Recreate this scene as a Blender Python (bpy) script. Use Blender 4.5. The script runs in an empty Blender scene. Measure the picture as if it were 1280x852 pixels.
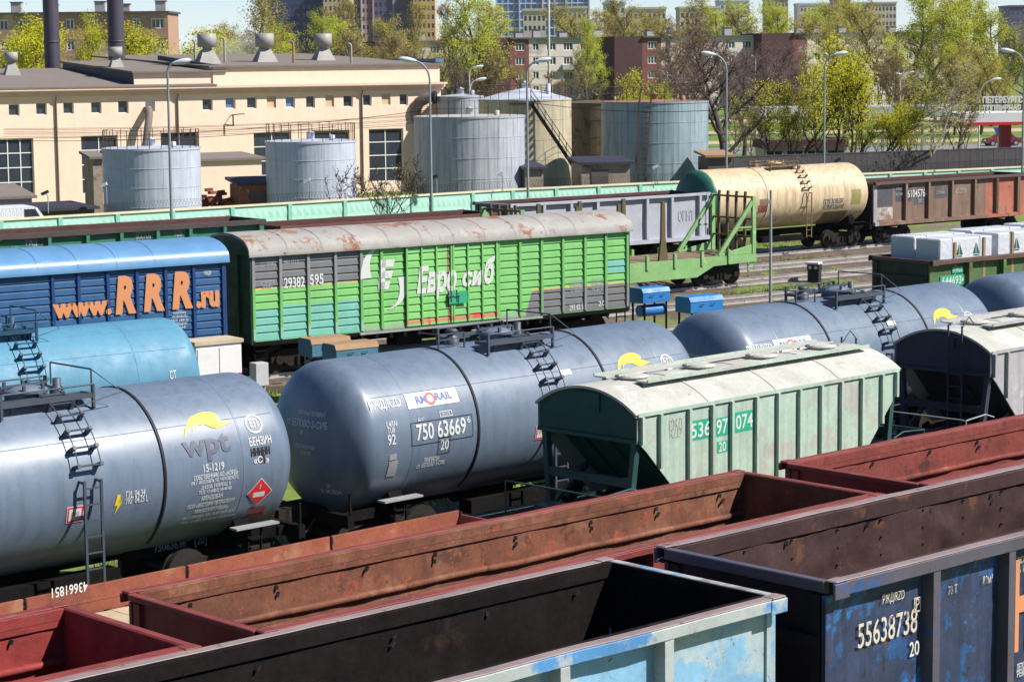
import bpy, bmesh, math, random
from mathutils import Vector, Matrix, noise as mnoise
random.seed(7)
PI = math.pi
scene = bpy.context.scene
COL = scene.collection

# ------------------------------------------------------------------ camera model (pixel <-> world, photo is 1280x852)
F = 2850.0; H = 10.4; YH = 68.0; ROLL = 0.01
PIT = math.atan((426 - YH) / F)
FW = Vector((0, math.cos(PIT), -math.sin(PIT)))
_U0 = Vector((0, math.sin(PIT), math.cos(PIT))); _R0 = Vector((1, 0, 0))
RT = _R0 * math.cos(ROLL) - _U0 * math.sin(ROLL)
UP = _R0 * math.sin(ROLL) + _U0 * math.cos(ROLL)
CAMP = Vector((0, 0, H))

def ray(px, py):
    return FW + RT * ((px - 640) / F) + UP * ((426 - py) / F)
def atz(px, py, z):
    d = ray(px, py); t = (z - H) / d.z
    return CAMP + d * t
def aty(px, py, Y):
    d = ray(px, py); return CAMP + d * (Y / d.y)
def proj(p):
    q = Vector(p) - CAMP; f = q.dot(FW)
    return 640 + F * q.dot(RT) / f, 426 - F * q.dot(UP) / f

class Track:
    """a straight line on the ground: point + heading; s along it, y across it (+ = away)"""
    def __init__(self, x, y, deg):
        self.p = Vector((x, y, 0)); self.a = math.radians(deg)
        self.u = Vector((math.cos(self.a), math.sin(self.a), 0))
        self.v = Vector((-math.sin(self.a), math.cos(self.a), 0))
    def w(self, s, y=0, z=0):
        return self.p + self.u * s + self.v * y + Vector((0, 0, z))
    def plane(self, px, py, yoff):          # ray against the vertical plane y = yoff -> (s, z)
        d = ray(px, py); o = CAMP - self.p
        t = (yoff - o.dot(self.v)) / d.dot(self.v)
        q = o + d * t
        return q.dot(self.u), q.z
    def cyl(self, px, py, R, zc):           # ray against the cylinder around the track -> (s, phi)
        d = ray(px, py); o = CAMP - self.p
        a0, b0 = o.dot(self.v), o.z - zc; a1, b1 = d.dot(self.v), d.z
        A = a1*a1 + b1*b1; B = 2*(a0*a1 + b0*b1); C = a0*a0 + b0*b0 - R*R
        D = max(0, B*B - 4*A*C); t = (-B - math.sqrt(D)) / (2*A)
        q = o + d * t
        return q.dot(self.u), math.atan2(q.z - zc, -q.dot(self.v))
    def s_at(self, px, y=0, z=0):
        lo, hi = -60.0, 90.0
        for _ in range(50):
            m = (lo + hi) / 2
            q = self.w(m, y, z)
            if q.y < 2 or proj(q)[0] < px: lo = m
            else: hi = m
        return lo

def perp_track(deg, perp):
    a = math.radians(deg); return Track(-math.sin(a)*perp, math.cos(a)*perp, deg)

# ------------------------------------------------------------------ mesh collector
class MB:
    def __init__(self): self.v = []; self.f = []; self.m = []; self.mats = []; self.sm = []
    def _mi(self, m):
        if m not in self.mats: self.mats.append(m)
        return self.mats.index(m)
    def face(self, pts, m, smooth=False):
        b = len(self.v); self.v += [tuple(p) for p in pts]
        self.f.append(tuple(range(b, b+len(pts)))); self.m.append(self._mi(m)); self.sm.append(smooth)
    def add(self, vs, fs, m, smooth=False):
        b = len(self.v); self.v += [tuple(p) for p in vs]; k = self._mi(m)
        for f in fs:
            self.f.append(tuple(i+b for i in f)); self.m.append(k); self.sm.append(smooth)
    def box(self, x0, x1, y0, y1, z0, z1, m):
        vs = [(x0,y0,z0),(x1,y0,z0),(x1,y1,z0),(x0,y1,z0),(x0,y0,z1),(x1,y0,z1),(x1,y1,z1),(x0,y1,z1)]
        self.add(vs, [(0,3,2,1),(4,5,6,7),(0,1,5,4),(1,2,6,5),(2,3,7,6),(3,0,4,7)], m)
    def bar(self, a, b, w, h, m, up=(0,0,1)):
        a = Vector(a); b = Vector(b); d = (b-a).normalized(); u = Vector(up)
        if abs(d.dot(u)) > .98: u = Vector((1,0,0))
        s = d.cross(u).normalized() * (w/2); t = s.cross(d).normalized() * (h/2)
        vs = [a-s-t, a+s-t, a+s+t, a-s+t, b-s-t, b+s-t, b+s+t, b-s+t]
        self.add(vs, [(0,1,2,3),(7,6,5,4),(0,4,5,1),(1,5,6,2),(2,6,7,3),(3,7,4,0)], m)
    def tube(self, pts, r, m, n=6, smooth=True, caps=True):
        pts = [Vector(p) for p in pts]; k = len(pts)
        rs = r if isinstance(r, (list, tuple)) else [r]*k
        vs = []; ref = None
        for i, p in enumerate(pts):
            d = (pts[min(i+1, k-1)] - pts[max(i-1, 0)])
            if d.length < 1e-9: d = Vector((0,0,1))
            d.normalize()
            if ref is None:
                ref = Vector((0,0,1)) if abs(d.z) < .9 else Vector((1,0,0))
            a = (ref - d*ref.dot(d))
            if a.length < 1e-6: a = d.orthogonal()
            a.normalize(); b = d.cross(a); ref = a
            for j in range(n):
                t = 2*PI*j/n; vs.append(p + (a*math.cos(t) + b*math.sin(t))*rs[i])
        fs = []
        for i in range(k-1):
            for j in range(n):
                fs.append((i*n+j, i*n+(j+1)%n, (i+1)*n+(j+1)%n, (i+1)*n+j))
        self.add(vs, fs, m, smooth)
        if caps:
            self.face(vs[:n][::-1], m); self.face(vs[-n:], m)
    def revolve_z(self, cx, cy, prof, m, n=32, smooth=True, caps=True):
        vs = []
        for r, z in prof:
            for j in range(n):
                t = 2*PI*j/n; vs.append((cx + r*math.cos(t), cy + r*math.sin(t), z))
        fs = []
        for i in range(len(prof)-1):
            for j in range(n):
                fs.append((i*n+j, i*n+(j+1)%n, (i+1)*n+(j+1)%n, (i+1)*n+j))
        self.add(vs, fs, m, smooth)
        if caps:
            self.face(vs[:n][::-1], m); self.face(vs[-n:], m)
    def revolve_x(self, prof, zc, m, n=64, smooth=True, yc=0):
        vs = []
        for r, x in prof:
            for j in range(n):
                t = 2*PI*j/n; vs.append((x, yc + r*math.cos(t), zc + r*math.sin(t)))
        fs = []
        for i in range(len(prof)-1):
            for j in range(n):
                fs.append((i*n+j, (i+1)*n+j, (i+1)*n+(j+1)%n, i*n+(j+1)%n))
        self.add(vs, fs, m, smooth)
        self.face([vs[j] for j in range(n)], m, smooth); self.face(vs[-n:][::-1], m, smooth)
    def extrude_x(self, prof, x0, x1, m, smooth=False, closed=True, caps=True):
        n = len(prof)
        vs = [(x0, y, z) for y, z in prof] + [(x1, y, z) for y, z in prof]
        fs = [(i, (i+1) % n, n+(i+1) % n, n+i) for i in range(n if closed else n-1)]
        self.add(vs, fs, m, smooth)
        if caps and closed:
            self.face(vs[:n][::-1], m); self.face(vs[n:], m)
    def extrude_y(self, prof, y0, y1, m):
        n = len(prof)
        vs = [(x, y0, z) for x, z in prof] + [(x, y1, z) for x, z in prof]
        fs = [(i, (i+1) % n, n+(i+1) % n, n+i) for i in range(n)]
        self.add(vs, fs, m); self.face(vs[:n][::-1], m); self.face(vs[n:], m)
    def mesh(self, name):
        me = bpy.data.meshes.new(name)
        me.from_pydata(self.v, [], self.f); me.update()
        for m in self.mats: me.materials.append(m)
        me.polygons.foreach_set('material_index', self.m)
        me.polygons.foreach_set('use_smooth', self.sm)
        bm = bmesh.new(); bm.from_mesh(me)
        bmesh.ops.recalc_face_normals(bm, faces=bm.faces[:]); bm.to_mesh(me); bm.free()
        return me
    def build(self, name, parent=None, loc=None, bevel=0, weld=False):
        return link(name, self.mesh(name), parent, loc, bevel)

def link(name, me, parent=None, loc=None, bevel=0):
    o = bpy.data.objects.new(name, me); COL.objects.link(o)
    if parent: o.parent = parent
    if loc is not None: o.location = loc
    if bevel:
        b = o.modifiers.new('bevel', 'BEVEL'); b.width = bevel; b.segments = 1; b.limit_method = 'ANGLE'; b.angle_limit = .7
    return o

def thing(name, label, cat, loc=(0,0,0), rz=0.0, group=None):
    o = bpy.data.objects.new(name, None); COL.objects.link(o)
    o.location = loc; o.rotation_euler = (0, 0, rz); o.empty_display_size = .2
    o['label'] = label; o['category'] = cat
    if group: o['group'] = group
    return o
def tag(o, label, cat, group=None):
    o['label'] = label; o['category'] = cat
    if group: o['group'] = group
    return o
def kind(o, k): o['kind'] = k; return o
def copy_tree(o, parent=None):
    c = o.copy(); COL.objects.link(c)
    if parent: c.parent = parent
    for ch in list(o.children): copy_tree(ch, c)
    return c

# ------------------------------------------------------------------ materials
def srgb(h):
    r = [int(h[i:i+2], 16)/255 for i in (0, 2, 4)]
    return tuple(c/12.92 if c <= .04045 else ((c+.055)/1.055)**2.4 for c in r)
def C4(c): return (c[0], c[1], c[2], 1)

def paint(name, base, rough=.55, var=.25, rust=(), patch=(), zones=(), bump=None, streak=0, metal=0, spec=.5, vscale=1.0, coat=0):
    """weathered paint: base colour + noise tone + painted zones + patches + rust, all in the thing's own coordinates"""
    m = bpy.data.materials.new(name); m.use_nodes = True
    nt = m.node_tree; N = nt.nodes; L = nt.links
    bs = N['Principled BSDF']
    tc = N.new('ShaderNodeTexCoord'); oi = N.new('ShaderNodeObjectInfo')
    sc = N.new('ShaderNodeVectorMath'); sc.operation = 'SCALE'; sc.inputs[0].default_value = (37, 19, 53); L.new(oi.outputs['Random'], sc.inputs['Scale'])
    ad = N.new('ShaderNodeVectorMath'); ad.operation = 'ADD'; L.new(tc.outputs['Object'], ad.inputs[0]); L.new(sc.outputs[0], ad.inputs[1])
    V = ad.outputs[0]
    def noise(scale, detail=5, rgh=.6, vec=None, dist=0):
        n = N.new('ShaderNodeTexNoise'); n.inputs['Scale'].default_value = scale
        n.inputs['Detail'].default_value = detail; n.inputs['Roughness'].default_value = rgh
        n.inputs['Distortion'].default_value = dist
        L.new(vec if vec is not None else V, n.inputs['Vector']); return n.outputs['Fac']
    def mapr(val, a, b, c=0.0, d=1.0):
        n = N.new('ShaderNodeMapRange'); n.clamp = True
        n.inputs[1].default_value = a; n.inputs[2].default_value = b; n.inputs[3].default_value = c; n.inputs[4].default_value = d
        L.new(val, n.inputs[0]); return n.outputs[0]
    def math_(op, a, b):
        n = N.new('ShaderNodeMath'); n.operation = op
        for i, x in enumerate((a, b)):
            if isinstance(x, (int, float)): n.inputs[i].default_value = x
            else: L.new(x, n.inputs[i])
        return n.outputs[0]
    def mix(f, a, b, mode='MIX'):
        n = N.new('ShaderNodeMix'); n.data_type = 'RGBA'; n.blend_type = mode; n.clamp_factor = True
        if isinstance(f, (int, float)): n.inputs[0].default_value = f
        else: L.new(f, n.inputs[0])
        for i, x in ((6, a), (7, b)):
            if isinstance(x, tuple): n.inputs[i].default_value = C4(x)
            else: L.new(x, n.inputs[i])
        return n.outputs[2]
    col = base
    if zones:
        sep = N.new('ShaderNodeSeparateXYZ'); L.new(tc.outputs['Object'], sep.inputs[0])
        jit = math_('MULTIPLY', math_('SUBTRACT', noise(5.0, 3), .5), .06)
        X = math_('ADD', sep.outputs[0], jit); Z = math_('ADD', sep.outputs[2], jit)
        for z in zones:
            x0, x1, z0, z1, c = z[:5]; k = z[5] if len(z) > 5 else 0.0
            XX = math_('ADD', X, math_('MULTIPLY', Z, k)) if k else X
            f = math_('MULTIPLY', math_('MULTIPLY', math_('GREATER_THAN', XX, x0), math_('LESS_THAN', XX, x1)),
                      math_('MULTIPLY', math_('GREATER_THAN', Z, z0), math_('LESS_THAN', Z, z1)))
            if len(z) > 6: f = math_('MULTIPLY', f, z[6])
            col = mix(f, col, c)
    for (c, th, s) in patch:
        col = mix(mapr(noise(s, 10, .70, dist=.25), th, th+.05), col, c)
    if var:
        v = mapr(noise(1.1*vscale, 8, .68), .25, .75, 1-var, 1+var)
        cb = N.new('ShaderNodeCombineColor')
        for i in range(3): L.new(v, cb.inputs[i])
        col = mix(1.0, col, cb.outputs[0], 'MULTIPLY')
    fg = mapr(noise(13*vscale, 4, .75), .3, .7, 1-var*.55, 1+var*.45)
    cb2 = N.new('ShaderNodeCombineColor')
    for i in range(3): L.new(fg, cb2.inputs[i])
    col = mix(1.0, col, cb2.outputs[0], 'MULTIPLY')
    if streak:
        mp = N.new('ShaderNodeMapping'); mp.inputs['Scale'].default_value = (3.2, 3.2, .12); L.new(V, mp.inputs['Vector'])
        f = mapr(noise(1.6, 6, .65, mp.outputs[0]), .46, .74, 0, streak)
        col = mix(f, col, tuple(c*.32 for c in (base if isinstance(base, tuple) else (.3,.3,.3))))
    rf = None
    for (c, th, s) in rust:
        f = mapr(noise(s, 10, .74, dist=.35), th, th+.045)
        c2 = mix(noise(s*4, 5), tuple(x*.6 for x in c), tuple(min(1, x*1.35) for x in c))
        col = mix(f, col, c2); rf = f if rf is None else math_('MAXIMUM', rf, f)
    if isinstance(col, tuple): bs.inputs['Base Color'].default_value = C4(col)
    else: L.new(col, bs.inputs['Base Color'])
    rr = mapr(noise(2.3, 6), .3, .7, max(.05, rough-.1), min(1, rough+.12))
    if rf is not None: rr = math_('MAXIMUM', rr, math_('MULTIPLY', rf, .85))
    L.new(rr, bs.inputs['Roughness'])
    bs.inputs['Metallic'].default_value = metal
    bs.inputs['Specular IOR Level'].default_value = spec
    if coat: bs.inputs['Coat Weight'].default_value = coat; bs.inputs['Coat Roughness'].default_value = .42
    if bump:
        b = N.new('ShaderNodeBump'); b.inputs['Strength'].default_value = bump[0]; b.inputs['Distance'].default_value = bump[2] if len(bump) > 2 else .03
        L.new(noise(bump[1], 6, .6), b.inputs['Height']); L.new(b.outputs[0], bs.inputs['Normal'])
    return m

RUSTC = (.20, .062, .022)
DRUST = (.075, .026, .014)
M = {}
M['under'] = paint('underframe_grime', (.009, .008, .008), .95, .4, rust=[((.028, .016, .010), .6, 3.0)], spec=.08)
M['wheel'] = paint('wheel_steel', (.028, .023, .021), .6, .3, spec=.2)
M['bogie'] = paint('bogie_steel', (.022, .017, .014), .9, .4, rust=[((.075, .042, .025), .6, 4.0)], spec=.15)
M['black'] = paint('black_paint', (.012, .012, .014), .6, .2)
M['white'] = paint('white_lettering', (.8, .8, .78), .6, .08)
M['worn_white'] = paint('worn_white_lettering', (.74, .68, .55), .7, .15, patch=[((.12, .10, .12), .63, 9.0)])
M['dim_white'] = paint('faded_lettering', (.42, .48, .52), .7, .15)
M['steel'] = paint('grey_steel', (.30, .31, .32), .5, .2, rust=[(RUSTC, .66, 3)])
M['rail'] = paint('rail_steel', (.16, .12, .10), .45, .3, metal=.3)
M['railtop'] = paint('rail_head_steel', (.55, .55, .56), .28, .1, metal=.9)

def sign_paint(name, c, wear=.60, scale=5.0, rough=.6):
    """painted marking that has chipped away in places"""
    m = bpy.data.materials.new(name); m.use_nodes = True; nt = m.node_tree; N = nt.nodes; L = nt.links; bs = N['Principled BSDF']
    bs.inputs['Base Color'].default_value = C4(c); bs.inputs['Roughness'].default_value = rough
    tc = N.new('ShaderNodeTexCoord'); n = N.new('ShaderNodeTexNoise'); n.inputs['Scale'].default_value = scale; n.inputs['Detail'].default_value = 10; n.inputs['Roughness'].default_value = .75
    L.new(tc.outputs['Object'], n.inputs['Vector'])
    mr = N.new('ShaderNodeMapRange'); mr.inputs[1].default_value = wear; mr.inputs[2].default_value = wear+.06; mr.inputs[3].default_value = .04; mr.inputs[4].default_value = .85; L.new(n.outputs['Fac'], mr.inputs[0])
    tr = N.new('ShaderNodeBsdfTransparent'); ms = N.new('ShaderNodeMixShader'); L.new(mr.outputs[0], ms.inputs[0]); L.new(bs.outputs[0], ms.inputs[1]); L.new(tr.outputs[0], ms.inputs[2])
    L.new(ms.outputs[0], N['Material Output'].inputs['Surface'])
    return m
M['white'] = sign_paint('white_lettering', (.62, .63, .62), .60, 6)
M['worn_white'] = sign_paint('worn_cream_lettering', (.60, .52, .42), .54, 7)
M['dim_white'] = sign_paint('faded_lettering', (.34, .38, .41), .55, 8)
# ------------------------------------------------------------------ lettering
def text_bm(s, size, bold=0.0, squeeze=.82, shear=0.0, font=None, line=1.0):
    cu = bpy.data.curves.new('t', 'FONT'); cu.body = s; cu.size = 1.0; cu.offset = bold
    cu.shear = shear; cu.align_x = 'CENTER'; cu.align_y = 'CENTER'; cu.space_line = line; cu.resolution_u = 3
    ob = bpy.data.objects.new('t', cu); COL.objects.link(ob)
    dg = bpy.context.evaluated_depsgraph_get(); dg.update()
    me = bpy.data.meshes.new_from_object(ob.evaluated_get(dg))
    bm = bmesh.new(); bm.from_mesh(me)
    bpy.data.objects.remove(ob); bpy.data.curves.remove(cu); bpy.data.meshes.remove(me)
    k = size / .72                     # size = height of a capital
    for v in bm.verts: v.co = Vector((v.co.x*k*squeeze, v.co.y*k, 0))
    return bm

class Lettering:
    """flat or curved writing on one wagon, gathered into one mesh"""
    def __init__(self): self.mb = MB(); self.plates = []
    def put(self, bm, fn, m, cut=0):
        if cut:
            ys = [v.co.y for v in bm.verts]
            if ys:
                y = min(ys) + cut
                while y < max(ys):
                    g = bm.verts[:] + bm.edges[:] + bm.faces[:]
                    bmesh.ops.bisect_plane(bm, geom=g, plane_co=(0, y, 0), plane_no=(0, 1, 0)); y += cut
        bm.verts.index_update()
        self.mb.add([fn(v.co.x, v.co.y) for v in bm.verts], [tuple(v.index for v in f.verts) for f in bm.faces], m)
        bm.free()
    def shape(self, polys, fn, m, cut=0):
        bm = bmesh.new()
        for p in polys:
            bm.faces.new([bm.verts.new((x, y, 0)) for x, y in p])
        bmesh.ops.triangulate(bm, faces=bm.faces[:])
        if m.name in ('nameplate_white', 'green_number_patch', 'grey_steel'):      # a plate or painted panel is a part of its own
            keep, self.mb = self.mb, MB(); self.put(bm, fn, m, cut); self.plates.append(self.mb); self.mb = keep; return
        self.put(bm, fn, m, cut)
    def build(self, parent, name='lettering'):
        for p in self.plates:
            pe = bpy.data.meshes.new('number_plate'); pe.from_pydata(p.v, [], p.f); pe.update(); pe.materials.append(p.mats[0]); link('number_plate', pe, parent)
        if not self.mb.f: return None
        me = bpy.data.meshes.new(name); me.from_pydata(self.mb.v, [], self.mb.f); me.update()
        for m in self.mb.mats: me.materials.append(m)
        me.polygons.foreach_set('material_index', self.mb.m)
        return link(name, me, parent)

def on_wall(x0, z0, y, flip=1):
    return lambda a, b: (x0 + a*flip, y, z0 + b*flip)
def on_cyl(x0, phi0, R, zc):
    def fn(a, b):
        p = phi0 + b / R
        return (x0 + a, -R*math.cos(p), zc + R*math.sin(p))
    return fn
def rect(w, h): return [(-w/2, -h/2), (w/2, -h/2), (w/2, h/2), (-w/2, h/2)]
def frame_polys(w, h, t):
    return [[(-w/2, -h/2), (w/2, -h/2), (w/2, -h/2+t), (-w/2, -h/2+t)], [(-w/2, h/2-t), (w/2, h/2-t), (w/2, h/2), (-w/2, h/2)],
            [(-w/2, -h/2+t), (-w/2+t, -h/2+t), (-w/2+t, h/2-t), (-w/2, h/2-t)], [(w/2-t, -h/2+t), (w/2, -h/2+t), (w/2, h/2-t), (w/2-t, h/2-t)]]
def ring_polys(r, t, n=20):
    out = []
    for i in range(n):
        a, b = 2*PI*i/n, 2*PI*(i+1)/n
        out.append([(r*math.cos(a), r*math.sin(a)), (r*math.cos(b), r*math.sin(b)), ((r-t)*math.cos(b), (r-t)*math.sin(b)), ((r-t)*math.cos(a), (r-t)*math.sin(a))])
    return out
# ------------------------------------------------------------------ running gear shared by every wagon
_cache = {}
def bogie_meshes():
    if 'bogie' in _cache: return _cache['bogie']
    ws = MB()
    ws.tube([(0, -1.0, .475), (0, 1.0, .475)], .085, M['wheel'], 10)
    for s in (-1, 1):
        y = s*.79
        ws.tube([(0, y-.065, .475), (0, y+.065, .475)], .475, M['wheel'], 28, smooth=False)
        ws.tube([(0, y-.095*s-.02, .475), (0, y-.095*s+.02, .475)], .505, M['wheel'], 28, smooth=False)
        ws.tube([(0, s*1.0, .475), (0, s*1.16, .475)], .15, M['bogie'], 12)
    sf = MB()
    sf.extrude_y([(-1.2, .40), (-1.2, .66), (-.72, .80), (.72, .80), (1.2, .66), (1.2, .40), (1.02, .34), (.72, .40), (.52, .24), (-.52, .24), (-.72, .40), (-1.02, .34)], -.07, .07, M['bogie'])
    for i in (-.22, 0, .22):
        sf.tube([(i, -.10, .27), (i, -.10, .56)], .075, M['bogie'], 8)
    bo = MB()
    bo.box(-.2, .2, -1.05, 1.05, .55, .85, M['bogie'])
    bo.tube([(0, 0, .8), (0, 0, 1.0)], .22, M['bogie'], 12)
    for s in (-1, 1): bo.box(-.85, .85, s*.45-.04, s*.45+.04, .42, .52, M['bogie'])
    _cache['bogie'] = (bo.mesh('bogie'), ws.mesh('wheelset'), sf.mesh('side_frame'))
    return _cache['bogie']
def add_bogie(root, x):
    bo, ws, sf = bogie_meshes()
    b = link('bogie', bo, root, (x, 0, 0))
    for dx in (-.925, .925): link('wheelset', ws, b, (dx, 0, 0))
    for y in (-1.0, 1.0):
        o = link('side_frame', sf, b, (0, y, 0))
        if y > 0: o.rotation_euler = (0, 0, PI)
def add_couplers(root, xb, xe, m=None):
    if ('coup', round(xe-xb, 2)) not in _cache:
        c = MB(); d = xe - xb
        c.box(-.3, d-.28, -.11, .11, .95, 1.17, M['bogie'])
        c.box(d-.28, d-.02, -.2, .17, .92, 1.22, M['bogie'])
        c.box(d-.10, d+.05, -.2, -.04, .9, 1.24, M['bogie'])
        c.box(-.05, .03, -.3, .3, .88, 1.26, M['under'])
        c.tube([(0, .35, .95), (d*.4, .36, .75), (d*.7, .3, .6)], .03, M['black'], 6)
        _cache[('coup', round(d, 2))] = c.mesh('coupler')
    me = _cache[('coup', round(xe-xb, 2))]
    link('coupler', me, root, (xb, 0, 0))
    link('coupler', me, root, (-xb, 0, 0)).rotation_euler = (0, 0, PI)
def steps_mesh(m):
    k = ('steps', m.name)
    if k not in _cache:
        s = MB()
        for x in (-.2, .2): s.bar((x, 0, .55), (x, 0, 1.2), .04, .03, m)
        for z in (.57, .85): s.box(-.2, .2, -.08, .06, z, z+.03, m)
        _cache[k] = s.mesh('step')
    return _cache[k]

# ------------------------------------------------------------------ open gondola wagon
def gondola(track, s, label, L, w, zr, outer, inner, rim, end, posts, group, lettering=None, rimh=.14, dent=.025, floor=None, z0=1.22, rimout=0.0, seam=True, slope_post=True, name='gondola_wagon', gang=.62, hooks=True, cap=None, post_m=None, plates=False):
    rz = track.a
    root = thing(name, label, 'gondola', track.w(s), rz, group)
    hx = L/2
    yo, yi = w-.185, w-.215
    rnd = random.Random(hash(label) % 1000 if False else len(label)*13+int(abs(s)*7))
    off = Vector((rnd.random()*50, rnd.random()*50, 0))
    for sgn in (-1, 1):
        mb = MB()
        # outer and inner plates as dented grids
        nx, nz = (int(L*8), 22) if dent > .02 and w > 1.5 else (int(L*5), 12)
        for (yy, mm, amp) in ((sgn*yo, outer, min(dent*.5, .016)), (sgn*yi, inner, dent if sgn > 0 else dent*.4)):
            vs = []; fs = []
            for i in range(nx+1):
                for j in range(nz+1):
                    x = -hx + .02 + (L-.04)*i/nx; z = z0 + (zr-.02-z0)*j/nz
                    q = Vector((x*1.3, z*1.1, sgn*3+yy)) + off
                    d = mnoise.noise(q)*amp + mnoise.noise(q*2.7)*amp*.55 - max(0, mnoise.noise(q*1.9+Vector((9, 3, 1)))-.25)*amp*1.3 + mnoise.noise(q*6)*amp*.22
                    edge = min(1, min(i, nx-i)*.7, j*.4, (nz-j)*.22)
                    if plates and yy*sgn == yi: edge *= .35 + .65*min(1, abs(((x+hx) % 1.02)-.51)/.2); d -= .022*(1 if abs(((x+hx) % 1.02)-.51) < .075 else 0)
                    vs.append((x, yy + sgn*d*edge*(1 if yy*sgn == yo else 1) , z))
            for i in range(nx):
                for j in range(nz):
                    a = i*(nz+1)+j; fs.append((a, a+1, a+nz+2, a+nz+1))
            mb.add(vs, fs, mm, True)
        mb.box(-hx, hx, sgn*(yo-.02), sgn*(w-.01), z0-.18, z0+.02, outer); mb.box(-hx, -hx+.16, sgn*(yo-.03), sgn*(yo+.035), z0+.022, zr-rimh-.002, outer); mb.box(hx-.16, hx, sgn*(yo-.03), sgn*(yo+.035), z0+.022, zr-rimh-.002, outer)
        if plates:
            for k in range(int(L/1.02)):
                x = -hx + .51 + k*1.02
                for j in range(9): z = z0+.2+j*(zr-z0-.5)/8; mb.box(x-.012, x+.012, sgn*(yi-.045), sgn*(yi-.01), z, z+.026, M['black'])
        if seam:
            zs = zr - .70
            mb.tube([(-hx+.1+(2*hx-.2)*k/16, sgn*(yi-.02+.012*mnoise.noise(Vector((k*.7, sgn, 3)))), zs+.02*mnoise.noise(Vector((k*.6, 5, sgn)))) for k in range(17)], .05, inner, 6, caps=True)
            mb.box(-hx+.05, hx-.05, sgn*(yi-.03), sgn*(yi-.004), zr-.24, zr-.12, inner)
        if hooks:
            for i in range(8):
                x = -hx + .9 + (L-1.8)*i/7 + rnd.uniform(-.25, .25)
                for dz in ((.32,), (.32, .42))[rnd.random() < .5]:
                    q = x + rnd.uniform(-.05, .05)
                    mb.bar((q, sgn*(yi-.035), zr-dz-.02), (q+rnd.uniform(.01, .07), sgn*(yi-.02), zr-dz+.035), .045, .025, M['black'])
        sw = mb.build('side_wall', root, bevel=0)
        pm = MB()
        pm.extrude_x([(sgn*(yo-.01), 0), (sgn*(w), 0), (sgn*w, zr-rimh-.002-z0), (sgn*(yo-.01), zr-rimh-.002-z0)], -.075, .075, post_m or outer)
        pme = pm.mesh('post')
        for x in posts: link('post', pme, sw, (x, 0, z0), .008)
        rm = MB()
        def wavy(x0, x1, ya, yb, za, zb, m, n=26):
            vs = []
            for k in range(n+1):
                x = x0+(x1-x0)*k/n; q = Vector((x*.9, sgn*5.0, 1.7)) + off
                dy = mnoise.noise(q)*.022 + mnoise.noise(q*4)*.008; dz = mnoise.noise(q+Vector((0, 0, 7)))*.014 + mnoise.noise(q*3.1)*.008
                vs += [(x, ya+dy, za+dz), (x, yb+dy, za+dz), (x, yb+dy, zb+dz), (x, ya+dy, zb+dz)]
            fs = [(0, 1, 2, 3), (4*n, 4*n+1, 4*n+2, 4*n+3)]
            for k in range(n):
                a = 4*k
                for j in range(4): fs.append((a+j, a+(j+1) % 4, a+4+(j+1) % 4, a+4+j))
            rm.add(vs, fs, m)
        wavy(-hx-.015, hx+.015, sgn*(w-.03), sgn*(w+.012), zr-rimh, zr-.022, rim)
        wavy(-hx-.01, hx+.01, sgn*(w-.155), sgn*(w+.006), zr-.02, zr-.002, cap or rim)
        rm.box(-hx+.12, hx-.12, sgn*(w-.25), sgn*(w-.157), zr-rimh-.04, zr-.008, inner)
        for x in (-hx+.12, hx-.12):
            rm.box(x-.15, x+.15, sgn*(w-.02), sgn*(w+.024), zr-rimh-.03, zr-.024, rim); rm.box(x-.12, x+.12, sgn*(w-.165), sgn*(w+.02), zr-.012, zr+.008, cap or rim)
        link('top_rim', rm.mesh('top_rim'), sw, None, .012)
    for sgn in (-1, 1):
        mb = MB()
        xo, xi = sgn*(hx-.06), sgn*(hx-.12)
        for (xx, mm) in ((xo, end), (xi, inner)):
            vs = []; fs = []; ny, nz = 14, 10
            for i in range(ny+1):
                for j in range(nz+1):
                    y = -yi + 2*yi*i/ny; z = z0 + (zr-.02-z0)*j/nz
                    q = Vector((y*1.5, z*1.3, xx)) + off
                    e = min(1, min(i, ny-i)*.7, min(j, nz-j)*.5)
                    vs.append((xx + mnoise.noise(q)*dent*e, y, z))
            for i in range(ny):
                for j in range(nz):
                    a = i*(nz+1)+j; fs.append((a, a+1, a+nz+2, a+nz+1))
            mb.add(vs, fs, mm, True)
        for z in (z0+.1, z0+(zr-z0)*.36, z0+(zr-z0)*.68):
            mb.box(sgn*(hx-.08), sgn*(hx+.03), -w+.24, w-.24, z-.09, z+.09, end)
        for y in (-w+.32, w-.32): mb.box(sgn*(hx-.10), sgn*(hx), y-.07, y+.07, z0-.1, zr-rimh-.003, end)
        ew = mb.build('end_wall', root)
        rm = MB(); rm.box(sgn*(hx-.10), sgn*(hx+.03), -w+.165, w-.165, zr-rimh*.8, zr-.01, rim); rm.box(sgn*(hx-.128), sgn*(hx-.102), -w+.22, w-.22, zr-rimh*.7, zr-.014, inner)
        link('top_rim', rm.mesh('top_rim'), ew, None, .01)
    fl = MB(); fl.box(-hx+.1, hx-.1, -yi+.01, yi-.01, z0-.08, z0-.01, floor or inner)
    fl.box(-hx, hx, -.2, .2, z0-.4, z0-.09, M['under'])
    for x in [i*1.5-hx+.8 for i in range(int(L/1.5))]: fl.box(x-.06, x+.06, -yo, yo, z0-.26, z0-.085, M['under'])
    fl.build('floor', root)
    for x in (-L*.345, L*.345): add_bogie(root, x)
    add_couplers(root, hx, hx+gang)
    for x in (-hx+.3, hx-.3): link('step', steps_mesh(M['under']), root, (x, -w+.05, 0))
    if lettering:
        lt = Lettering(); lettering(lt, track, s, yo, root); lt.build(root)
    return root

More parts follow.
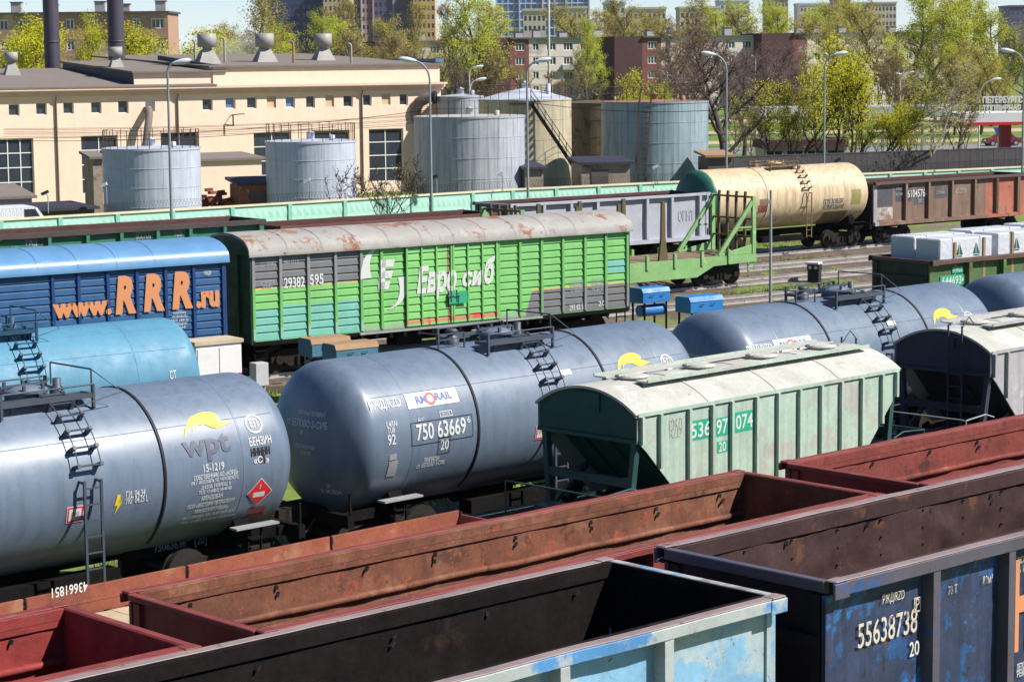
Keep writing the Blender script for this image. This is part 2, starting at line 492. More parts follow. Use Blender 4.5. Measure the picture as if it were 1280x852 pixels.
# ------------------------------------------------------------------ tank wagon
def dish_profile(R, hc, xe, n=14):
    """radius/x pairs from the tip of the left dish to the tip of the right one"""
    d = xe - hc; pr = []
    for i in range(n+1):
        t = PI/2*i/n
        pr.append((max(.001, R*math.sin(t)**.86 if False else R*math.sin(t)), -hc - d*math.cos(t)))
    for k in range(1, 24): pr.append((R, -hc + 2*hc*k/24))
    for i in range(n, -1, -1):
        t = PI/2*i/n
        pr.append((max(.001, R*math.sin(t)), hc + d*math.cos(t)))
    return pr
def tank(track, s, label, R, zc, hc, xe, mat, strap, group, seams=(), straps=(), lettering=None, ladder_x=.75, ladder_m=None, frame=None, platform=True, name='tank_wagon', coupL=12.02, endmat=None, white_steps=True):
    root = thing(name, label, 'tank wagon', track.w(s), track.a, group)
    lm = ladder_m or strap; fr = frame or M['under']
    mb = MB(); pr = dish_profile(R, hc, xe)
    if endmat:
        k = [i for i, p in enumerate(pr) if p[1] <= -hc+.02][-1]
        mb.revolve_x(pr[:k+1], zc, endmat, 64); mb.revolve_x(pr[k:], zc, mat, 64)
    else: mb.revolve_x(pr, zc, mat, 72)
    for x in seams:
        mb.revolve_x([(R+.001, x-.022), (R+.007, x-.011), (R+.007, x+.011), (R+.001, x+.022)], zc, mat, 72)
    for p in (.62, 1.08):       # long weld beads
        for sg in (-1,):
            y = sg*R*math.cos(p); z = zc + R*math.sin(p)
            mb.tube([(-hc+.05, y, z), (hc-.05, y, z)], .009, mat, 4)
    mb.build('barrel', root)
    for x in straps:
        b = MB(); vs = []; fs = []; n = 48
        for i in range(n+1):
            t = -.95 + (PI+1.9)*i/n
            for (r, dx) in ((R+.004, -.03), (R+.022, -.03), (R+.022, .03), (R+.004, .03)):
                vs.append((x+dx, -r*math.cos(t), zc + r*math.sin(t)))
        for i in range(n):
            for j in range(4): a = i*4; fs.append((a+j, a+(j+1) % 4, a+4+(j+1) % 4, a+4+j))
        b.add(vs, fs, strap, True); b.build('strap', root)
    # curved ladder over the shoulder, with step brackets
    la = MB(); x0, x1 = ladder_x-.24, ladder_x+.24
    for x in (x0, x1):
        pts = []
        for i in range(15):
            t = .30 + 1.12*i/14; r = R+.17
            pts.append((x, -r*math.cos(t), zc + r*math.sin(t)))
        la.tube(pts, .012, lm, 5)
    for i in range(6):
        t = .30 + 1.0*i/5
        for x in (x0, x1):
            a = Vector((x, -(R+.0)*math.cos(t), zc+(R+.0)*math.sin(t))); b = Vector((x, -(R+.2)*math.cos(t), zc+(R+.2)*math.sin(t)))
            la.bar(a, b, .07, .075, lm, up=(1, 0, 0))
        la.bar((x0, -(R+.16)*math.cos(t), zc+(R+.16)*math.sin(t)), (x1, -(R+.16)*math.cos(t), zc+(R+.16)*math.sin(t)), .07, .025, lm)
    la.build('curved_ladder', root)
    vl = MB(); yv = -(R+.16)
    ztop = zc + R*.16
    for x in (x0+.06, x1-.06): vl.bar((x, yv, ztop), (x, yv, .75), .04, .05, lm)
    for i in range(7): vl.bar((x0+.06, yv, .85+i*.3), (x1-.06, yv, .85+i*.3), .028, .028, lm)
    for x in (x0+.06, x1-.06): vl.bar((x, yv, ztop-.05), (x, -R*.96, ztop-.02), .04, .04, lm)
    vl.build('ladder', root)
    if platform:
        zp = zc + R + .10
        pf = MB()
        hxp, hyp = .98, .82
        for sg in (-1, 1):
            y0, y1 = (sg*.42, sg*hyp)
            for k in range(9):
                yy = y0 + (y1-y0)*k/8
                pf.box(-hxp, hxp, yy-.012, yy+.012, zp-.06, zp-.03, lm)
            for k in range(24):
                xx = -hxp + 2*hxp*k/23
                pf.box(xx-.009, xx+.009, min(y0, y1), max(y0, y1), zp-.065, zp-.035, lm)
            for x in (-hxp, hxp): pf.bar((x, y0, zp-.05), (x, y1, zp-.05), .05, .07, lm)
            pf.bar((-hxp, sg*hyp, zp-.05), (hxp, sg*hyp, zp-.05), .05, .09, lm)
            for x in (-.7, .7): pf.bar((x, sg*hyp*.92, zp-.08), (x, sg*hyp*.8, zc+R*.85), .05, .05, lm)
        pf.build('platform', root)
        ra = MB()
        for sg in (-1, 1):
            for x in (-hxp, hxp): ra.bar((x, sg*hyp, zp-.3), (x, sg*hyp, zp+.16), .06, .05, lm)
            ra.tube([(-hxp, sg*hyp, zp+.15), (hxp, sg*hyp, zp+.15)], .018, lm, 5)
        pts = [(hxp+.05, -.7, zp), (hxp+.05, -.7, zp+.42), (hxp+.05, .7, zp+.42), (hxp+.05, .7, zp)]
        ra.tube(pts[:2], .018, lm, 5); ra.tube(pts[1:3], .018, lm, 5); ra.tube(pts[2:], .018, lm, 5)
        ra.tube([(hxp+.05, -.7, zp+.42), (hxp+.5, -1.02, zp-.02), (ladder_x+.24, -(R+.17)*math.cos(1.0), zc+(R+.17)*math.sin(1.0))], .012, lm, 5)
        # low rail by the valve, left of the hatch
        for x in (-2.0, -1.25):
            ra.bar((x, -.35, zc+R*.96), (x, -.35, zp+.2), .03, .03, lm)
        ra.bar((-2.0, -.35, zp+.2), (-1.25, -.35, zp+.2), .025, .025, lm); ra.bar((-2.0, -.35, zp+.08), (-1.25, -.35, zp+.08), .025, .025, lm)
        ra.bar((-2.0, -.35, zp+.2), (-2.0, .3, zp+.2), .025, .025, lm)
        ra.build('handrail', root)
        ht = MB()
        ht.revolve_z(0, 0, [(.36, zc+R-.05), (.36, zp+.02), (.44, zp+.03), (.44, zp+.09), (.2, zp+.15), (.02, zp+.16)], mat, 24)
        ht.bar((-.5, 0, zp+.16), (.5, 0, zp+.17), .06, .04, lm)
        for a in range(6): ht.bar((.4*math.cos(a*PI/3), .4*math.sin(a*PI/3), zp+.05), (.4*math.cos(a*PI/3), .4*math.sin(a*PI/3), zp+.2), .05, .05, lm)
        ht.build('hatch', root)
        va = MB()
        va.revolve_z(-1.25, .05, [(.16, zc+R-.04), (.16, zp+.06), (.10, zp+.08), (.10, zp+.16), (.15, zp+.18), (.10, zp+.24), (.01, zp+.25)], lm, 14)
        va.build('valve', root); va = MB()
        va.revolve_z(.78, .1, [(.14, zc+R-.05), (.14, zp+.02), (.08, zp+.05), (.08, zp+.2), (.02, zp+.21)], lm, 14)
        va.build('valve', root)
    # underframe
    uf = MB()
    he = coupL/2 - .55
    uf.box(-he, he, -.26, .26, .85, 1.15, fr)
    for sx in (-1, 1):
        uf.box(sx*(he-.08)-.08, sx*(he-.08)+.08, -1.4, 1.4, .88, 1.14, fr)
        for sy in (-1, 1):
            uf.bar((sx*(he-.1), sy*.9, 1.0), (sx*(hc-.9), sy*.9, 1.0), .12, .2, fr)
            uf.bar((sx*(he-.1), sy*1.36, .95), (sx*(he-.1), sy*1.36, 1.6), .045, .045, fr)
        uf.box(sx*(hc-.75)-.2, sx*(hc-.75)+.2, -1.25, 1.25, .95, zc-R*.78, fr)
        uf.bar((sx*(hc-.75), -1.25, 1.2), (sx*(hc-.75), -1.0, zc-R*.55), .35, .12, fr)
    uf.box(-1.6, 1.4, -.9, -.5, .55, .85, fr)
    uf.tube([(-.8, .6, .7), (.9, .6, .7)], .2, fr, 12)
    uf.build('underframe', root)
    sm_ = M['steel'] if white_steps else fr
    for x in (-hc+.75-.1, hc-.75+.1):
        st = MB()
        st.box(x-.52, x+.52, -1.62, -1.38, 1.32, 1.36, sm_)
        for dx in (-.16, .16): st.bar((x+dx, -1.5, 1.32), (x+dx, -1.46, .5), .05, .03, fr)
        for z in (.55, .85, 1.1): st.bar((x-.16, -1.5, z), (x+.16, -1.5, z), .1, .025, fr)
        st.build('footboard', root)
    for x in (-coupL*.325, coupL*.325): add_bogie(root, x)
    add_couplers(root, he, coupL/2)
    if lettering:
        lt = Lettering(); lettering(lt, track, s, R+.012, zc, root); lt.build(root)
    return root

# ------------------------------------------------------------------ covered wagon (boxcar)
def boxcar(track, s, label, L, w, z0, ze, zp, side, endm, roofm, ribm, ribs, door, group, lettering=None, nl=11, doorm=None, coupL=None, name='covered_wagon', grille=None):
    root = thing(name, label, 'covered wagon', track.w(s), track.a, group)
    hx = L/2
    def corr(n, y, out=.03):
        """horizontal pressed ridges, as a profile in (y, z)"""
        pr = []
        h = (ze-.1-z0)/n
        for i in range(n):
            a = z0+.02+i*h
            pr += [(y, a), (y+out, a+.05*h), (y+out*.25, a+h*.72), (y-.006, a+h*.90), (y-.02, a+h*.94), (y-.02, a+h*.995)]
        pr.append((y, ze-.06))
        return pr
    for sg in (-1, 1):
        mb = MB(); pr = [(sg*y, z) for y, z in corr(nl, w-.06)]
        n = len(pr)
        segs = [(-hx, door[0]), (door[1], hx)] if sg < 0 else [(-hx, hx)]
        for a, b in segs:
            vs = [(a, y, z) for y, z in pr] + [(b, y, z) for y, z in pr]
            mb.add(vs, [(i, i+1, n+i+1, n+i) for i in range(n-1)], side)
        mb.box(-hx, hx, sg*(w-.12), sg*(w+.005), z0-.16, z0-.02, M['under']); mb.box(-hx, hx, sg*(w-.12), sg*(w-.02), z0-.019, z0+.03, side)
        mb.box(-hx, hx, sg*(w-.12), sg*(w+.012), ze-.1, ze-.0, side)
        sw = mb.build('side_wall', root)
        for x in (ribs if sg < 0 else [i*1.05-hx+.05 for i in range(int(L/1.05)+1)]):
            rb = MB(); rb.box(x-.05, x+.05, sg*(w-.08), sg*(w+.02), z0+.032, ze-.102, ribm or side)
            rb.build('post', sw)
    # sliding door leaves on the near side
    leaf = (door[0], (door[0]+door[1])/2, door[1])
    for k in (0, 1):
        d = MB(); pr = [(-y-.045, z) for y, z in corr(nl, w-.06)]; n = len(pr)
        a, b = leaf[k]+.01, leaf[k+1]-.01
        vs = [(a, y, z) for y, z in pr] + [(b, y, z) for y, z in pr]
        d.add(vs, [(i, i+1, n+i+1, n+i) for i in range(n-1)], doorm or side)
        for j in range(4):
            x = a + .035 + (b-a-.07)*j/3
            d.box(x-.03, x+.03, -w-.055, -w+.02, z0+.04, ze-.12, doorm or side)
        dd = d.build('door', root)
        h = MB(); x = leaf[1] + (-.12 if k == 0 else .12)
        h.bar((x, -w-.09, z0+.75), (x, -w-.09, z0+1.15), .05, .04, M['black']); h.bar((x-.12, -w-.085, z0+.9), (x+.12, -w-.085, z0+.95), .05, .05, M['black'])
        h.build('handle', dd)
    tr = MB(); tr.box(door[0]-1.9, door[1]+1.9, -w-.10, -w-.02, z0-.10, z0-.03, M['steel'])
    for i in range(14): x = door[0]-1.8+i*(door[1]-door[0]+3.6)/13; tr.box(x-.06, x+.06, -w-.08, -w+.02, z0-.28, z0-.1, M['under'])
    tr.build('door_track', root)
    for sg in (-1, 1):
        ends = MB()
        ends.box(sg*(hx-.05), sg*hx, -w+.06, w-.06, z0-.1, ze, endm)
        for y in (-w+.07, -w*.35, w*.35, w-.07): ends.box(sg*hx, sg*(hx+.06), y-.06, y+.06, z0-.1, ze-.02, endm)
        for i in range(9): z = z0+.1+i*(ze-z0-.1)/9; ends.box(sg*hx, sg*(hx+.025), -w+.08, w-.08, z, z+.06, endm)
        ends.build('end_wall', root)
    ro = MB(); n = 18; we = w+.10
    def rp(t): return (-we*math.cos(t), ze-.03 + (zp-ze+.03)*math.sin(t)**.8)
    arc = [rp(PI*i/n) for i in range(n+1)]
    hr = hx+.14
    vs = [(-hr, y, z) for y, z in arc] + [(hr, y, z) for y, z in arc]
    ro.add(vs, [(i, i+1, n+2+i, n+1+i) for i in range(n)], roofm, True)
    for sx in (-1, 1):
        ro.face([(sx*(hr-.03), y, z-.01) for y, z in arc], endm)
        ro.add([(sx*hr, y, z) for y, z in arc]+[(sx*hr, y*.97, z-.09) for y, z in arc], [(i, i+1, n+2+i, n+1+i) for i in range(n)], roofm)
    for sy in (-1, 1): ro.box(-hr, hr, sy*(we-.03), sy*(we+.01), ze-.09, ze-.02, roofm)
    for k in range(1, int(L/1.32)):
        x = -hx + k*1.32
        a2 = [(x+dx, y*1.003, z+.012) for dx in (-.03, .03) for y, z in arc]
        ro.add(a2, [(i, i+1, n+2+i, n+1+i) for i in range(n)], roofm, True)
    ro.build('roof', root)
    uf = MB(); uf.box(-hx, hx, -.25, .25, z0-.45, z0-.15, M['under'])
    uf.box(-hx, hx, -w+.15, w-.15, z0-.2, z0-.1, M['under'])
    for x in (-1.5, .6): uf.box(x-.5, x+.5, -1.0, -.3, .55, z0-.2, M['under'])
    uf.tube([(-1, .5, .7), (1, .5, .7)], .22, M['under'], 10)
    for sg in (-1, 1): uf.bar((-3, sg*.9, .6), (3, sg*.9, .6), .05, .05, M['under'])
    uf.build('underframe', root)
    for x in (-L*.37, L*.37): add_bogie(root, x)
    add_couplers(root, hx, (coupL or L+1.0)/2)
    for x in (-hx+.3, hx-.3): link('step', steps_mesh(M['under']), root, (x, -w+.1, 0))
    if lettering:
        lt = Lettering(); lettering(lt, track, s, w-.075+.03, root); lt.build(root)
    return root

# ------------------------------------------------------------------ covered hopper
def hopper(track, s, label, hx, w, ze, zp, side, roofm, endm, frame, ribx, group, lettering=None, ladder_left=True, hatches=4, name='hopper_wagon'):
    root = thing(name, label, 'hopper wagon', track.w(s), track.a, group)
    zk = ze - .52                       # where the end sheets start to slope in
    zb = 1.35
    for sg in (-1, 1):
        mb = MB(); y = sg*w
        P = [(-hx, ze), (-hx, zk), (-hx+.28, zk-.25), (-hx+1.55, zb), (hx-1.55, zb), (hx-.28, zk-.25), (hx, zk), (hx, ze)]
        mb.face([(x, y, z) for x, z in P], side); mb.face([(x, y-sg*.03, z) for x, z in P], side)
        def zlow(x):
            ax = hx-abs(x)
            if ax < .28: return zk - .25*ax/.28
            return max(zb, zk-.25 - (ax-.28)/(1.27)*(zk-.25-zb))
        mb.box(-hx, hx, y-sg*.02, y+sg*.045, ze-.05, ze+.02, side)
        sw = mb.build('side_wall', root)
        for x in ribx:
            rb = MB(); rb.box(x-.035, x+.035, y+sg*.001, y+sg*.085, zlow(x)+.02, ze-.052, side); rb.build('rib', sw)
    n = 20
    arc = [(-w*1.035*math.cos(PI*i/n), ze + (zp-ze)*math.sin(PI*i/n)**1.0) for i in range(n+1)]
    # flatter, true circular-segment arc
    sag = zp-ze; Rr = (w*w+sag*sag)/(2*sag); a0 = math.asin(w/Rr)
    arc = [(Rr*math.sin(-a0+2*a0*i/n)*1.03, ze + Rr*math.cos(-a0+2*a0*i/n)-(Rr-sag)) for i in range(n+1)]
    ro = MB(); hr = hx+.06
    ro.add([(-hr, y, z) for y, z in arc]+[(hr, y, z) for y, z in arc], [(i, i+1, n+2+i, n+1+i) for i in range(n)], roofm, True)
    ro.add([(-hr, y*.985, z-.05) for y, z in arc]+[(hr, y*.985, z-.05) for y, z in arc], [(i, i+1, n+2+i, n+1+i) for i in range(n)], roofm, True)
    for sx in (-1, 1): ro.add([(sx*hr, y, z) for y, z in arc]+[(sx*hr, y*.985, z-.05) for y, z in arc], [(i, i+1, n+2+i, n+1+i) for i in range(n)], roofm)
    for x in (-hx*.5, 0, hx*.5):
        ro.add([(x+dx, y*1.002, z+.012) for dx in (-.04, .04) for y, z in arc], [(i, i+1, n+2+i, n+1+i) for i in range(n)], roofm, True)
    ro.build('roof', root)
    for sx in (-1, 1):
        mb = MB(); x = sx*(hx-.02)
        mb.face([(x, y*.985, z-.03) for y, z in arc]+[(x, w, zk), (x, -w, zk)], endm)
        mb.box(sx*(hx-.06), sx*(hx+.03), -w, w, zk-.06, zk+.02, endm)
        mb.box(sx*(hx-.03), sx*(hx+.02), -.35, .35, ze-.05, zp-.12, endm)
        # sloped sheet under the fascia
        mb.face([(sx*(hx-.5), -w+.03, zk), (sx*(hx-.5), w-.03, zk), (sx*(hx-2.2), w-.03, zb-.1), (sx*(hx-2.2), -w+.03, zb-.1)], endm)
        for yy in (-.7, 0, .7): mb.bar((sx*(hx-.47), yy, zk-.02), (sx*(hx-2.15), yy, zb), .07, .1, endm)
        ew = mb.build('end_wall', root)
        fr = MB()
        for sy in (-1, 1):
            fr.bar((sx*(hx-.1), sy*(w-.12), zk-.02), (sx*(hx-.05), sy*(w-.3), 1.2), .12, .14, frame)
            fr.bar((sx*(hx-.1), sy*(w-.2), 1.25), (sx*(hx-1.5), sy*(w-.2), 2.2), .09, .09, frame)
        fr.box(sx*(hx-.15), sx*(hx-.02), -w+.25, w-.25, 1.95, 2.12, frame)
        fr.build('end_frame', root)
    xe = hx+1.15
    uf = MB(); uf.box(-xe, xe, -.25, .25, .85, 1.17, frame)
    for sx in (-1, 1):
        uf.box(sx*(xe-.12)-.08, sx*(xe-.12)+.08, -1.45, 1.45, .9, 1.18, frame)
        uf.box(sx*(hx-.3), sx*(xe-.2), -1.3, 1.3, 1.12, 1.17, frame)
        uf.box(sx*(hx+.2), sx*(hx+.75), .2, .75, 1.17, 1.5, frame)
        uf.tube([(sx*(hx+.3), -.8, 1.38), (sx*(hx+.3), -.3, 1.38)], .16, M['steel'], 12)
    for sy in (-1, 1): uf.bar((-xe+.1, sy*1.25, 1.05), (xe-.1, sy*1.25, 1.05), .1, .22, frame)
    for i in range(4):
        x = -2.1+i*1.4
        uf.add([(x-.68, -w+.2, zb), (x+.68, -w+.2, zb), (x+.68, w-.2, zb), (x-.68, w-.2, zb), (x-.25, -.5, .5), (x+.25, -.5, .5), (x+.25, .5, .5), (x-.25, .5, .5)],
               [(0, 1, 5, 4), (1, 2, 6, 5), (2, 3, 7, 6), (3, 0, 4, 7), (4, 5, 6, 7)], frame)
    uf.build('underframe', root)
    # roof walkway, hatches
    zw = zp+.03
    for sy in (-1, 1):
        wk = MB()
        wk.box(-hx+1.0, hx-.25, sy*.55-.16, sy*.55+.16, zw-.03, zw, roofm)
        wk.bar((-hx+1.0, sy*.73, zw+.01), (hx-.25, sy*.73, zw+.01), .03, .06, side)
        for k in range(12):
            x = -hx+1.1 + k*(2*hx-1.6)/11
            wk.bar((x, sy*.55, zw-.03), (x, sy*.55, zp-.12), .05, .05, side)
        wk.build('roof_walkway', root)
    hm = MB(); hm.revolve_z(0, 0, [(.28, zp-.08), (.28, zp+.04), (.35, zp+.05), (.35, zp+.08), (.2, zp+.11), (.01, zp+.12)], roofm, 24)
    hm.bar((-.42, 0, zp+.12), (.42, 0, zp+.12), .06, .03, roofm)
    hme = hm.mesh('hatch')
    for i in range(hatches): link('hatch', hme, root, (-hx+1.35+i*(2*hx-2.4)/(hatches-1), 0, -.02))
    for sx in ((-1, 1) if ladder_left else (1,)):
        ld = MB()
        x = sx*(hx+.12)
        ys = (-.62, -.24) if sx < 0 else (-.1, .3)
        for y in ys: ld.bar((x, y, 1.17), (x, y, zp+.12), .035, .035, frame)
        for k in range(9): ld.bar((x, ys[0], 1.4+k*.29), (x, ys[1], 1.4+k*.29), .025, .025, frame)
        ld.tube([(x, ys[0]-.02, zp+.1), (x-sx*.25, ys[0]-.02, zp+.32), (x-sx*.5, ys[0]-.02, zp+.1)], .015, frame, 5)
        ld.build('ladder', root)
    rl = M['steel'] if ladder_left else frame
    for sx in (-1, 1):
        hr_ = MB(); a = [(sx*(xe-.15), -1.35, 1.18), (sx*(xe-.15), -1.35, 1.95), (sx*(hx+.2), -1.35, 2.0), (sx*(hx-.15), -1.35, 1.9)]
        for i in range(3): hr_.tube([a[i], a[i+1]], .018, rl, 5)
        a = [(sx*(xe-.15), -1.3, 1.95), (sx*(xe-.15), 1.3, 1.95), (sx*(xe-.15), 1.3, 1.18)]
        for i in range(2): hr_.tube([a[i], a[i+1]], .018, rl, 5)
        hr_.build('handrail', root)
    for x in (-3.9, 3.9): add_bogie(root, x)
    add_couplers(root, xe, 6.01)
    if lettering:
        lt = Lettering(); lettering(lt, track, s, w+.004, root); lt.build(root)
    return root
# ------------------------------------------------------------------ tracks of the yard
TA = perp_track(43, 19.25); TB = perp_track(43, 23.8); TC = Track(2.47 - .7071*1.34, 43.81 + .7071*1.34, 45); TC2 = Track(1.42, 44.86, 45)
TD = Track(-.372 - 6.01*math.cos(math.radians(43.54)), 50.21 - 6.01*math.sin(math.radians(43.54)), 43.54); TE = perp_track(37, 54.5); TE2 = perp_track(37, 50.2)
_a = math.radians(36); TF = Track(-8.4 - math.sin(_a)*1.4, 73.7 + math.cos(_a)*1.4, 36)
TG = perp_track(37, 77); TH = perp_track(37.5, 86.6)
TX = perp_track(37, 71.6); TY = perp_track(37, 81.8)

def lettering_tools(lt, track, s, mode, yo, zc=0, wpx_all=1.0):
    def at(px, py):
        if mode == 'wall': return track.plane(px, py, -yo)
        return track.cyl(px, py, yo, zc)
    def fn_at(px, py):
        a, b = at(px, py)
        return on_wall(a - s, b, -yo) if mode == 'wall' else on_cyl(a - s, b, yo, zc)
    def width_m(px, py, wpx):
        a, b = at(px - wpx/2, py); c, d = at(px + wpx/2, py); return abs(c - a)
    def over_ribs(bm, px, py, m, ribs):
        # the same marking where it runs over raised ribs: keep only the strips in front of them
        xs, hw, y = ribs; x0 = at(px, py)[0] - s
        for r in xs:
            for e in (r-hw-x0, r+hw-x0):
                bmesh.ops.bisect_plane(bm, geom=bm.verts[:]+bm.edges[:]+bm.faces[:], plane_co=(e, 0, 0), plane_no=(1, 0, 0))
        bad = [f for f in bm.faces if not any(abs(f.calc_center_median().x + x0 - r) < hw for r in xs)]
        bmesh.ops.delete(bm, geom=bad, context='FACES')
        lt.put(bm, on_wall(x0, at(px, py)[1], -y), m)
    def T(string, px, py, h, wpx=None, m=None, bold=.012, squeeze=.8, shear=0.0, cut=.08, flip=1, ribs=None):
        bm = text_bm(string, h, bold, squeeze, shear)
        if wpx:
            xs = [v.co.x for v in bm.verts]
            k = width_m(px, py, wpx) / max(1e-4, max(xs) - min(xs))
            for v in bm.verts: v.co.x *= k*flip; v.co.y *= flip
        if ribs: over_ribs(bm.copy(), px, py, m or M['white'], ribs)
        lt.put(bm, fn_at(px, py), m or M['white'], cut if mode != 'wall' else 0)
    def S(polys, px, py, m, cut=.08, lift=0, ribs=None):
        if ribs:
            bm = bmesh.new()
            for p in polys: bm.faces.new([bm.verts.new((x, y, 0)) for x, y in p])
            bmesh.ops.triangulate(bm, faces=bm.faces[:]); over_ribs(bm, px, py, m, ribs)
        f = fn_at(px, py)
        g = f if not lift else (lambda a, b: tuple(Vector(f(a, b)) + Vector((0, -lift, 0))))
        lt.shape(polys, g, m, cut if mode != 'wall' else 0)
    return T, S, at, fn_at

# paints
M['tank_grey'] = paint('tank_grey_paint', (.135, .180, .245), .40, .10, rust=[((.16, .13, .11), .735, 2.2)], streak=.35, coat=.35)
M['strap'] = paint('strap_dark', (.012, .013, .016), .6, .2)
M['tank_metal'] = paint('ladder_dark_grey', (.055, .068, .09), .55, .2)
M['tank_blue'] = paint('tank_pale_blue_paint', (.078, .24, .36), .6, .14, patch=[((.30, .40, .36), .66, 1.1)], rust=[((.25, .16, .06), .72, 1.9)], streak=.15)
M['tank_beige'] = paint('tank_cream_paint', (.60, .46, .29), .5, .14, rust=[((.16, .10, .05), .64, .8)], streak=.8, zones=[(2.4, 4.2, 0, 2.0, (.16, .11, .07)), (4.2, 4.95, 2.3, 3.1, (.30, .28, .10)), (-2.5, -1.9, 2.2, 2.9, (.20, .15, .10))])
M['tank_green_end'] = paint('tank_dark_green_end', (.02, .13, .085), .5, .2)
M['yellow'] = paint('yellow_emblem', (.66, .50, .03), .5, .08)
M['logo_grey'] = paint('dark_grey_emblem', (.095, .105, .15), .5, .08)
M['logo_blue'] = paint('blue_emblem', (.05, .10, .42), .5, .08)
M['logo_red'] = paint('red_emblem', (.72, .10, .06), .5, .08)
M['red'] = paint('signal_red', (.62, .025, .03), .5, .15)
M['darkred'] = paint('dark_red', (.32, .02, .02), .5, .2)
M['orange_text'] = sign_paint('orange_lettering', (.62, .25, .11), .66, 4)
M['plate'] = paint('nameplate_white', (.62, .62, .64), .5, .08)

# ---- foreground: gondolas
M['a1_out'] = paint('pale_blue_paint', (.19, .38, .55), .55, .2, patch=[((.34, .42, .46), .50, 1.6), ((.10, .26, .46), .62, 1.3), ((.24, .33, .38), .60, 3)], rust=[((.20, .06, .025), .60, 2.6), ((.20, .06, .025), .61, 8)], streak=.2)
M['a1_rim'] = paint('pale_blue_rim', (.36, .39, .39), .6, .2, patch=[((.07, .22, .46), .53, .33), ((.25, .20, .20), .58, .6)], rust=[((.24, .10, .05), .63, 4.0)])
M['a1_cap'] = paint('grey_pink_rim_top', (.25, .19, .185), .6, .25, rust=[((.12, .06, .04), .6, 3)])
M['a1_in'] = paint('coal_black_inner', (.013, .010, .010), .9, .5, patch=[((.032, .021, .017), .58, .7)], streak=.3, bump=(.6, 5), spec=.08)
M['a2_out'] = paint('dark_blue_paint', (.026, .040, .090), .6, .45, patch=[((.016, .085, .24), .54, 1.3), ((.012, .15, .42), .57, 1.0), ((.02, .14, .22), .64, 2.6), ((.022, .020, .026), .60, 2.2)], rust=[((.10, .042, .026), .615, 3.5)], streak=.7, vscale=1.6)
M['a2_rim'] = paint('blue_rusty_rim', (.080, .072, .098), .6, .25, patch=[((.03, .08, .22), .56, .8)], rust=[((.13, .07, .055), .6, 2.5)])
M['a2_in'] = paint('purple_brown_inner', (.052, .028, .027), .7, .35, patch=[((.11, .022, .02), .70, .5)], rust=[((.115, .052, .028), .58, 1.6)], streak=.35, bump=(.7, 2.5), spec=.2)
M['shaded_end'] = paint('shaded_purple_black_end', (.016, .015, .021), .6, .3, spec=.2)  # ends turned from the sun: their shade is put into the colour
M['b_in'] = paint('rust_orange_inner', (.165, .056, .029), .85, .4, patch=[((.20, .085, .045), .53, .9), ((.085, .034, .02), .57, 1.6)], rust=[((.30, .065, .03), .585, 3.2), ((.05, .022, .014), .62, 4.5)], streak=.5, bump=(.6, 5))
M['b_rim'] = paint('red_rim', (.20, .038, .032), .65, .3, rust=[((.14, .085, .06), .57, 3.5)])
M['b_out'] = paint('red_brown_outer', (.19, .035, .028), .65, .3, rust=[((.12, .05, .03), .6, 2)])
M['br_in'] = paint('rust_red_inner', (.19, .036, .026), .85, .4, patch=[((.20, .10, .045), .61, 1.1), ((.09, .022, .017), .57, 1.6)], rust=[((.075, .03, .02), .63, 3.5)], streak=.3, bump=(.6, 5))
M['bl_in'] = paint('bright_red_inner', (.24, .028, .024), .8, .35, patch=[((.18, .06, .035), .57, 1.0)], rust=[((.10, .04, .03), .66, 4)], streak=.25, bump=(.5, 5))
G_NEAR = 'open gondola wagons in the two nearest rows'

def let_a1(lt, tr, s, yo, root): pass
def let_a2(lt, tr, s, yo, root):
    T, S, at, fn = lettering_tools(lt, tr, s, 'wall', yo+.036)
    W = M['worn_white']
    T('РЖД/RZD', 1117, 746, .125, 27, W, .0)
    T('55638738', 1110, 786, .33, 74, W, .006)
    T('20', 1143, 811, .2, 12, M['white'], .01)
    T('70 Т', 1191, 737, .12, 11, W, .0); T('83м³', 1235, 724, .12, 12, W, .0)
    S(frame_polys(.14, .2, .02), 1147, 755, W); T('Р', 1147, 755, .13, None, W, .0)
    T('Н', 1279, 764, 1.2, 20, M['orange_text'], .03)
    T('ПОСТР', 1277, 700, .10, 12, W); T('06 14', 1277, 711, .10, 12, W)
    T('ДЕПО', 1276, 833, .10, 10, M['white']); T('РЕМ', 1276, 841, .10, 9, M['white'])
s = TA.s_at(982, -1.55, 3.8) - 6.45
A1 = gondola(TA, s, 'pale blue gondola with rust spots, white patches and coal black inside, nearest at the bottom', 12.9, 1.54, 3.8, M['a1_out'], M['a1_in'], M['a1_rim'], M['shaded_end'],
        [-4.9, -2.7] + [TA.plane(p_, q_, -1.54)[0]-s for p_, q_ in ((707, 850), (837, 810))], G_NEAR, let_a1, rimh=.17, seam=False, cap=M['a1_cap'], post_m=M['a1_rim'])
s = TA.s_at(1045, -1.55, 3.8) + 6.45
A2 = gondola(TA, s, 'dark blue gondola with peeling bright blue patches and white number 55638738', 12.9, 1.54, 3.8, M['a2_out'], M['a2_in'], M['a2_rim'], M['shaded_end'],
        [TA.plane(p_, q_, -1.54)[0]-s for p_, q_ in ((1171, 770), (1265, 745))] + [-1.6, .2, 2.0, 3.8], G_NEAR, let_a2, rimh=.2, dent=.09, seam=False, plates=True, cap=M['a1_cap'], post_m=M['a2_rim'])
s = TB.s_at(1107, -1.57, 3.35) - 6.2
B1 = gondola(TB, s, 'empty rust red gondola with orange brown inner wall, behind the pale blue gondola', 12.4, 1.56, 3.35, M['b_out'], M['b_in'], M['b_rim'], M['b_out'],
        [-6.0, -4.4, -2.64, -.88, .88, 2.64, 4.4, 6.0], G_NEAR, rimh=.12, dent=.034)
s2 = TB.s_at(975, 1.57, 3.35) + 6.2
